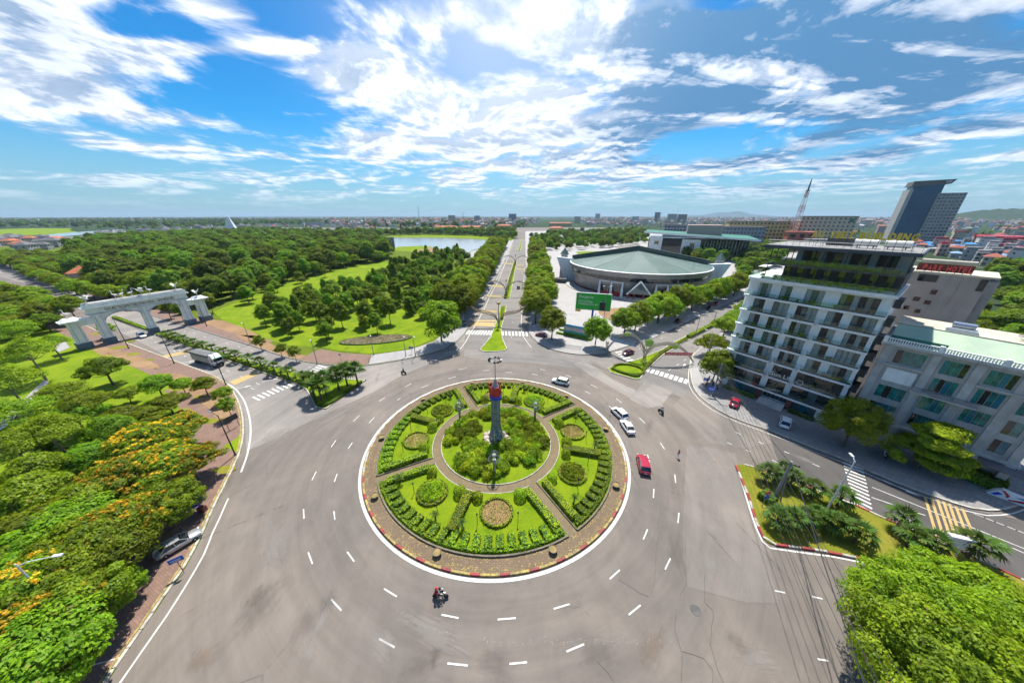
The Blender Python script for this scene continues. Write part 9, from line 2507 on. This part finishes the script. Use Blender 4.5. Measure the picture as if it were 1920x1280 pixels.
# radio mast
ms_ = thing('radio_mast', 'red and white lattice radio mast rising above the town', 'mast', (360, 400, 0), 0.2)
def lattice(h0, h1, w0, w1, m_, nm):
 mb = MB(); n = max(2, int((h1 - h0) / 3.2))
 for sx, sy in ((-1, -1), (1, -1), (1, 1), (-1, 1)): mb.tube([(sx * w0, sy * w0, h0), (sx * w1, sy * w1, h1)], 0.22, 4)
 for k in range(n):
  z0, z1 = h0 + (h1 - h0) * k / n, h0 + (h1 - h0) * (k + 1) / n; a0, a1 = w0 + (w1 - w0) * k / n, w0 + (w1 - w0) * (k + 1) / n
  c0 = [(-a0, -a0, z0), (a0, -a0, z0), (a0, a0, z0), (-a0, a0, z0)]; c1 = [(-a1, -a1, z1), (a1, -a1, z1), (a1, a1, z1), (-a1, a1, z1)]
  for i in range(4):
   j = (i + 1) % 4; mb.tube([c0[i], c1[j]], 0.12, 3, False); mb.tube([c0[j], c1[i]], 0.12, 3, False); mb.tube([c0[i], c0[j]], 0.12, 3, False)
 return mb.build(nm, M[m_], ms_)
zs = [0, 22, 34, 44, 52, 60, 67]; wv = [5.5, 3.6, 2.7, 2.1, 1.7, 1.3, 1.0]
for k in range(6): lattice(zs[k], zs[k + 1], wv[k], wv[k + 1], 'metal_dark' if k == 0 else 'red_paint' if k % 2 else 'letter_white', 'lattice_section')
MB().lathe([(2.0, 67), (2.4, 67.4), (2.0, 68)], n=12).build('platform', M['metal_dark'], ms_)
MB().tube([(0, 0, 67.5), (0, 0, 73), (0, 0, 80)], [0.9, 0.7, 0.35], 8).build('antenna', M['metal_dark'], ms_)
# supermarket with red fascia
sm = thing('supermarket', 'long white store with red fascia and blue panel at the right edge', 'shop', (*(714.3,439.1), 0), R_(-46))
MB().box((0, 0, 5.5), (70, 40, 11)).build('wall', M['wall_white'], sm); MB().box((0, -0.5, 12.2), (71, 41, 2.4)).build('fascia', M['red_paint'], sm)
MB().box((-14, -20.2, 7), (9, 0.4, 6.5)).build('blue_panel', M['sign_blue'], sm); text('SOIVA', 4.0, 'roof_green', sm, (-4, -20.9, 13.4), UP, 0.2)
# white pointed memorial
wm = thing('memorial_spire', 'white slanting pointed memorial above the wood', 'monument', (*(-655,761), 0), 0.3)
v = [(-13, -9, 0), (13, -9, 0), (13, 9, 0), (-13, 9, 0), (-1, -1, 39), (3, -1, 36), (3, 1, 36), (-1, 1, 39)]
MB().add(v, [(0, 1, 5, 4), (1, 2, 6, 5), (2, 3, 7, 6), (3, 0, 4, 7), (4, 5, 6, 7)]).build('spire', M['white_paint'], wm)
# lakeside screen and far masts, towers
sc2 = thing('lakeside_board', 'tall dark backed board standing by the lake', 'billboard', (*(-142.0,383.9), 0), -0.5)
MB().box((0, 0, 9), (13, 1.2, 14)).build('panel', M['wall_bluegrey'], sc2)
for x in (-5, 5): MB().tube([(x, 0.4, 0), (x, 0.4, 3)], 0.3, 5).build('post', M['metal_dark'], sc2)
for i, (p, h, w, lb) in enumerate([((-442,1636), 85, 1.0, 'thin lattice mast left of the far town centre'), ((-234,1746), 62, 1.0, 'thin mast above the orange roofs beyond the lake'), ((-527,1305), 34, 0.8, 'short far mast above the wood edge'), ((319,1872), 30, 0.8, 'short far mast right of the centre avenue')]):
 t = thing('far_mast', lb, 'mast', (*p, 0)); mb = MB()
 for sx, sy in ((-1, -1), (1, -1), (0, 1)): mb.tube([(sx * 2.2, sy * 2.2, 0), (sx * 0.5, sy * 0.5, h)], 0.35, 4)
 for k in range(10): mb.tube([(-2 + 0.15 * k, -2 + .15 * k, h * k / 10), (2 - .15 * (k + 1), -2 + .15 * k, h * (k + 1) / 10)], 0.25, 3)
 mb.build('lattice', M['metal_grey'], t)
for (p, w, d, h, wl, nx, nz, lb) in [((34,1872), 42, 20, 48, 'wall_bluegrey', 7, 12, 'tall grey blue block at the end of the centre avenue'), ((-277,1636), 30, 22, 40, 'wall_cream', 5, 8, 'beige tower block above the orange roofs'), ((-170,1872), 28, 20, 38, 'wall_grey', 5, 8, 'grey tower block right of the thin mast'),
          ((409,1872), 34, 20, 34, 'wall_cream', 6, 6, 'beige stepped block right of the avenue end'), ((524,1872), 24, 20, 48, 'wall_white', 4, 9, 'slim white tower block on the skyline'), ((868,1872), 26, 20, 56, 'wall_bluegrey', 5, 12, 'pale blue tower pair on the skyline'),
          ((1028,2017), 50, 24, 48, 'wall_grey', 9, 9, 'left of two broad dark apartment slabs'), ((1091,2017), 46, 24, 46, 'concrete_dark', 9, 9, 'right of two broad dark apartment slabs'), ((744,1872), 34, 20, 34, 'wall_white', 6, 6, 'white block left of the pale tower pair'),
          ((1974,1636), 40, 24, 70, 'wall_bluegrey', 7, 12, 'pale tower peeping out left of the glass tower'), ((-740,1242), 60, 16, 16, 'wall_white', 12, 4, 'long white low block beyond the wood')]:
 block('far_block', lb, 'building', p, R_(-8), w, d, h, wl, nx, nz)
# buildings beyond the lake with orange roofs
for i, (p, w, lb) in enumerate([((-162,865), 62, 'long red roofed building left of centre beyond the lake'), ((-94,865), 64, 'long orange roofed school beyond the lake'), ((-8,1000), 46, 'large red roofed building beside the avenue end'), ((217,1305), 90, 'long orange roofed palace right of the avenue'), ((125,810), 34, 'red pavilion roof among the trees right of the avenue')]):
 hm = hip_house(w, 16, 11, 4, 'wall_yellow', 'roof_orange', 10, 3)
 t = thing('long_building', lb, 'building', (*p, 0), R_(-6)); link('wall', hm[0], t); link('roof', hm[1], t); link('windows', hm[2], t)
# pavilions in the wood
for i, (p, lb) in enumerate([((-276.8,201.7), 'red tile pavilion roof among trees near the gateway'), ((-374.7,283.7), 'orange tile pavilion roof inside the wood'), ((-351.8,340.6), 'two tiered temple roof in the wood'), ((-156.8,301.8), 'small red tile roof at the edge of the wood'), ((-244.4,185.1), 'low red and grey roof behind the gateway trees')]):
 hm = hip_house(13, 9, 4.5, 3.4, 'wall_cream', 'roof_orange', 4, 1)
 t = thing('pavilion', lb, 'pavilion', (*p, 0.1), 0.5 + i, None, 1.25); link('wall', hm[0], t); link('roof', hm[1], t); link('windows', hm[2], t)
 if i == 2:
  r2 = link('upper_roof', hm[1], t, (0, 0, 4.5), None, (0.6, 0.6, 0.8))

# far trees as masses
def band_pts(poly, n, dmin, seed, zlo=-3.5, zhi=-1.0): 
 rg = random.Random(seed); return [(p[0], p[1], rg.uniform(zlo, zhi)) for p in scatter(poly, dmin, n, seed, tries=n * 16)]
pts = band_pts([(-6632,3761),(-4028,3761),(-1518,2628),(-841,1636),(-1020,1305),(-1121,1085),(-1165,963),(-1537,1133),(-1679,1133),(-1719,963)], 2600, 20, 51, -4, -2)
pts += band_pts([(-2169,3761),(310,3761),(108,1305),(14,810),(-200,1000),(-452,1085),(-747,1452)], 800, 22, 52, -4, -2)
scatter_stuff('far_trees', pts, WOOD_PROTO, 'dark belts of trees and villages reaching to the horizon', 1.0, 1.9, 60)
pts = band_pts([(-396,761),(-301,718),(-197,785),(14,810),(17.7,584.2),(-15,613),(-80,679),(-181,718),(-260,679),(-256.4,584.2),(-320,613)], 700, 8, 53, -2, 0)
scatter_stuff('lakeside_trees', pts, WOOD_PROTO, 'band of dark trees along the far shore of the lake', 0.8, 1.3, 70)
pts = band_pts([(48,613),(115,761),(197,785),(372,928),(319,718),(216.9,491.7),(144.6,423.9),(78.9,383.9),(38.3,372.1),(27.6,383.9)], 420, 9, 54, -2, 0)
scatter_stuff('park_trees', pts, WOOD_PROTO, 'dark trees of the square behind the arena', 0.75, 1.1, 80)
pts = band_pts([(208.0,283.7),(290.5,383.9),(392.1,491.7),(490.4,558.1),(411.4,439.1),(296.8,331.2),(196.8,228.1),(140.0,170.7),(148.1,193.1)], 260, 7, 55, -2, 0)
pts += band_pts([(197.2,383.9),(222.8,340.6),(206.8,290.7),(176.2,258.7),(171.5,290.7)], 40, 8, 56, -2, 0)
scatter_stuff('avenue_wood', pts, WOOD_PROTO, 'dense trees between the theatre and the white hotel', 0.75, 1.1, 90)
pts = band_pts([(705,3289),(3409,3761),(5152,3289),(1819,1000),(952.6,558.1),(650.8,558.1),(639,718),(419,865),(296,1185)], 600, 22, 57, -3, -1)
scatter_stuff('town_trees', pts, WOOD_PROTO, 'scattered trees among the roofs of the far town', 0.7, 1.2, 100)
pts = band_pts([(336.6,211.2),(442.9,258.7),(476.8,245.0),(319.8,152.7),(191.18,95.25),(210.28,118.12)], 130, 7, 58, -1, 0.3)
pts += band_pts([(104, 26), (140, 24), (180, 45), (200, 100), (150, 120), (122, 100), (104, 76), (100, 60), (112, 50)], 170, 5.5, 62, -1, 0.3)
scatter_stuff('garden_wood', pts, crown_objs('green') + WOOD_PROTO, 'thick green trees at the right edge behind the hotels', 0.9, 1.2, 110)

pts = band_pts([(-539.0,383.9),(-579.7,439.1),(-641.7,534.1),(-672,644),(-551,698),(-362,613),(-212.7,501.7),(-247.2,598.2),(-396,761),(-529,810),(-718,895),(-727,698),(-689.3,570.9),(-667.4,491.7)], 700, 10, 59, -2, 0)
scatter_stuff('back_wood', pts, WOOD_PROTO, 'trees behind the wood in front of the far villas', 0.8, 1.2, 120)
# hills
def ridge(name, x0, x1, y, h, seed, m_, label, n=90, pw=1.0):
 rg = np.random.default_rng(seed); xs = np.linspace(x0, x1, n); t = np.linspace(0, 1, n)
 z = h * np.sin(math.pi * t) ** pw * (0.72 + 0.18 * np.sin(t * 9 + seed) + 0.10 * np.sin(t * 23 + 2 * seed)) + rg.normal(0, h * 0.012, n)
 mb = MB(); v = []; dpt = [(-1.0, 0.0), (-0.5, 0.55), (0.0, 1.0), (0.6, 0.5), (1.2, 0.0)]
 for i in range(n):
  for dd, k in dpt: v.append((xs[i], y + dd * h * 3.5, max(-2, z[i] * k * (1 + 0.08 * math.sin(i * 1.7 + dd * 5)) - 2)))
 m2 = len(dpt)
 mb.sm = True
 mb.add(v, [(i * m2 + k, (i + 1) * m2 + k, (i + 1) * m2 + k + 1, i * m2 + k + 1) for i in range(n - 1) for k in range(m2 - 1)])
 return setp(mb.build(name, M[m_]), label, kind='structure')
ridge('hills', 6800, 10400, 12600, 190, 3, 'far_land', 'faint blue mountains on the horizon right of centre', pw=0.8)
ridge('hills', 2700, 5200, 2300, 110, 4, 'far_land', 'wooded green hill behind the town at right', pw=0.7)

# ================================================================== haze
hz = MB().box((0, 6600, 58), (22000, 14400, 124)).build('haze', None)
hz.data.materials.clear()
mh = bpy.data.materials.new('haze_air'); mh.use_nodes = True; nt = mh.node_tree; nt.nodes.clear()
pv = nt.nodes.new('ShaderNodeVolumePrincipled'); pv.inputs['Color'].default_value = (0.50, 0.68, 0.88, 1); pv.inputs['Density'].default_value = 0.00007; pv.inputs['Anisotropy'].default_value = 0.2
oo = nt.nodes.new('ShaderNodeOutputMaterial'); nt.links.new(pv.outputs[0], oo.inputs['Volume'])
hz.data.materials.append(mh)
setp(hz, 'thin blue air haze over the whole plain', kind='stuff')
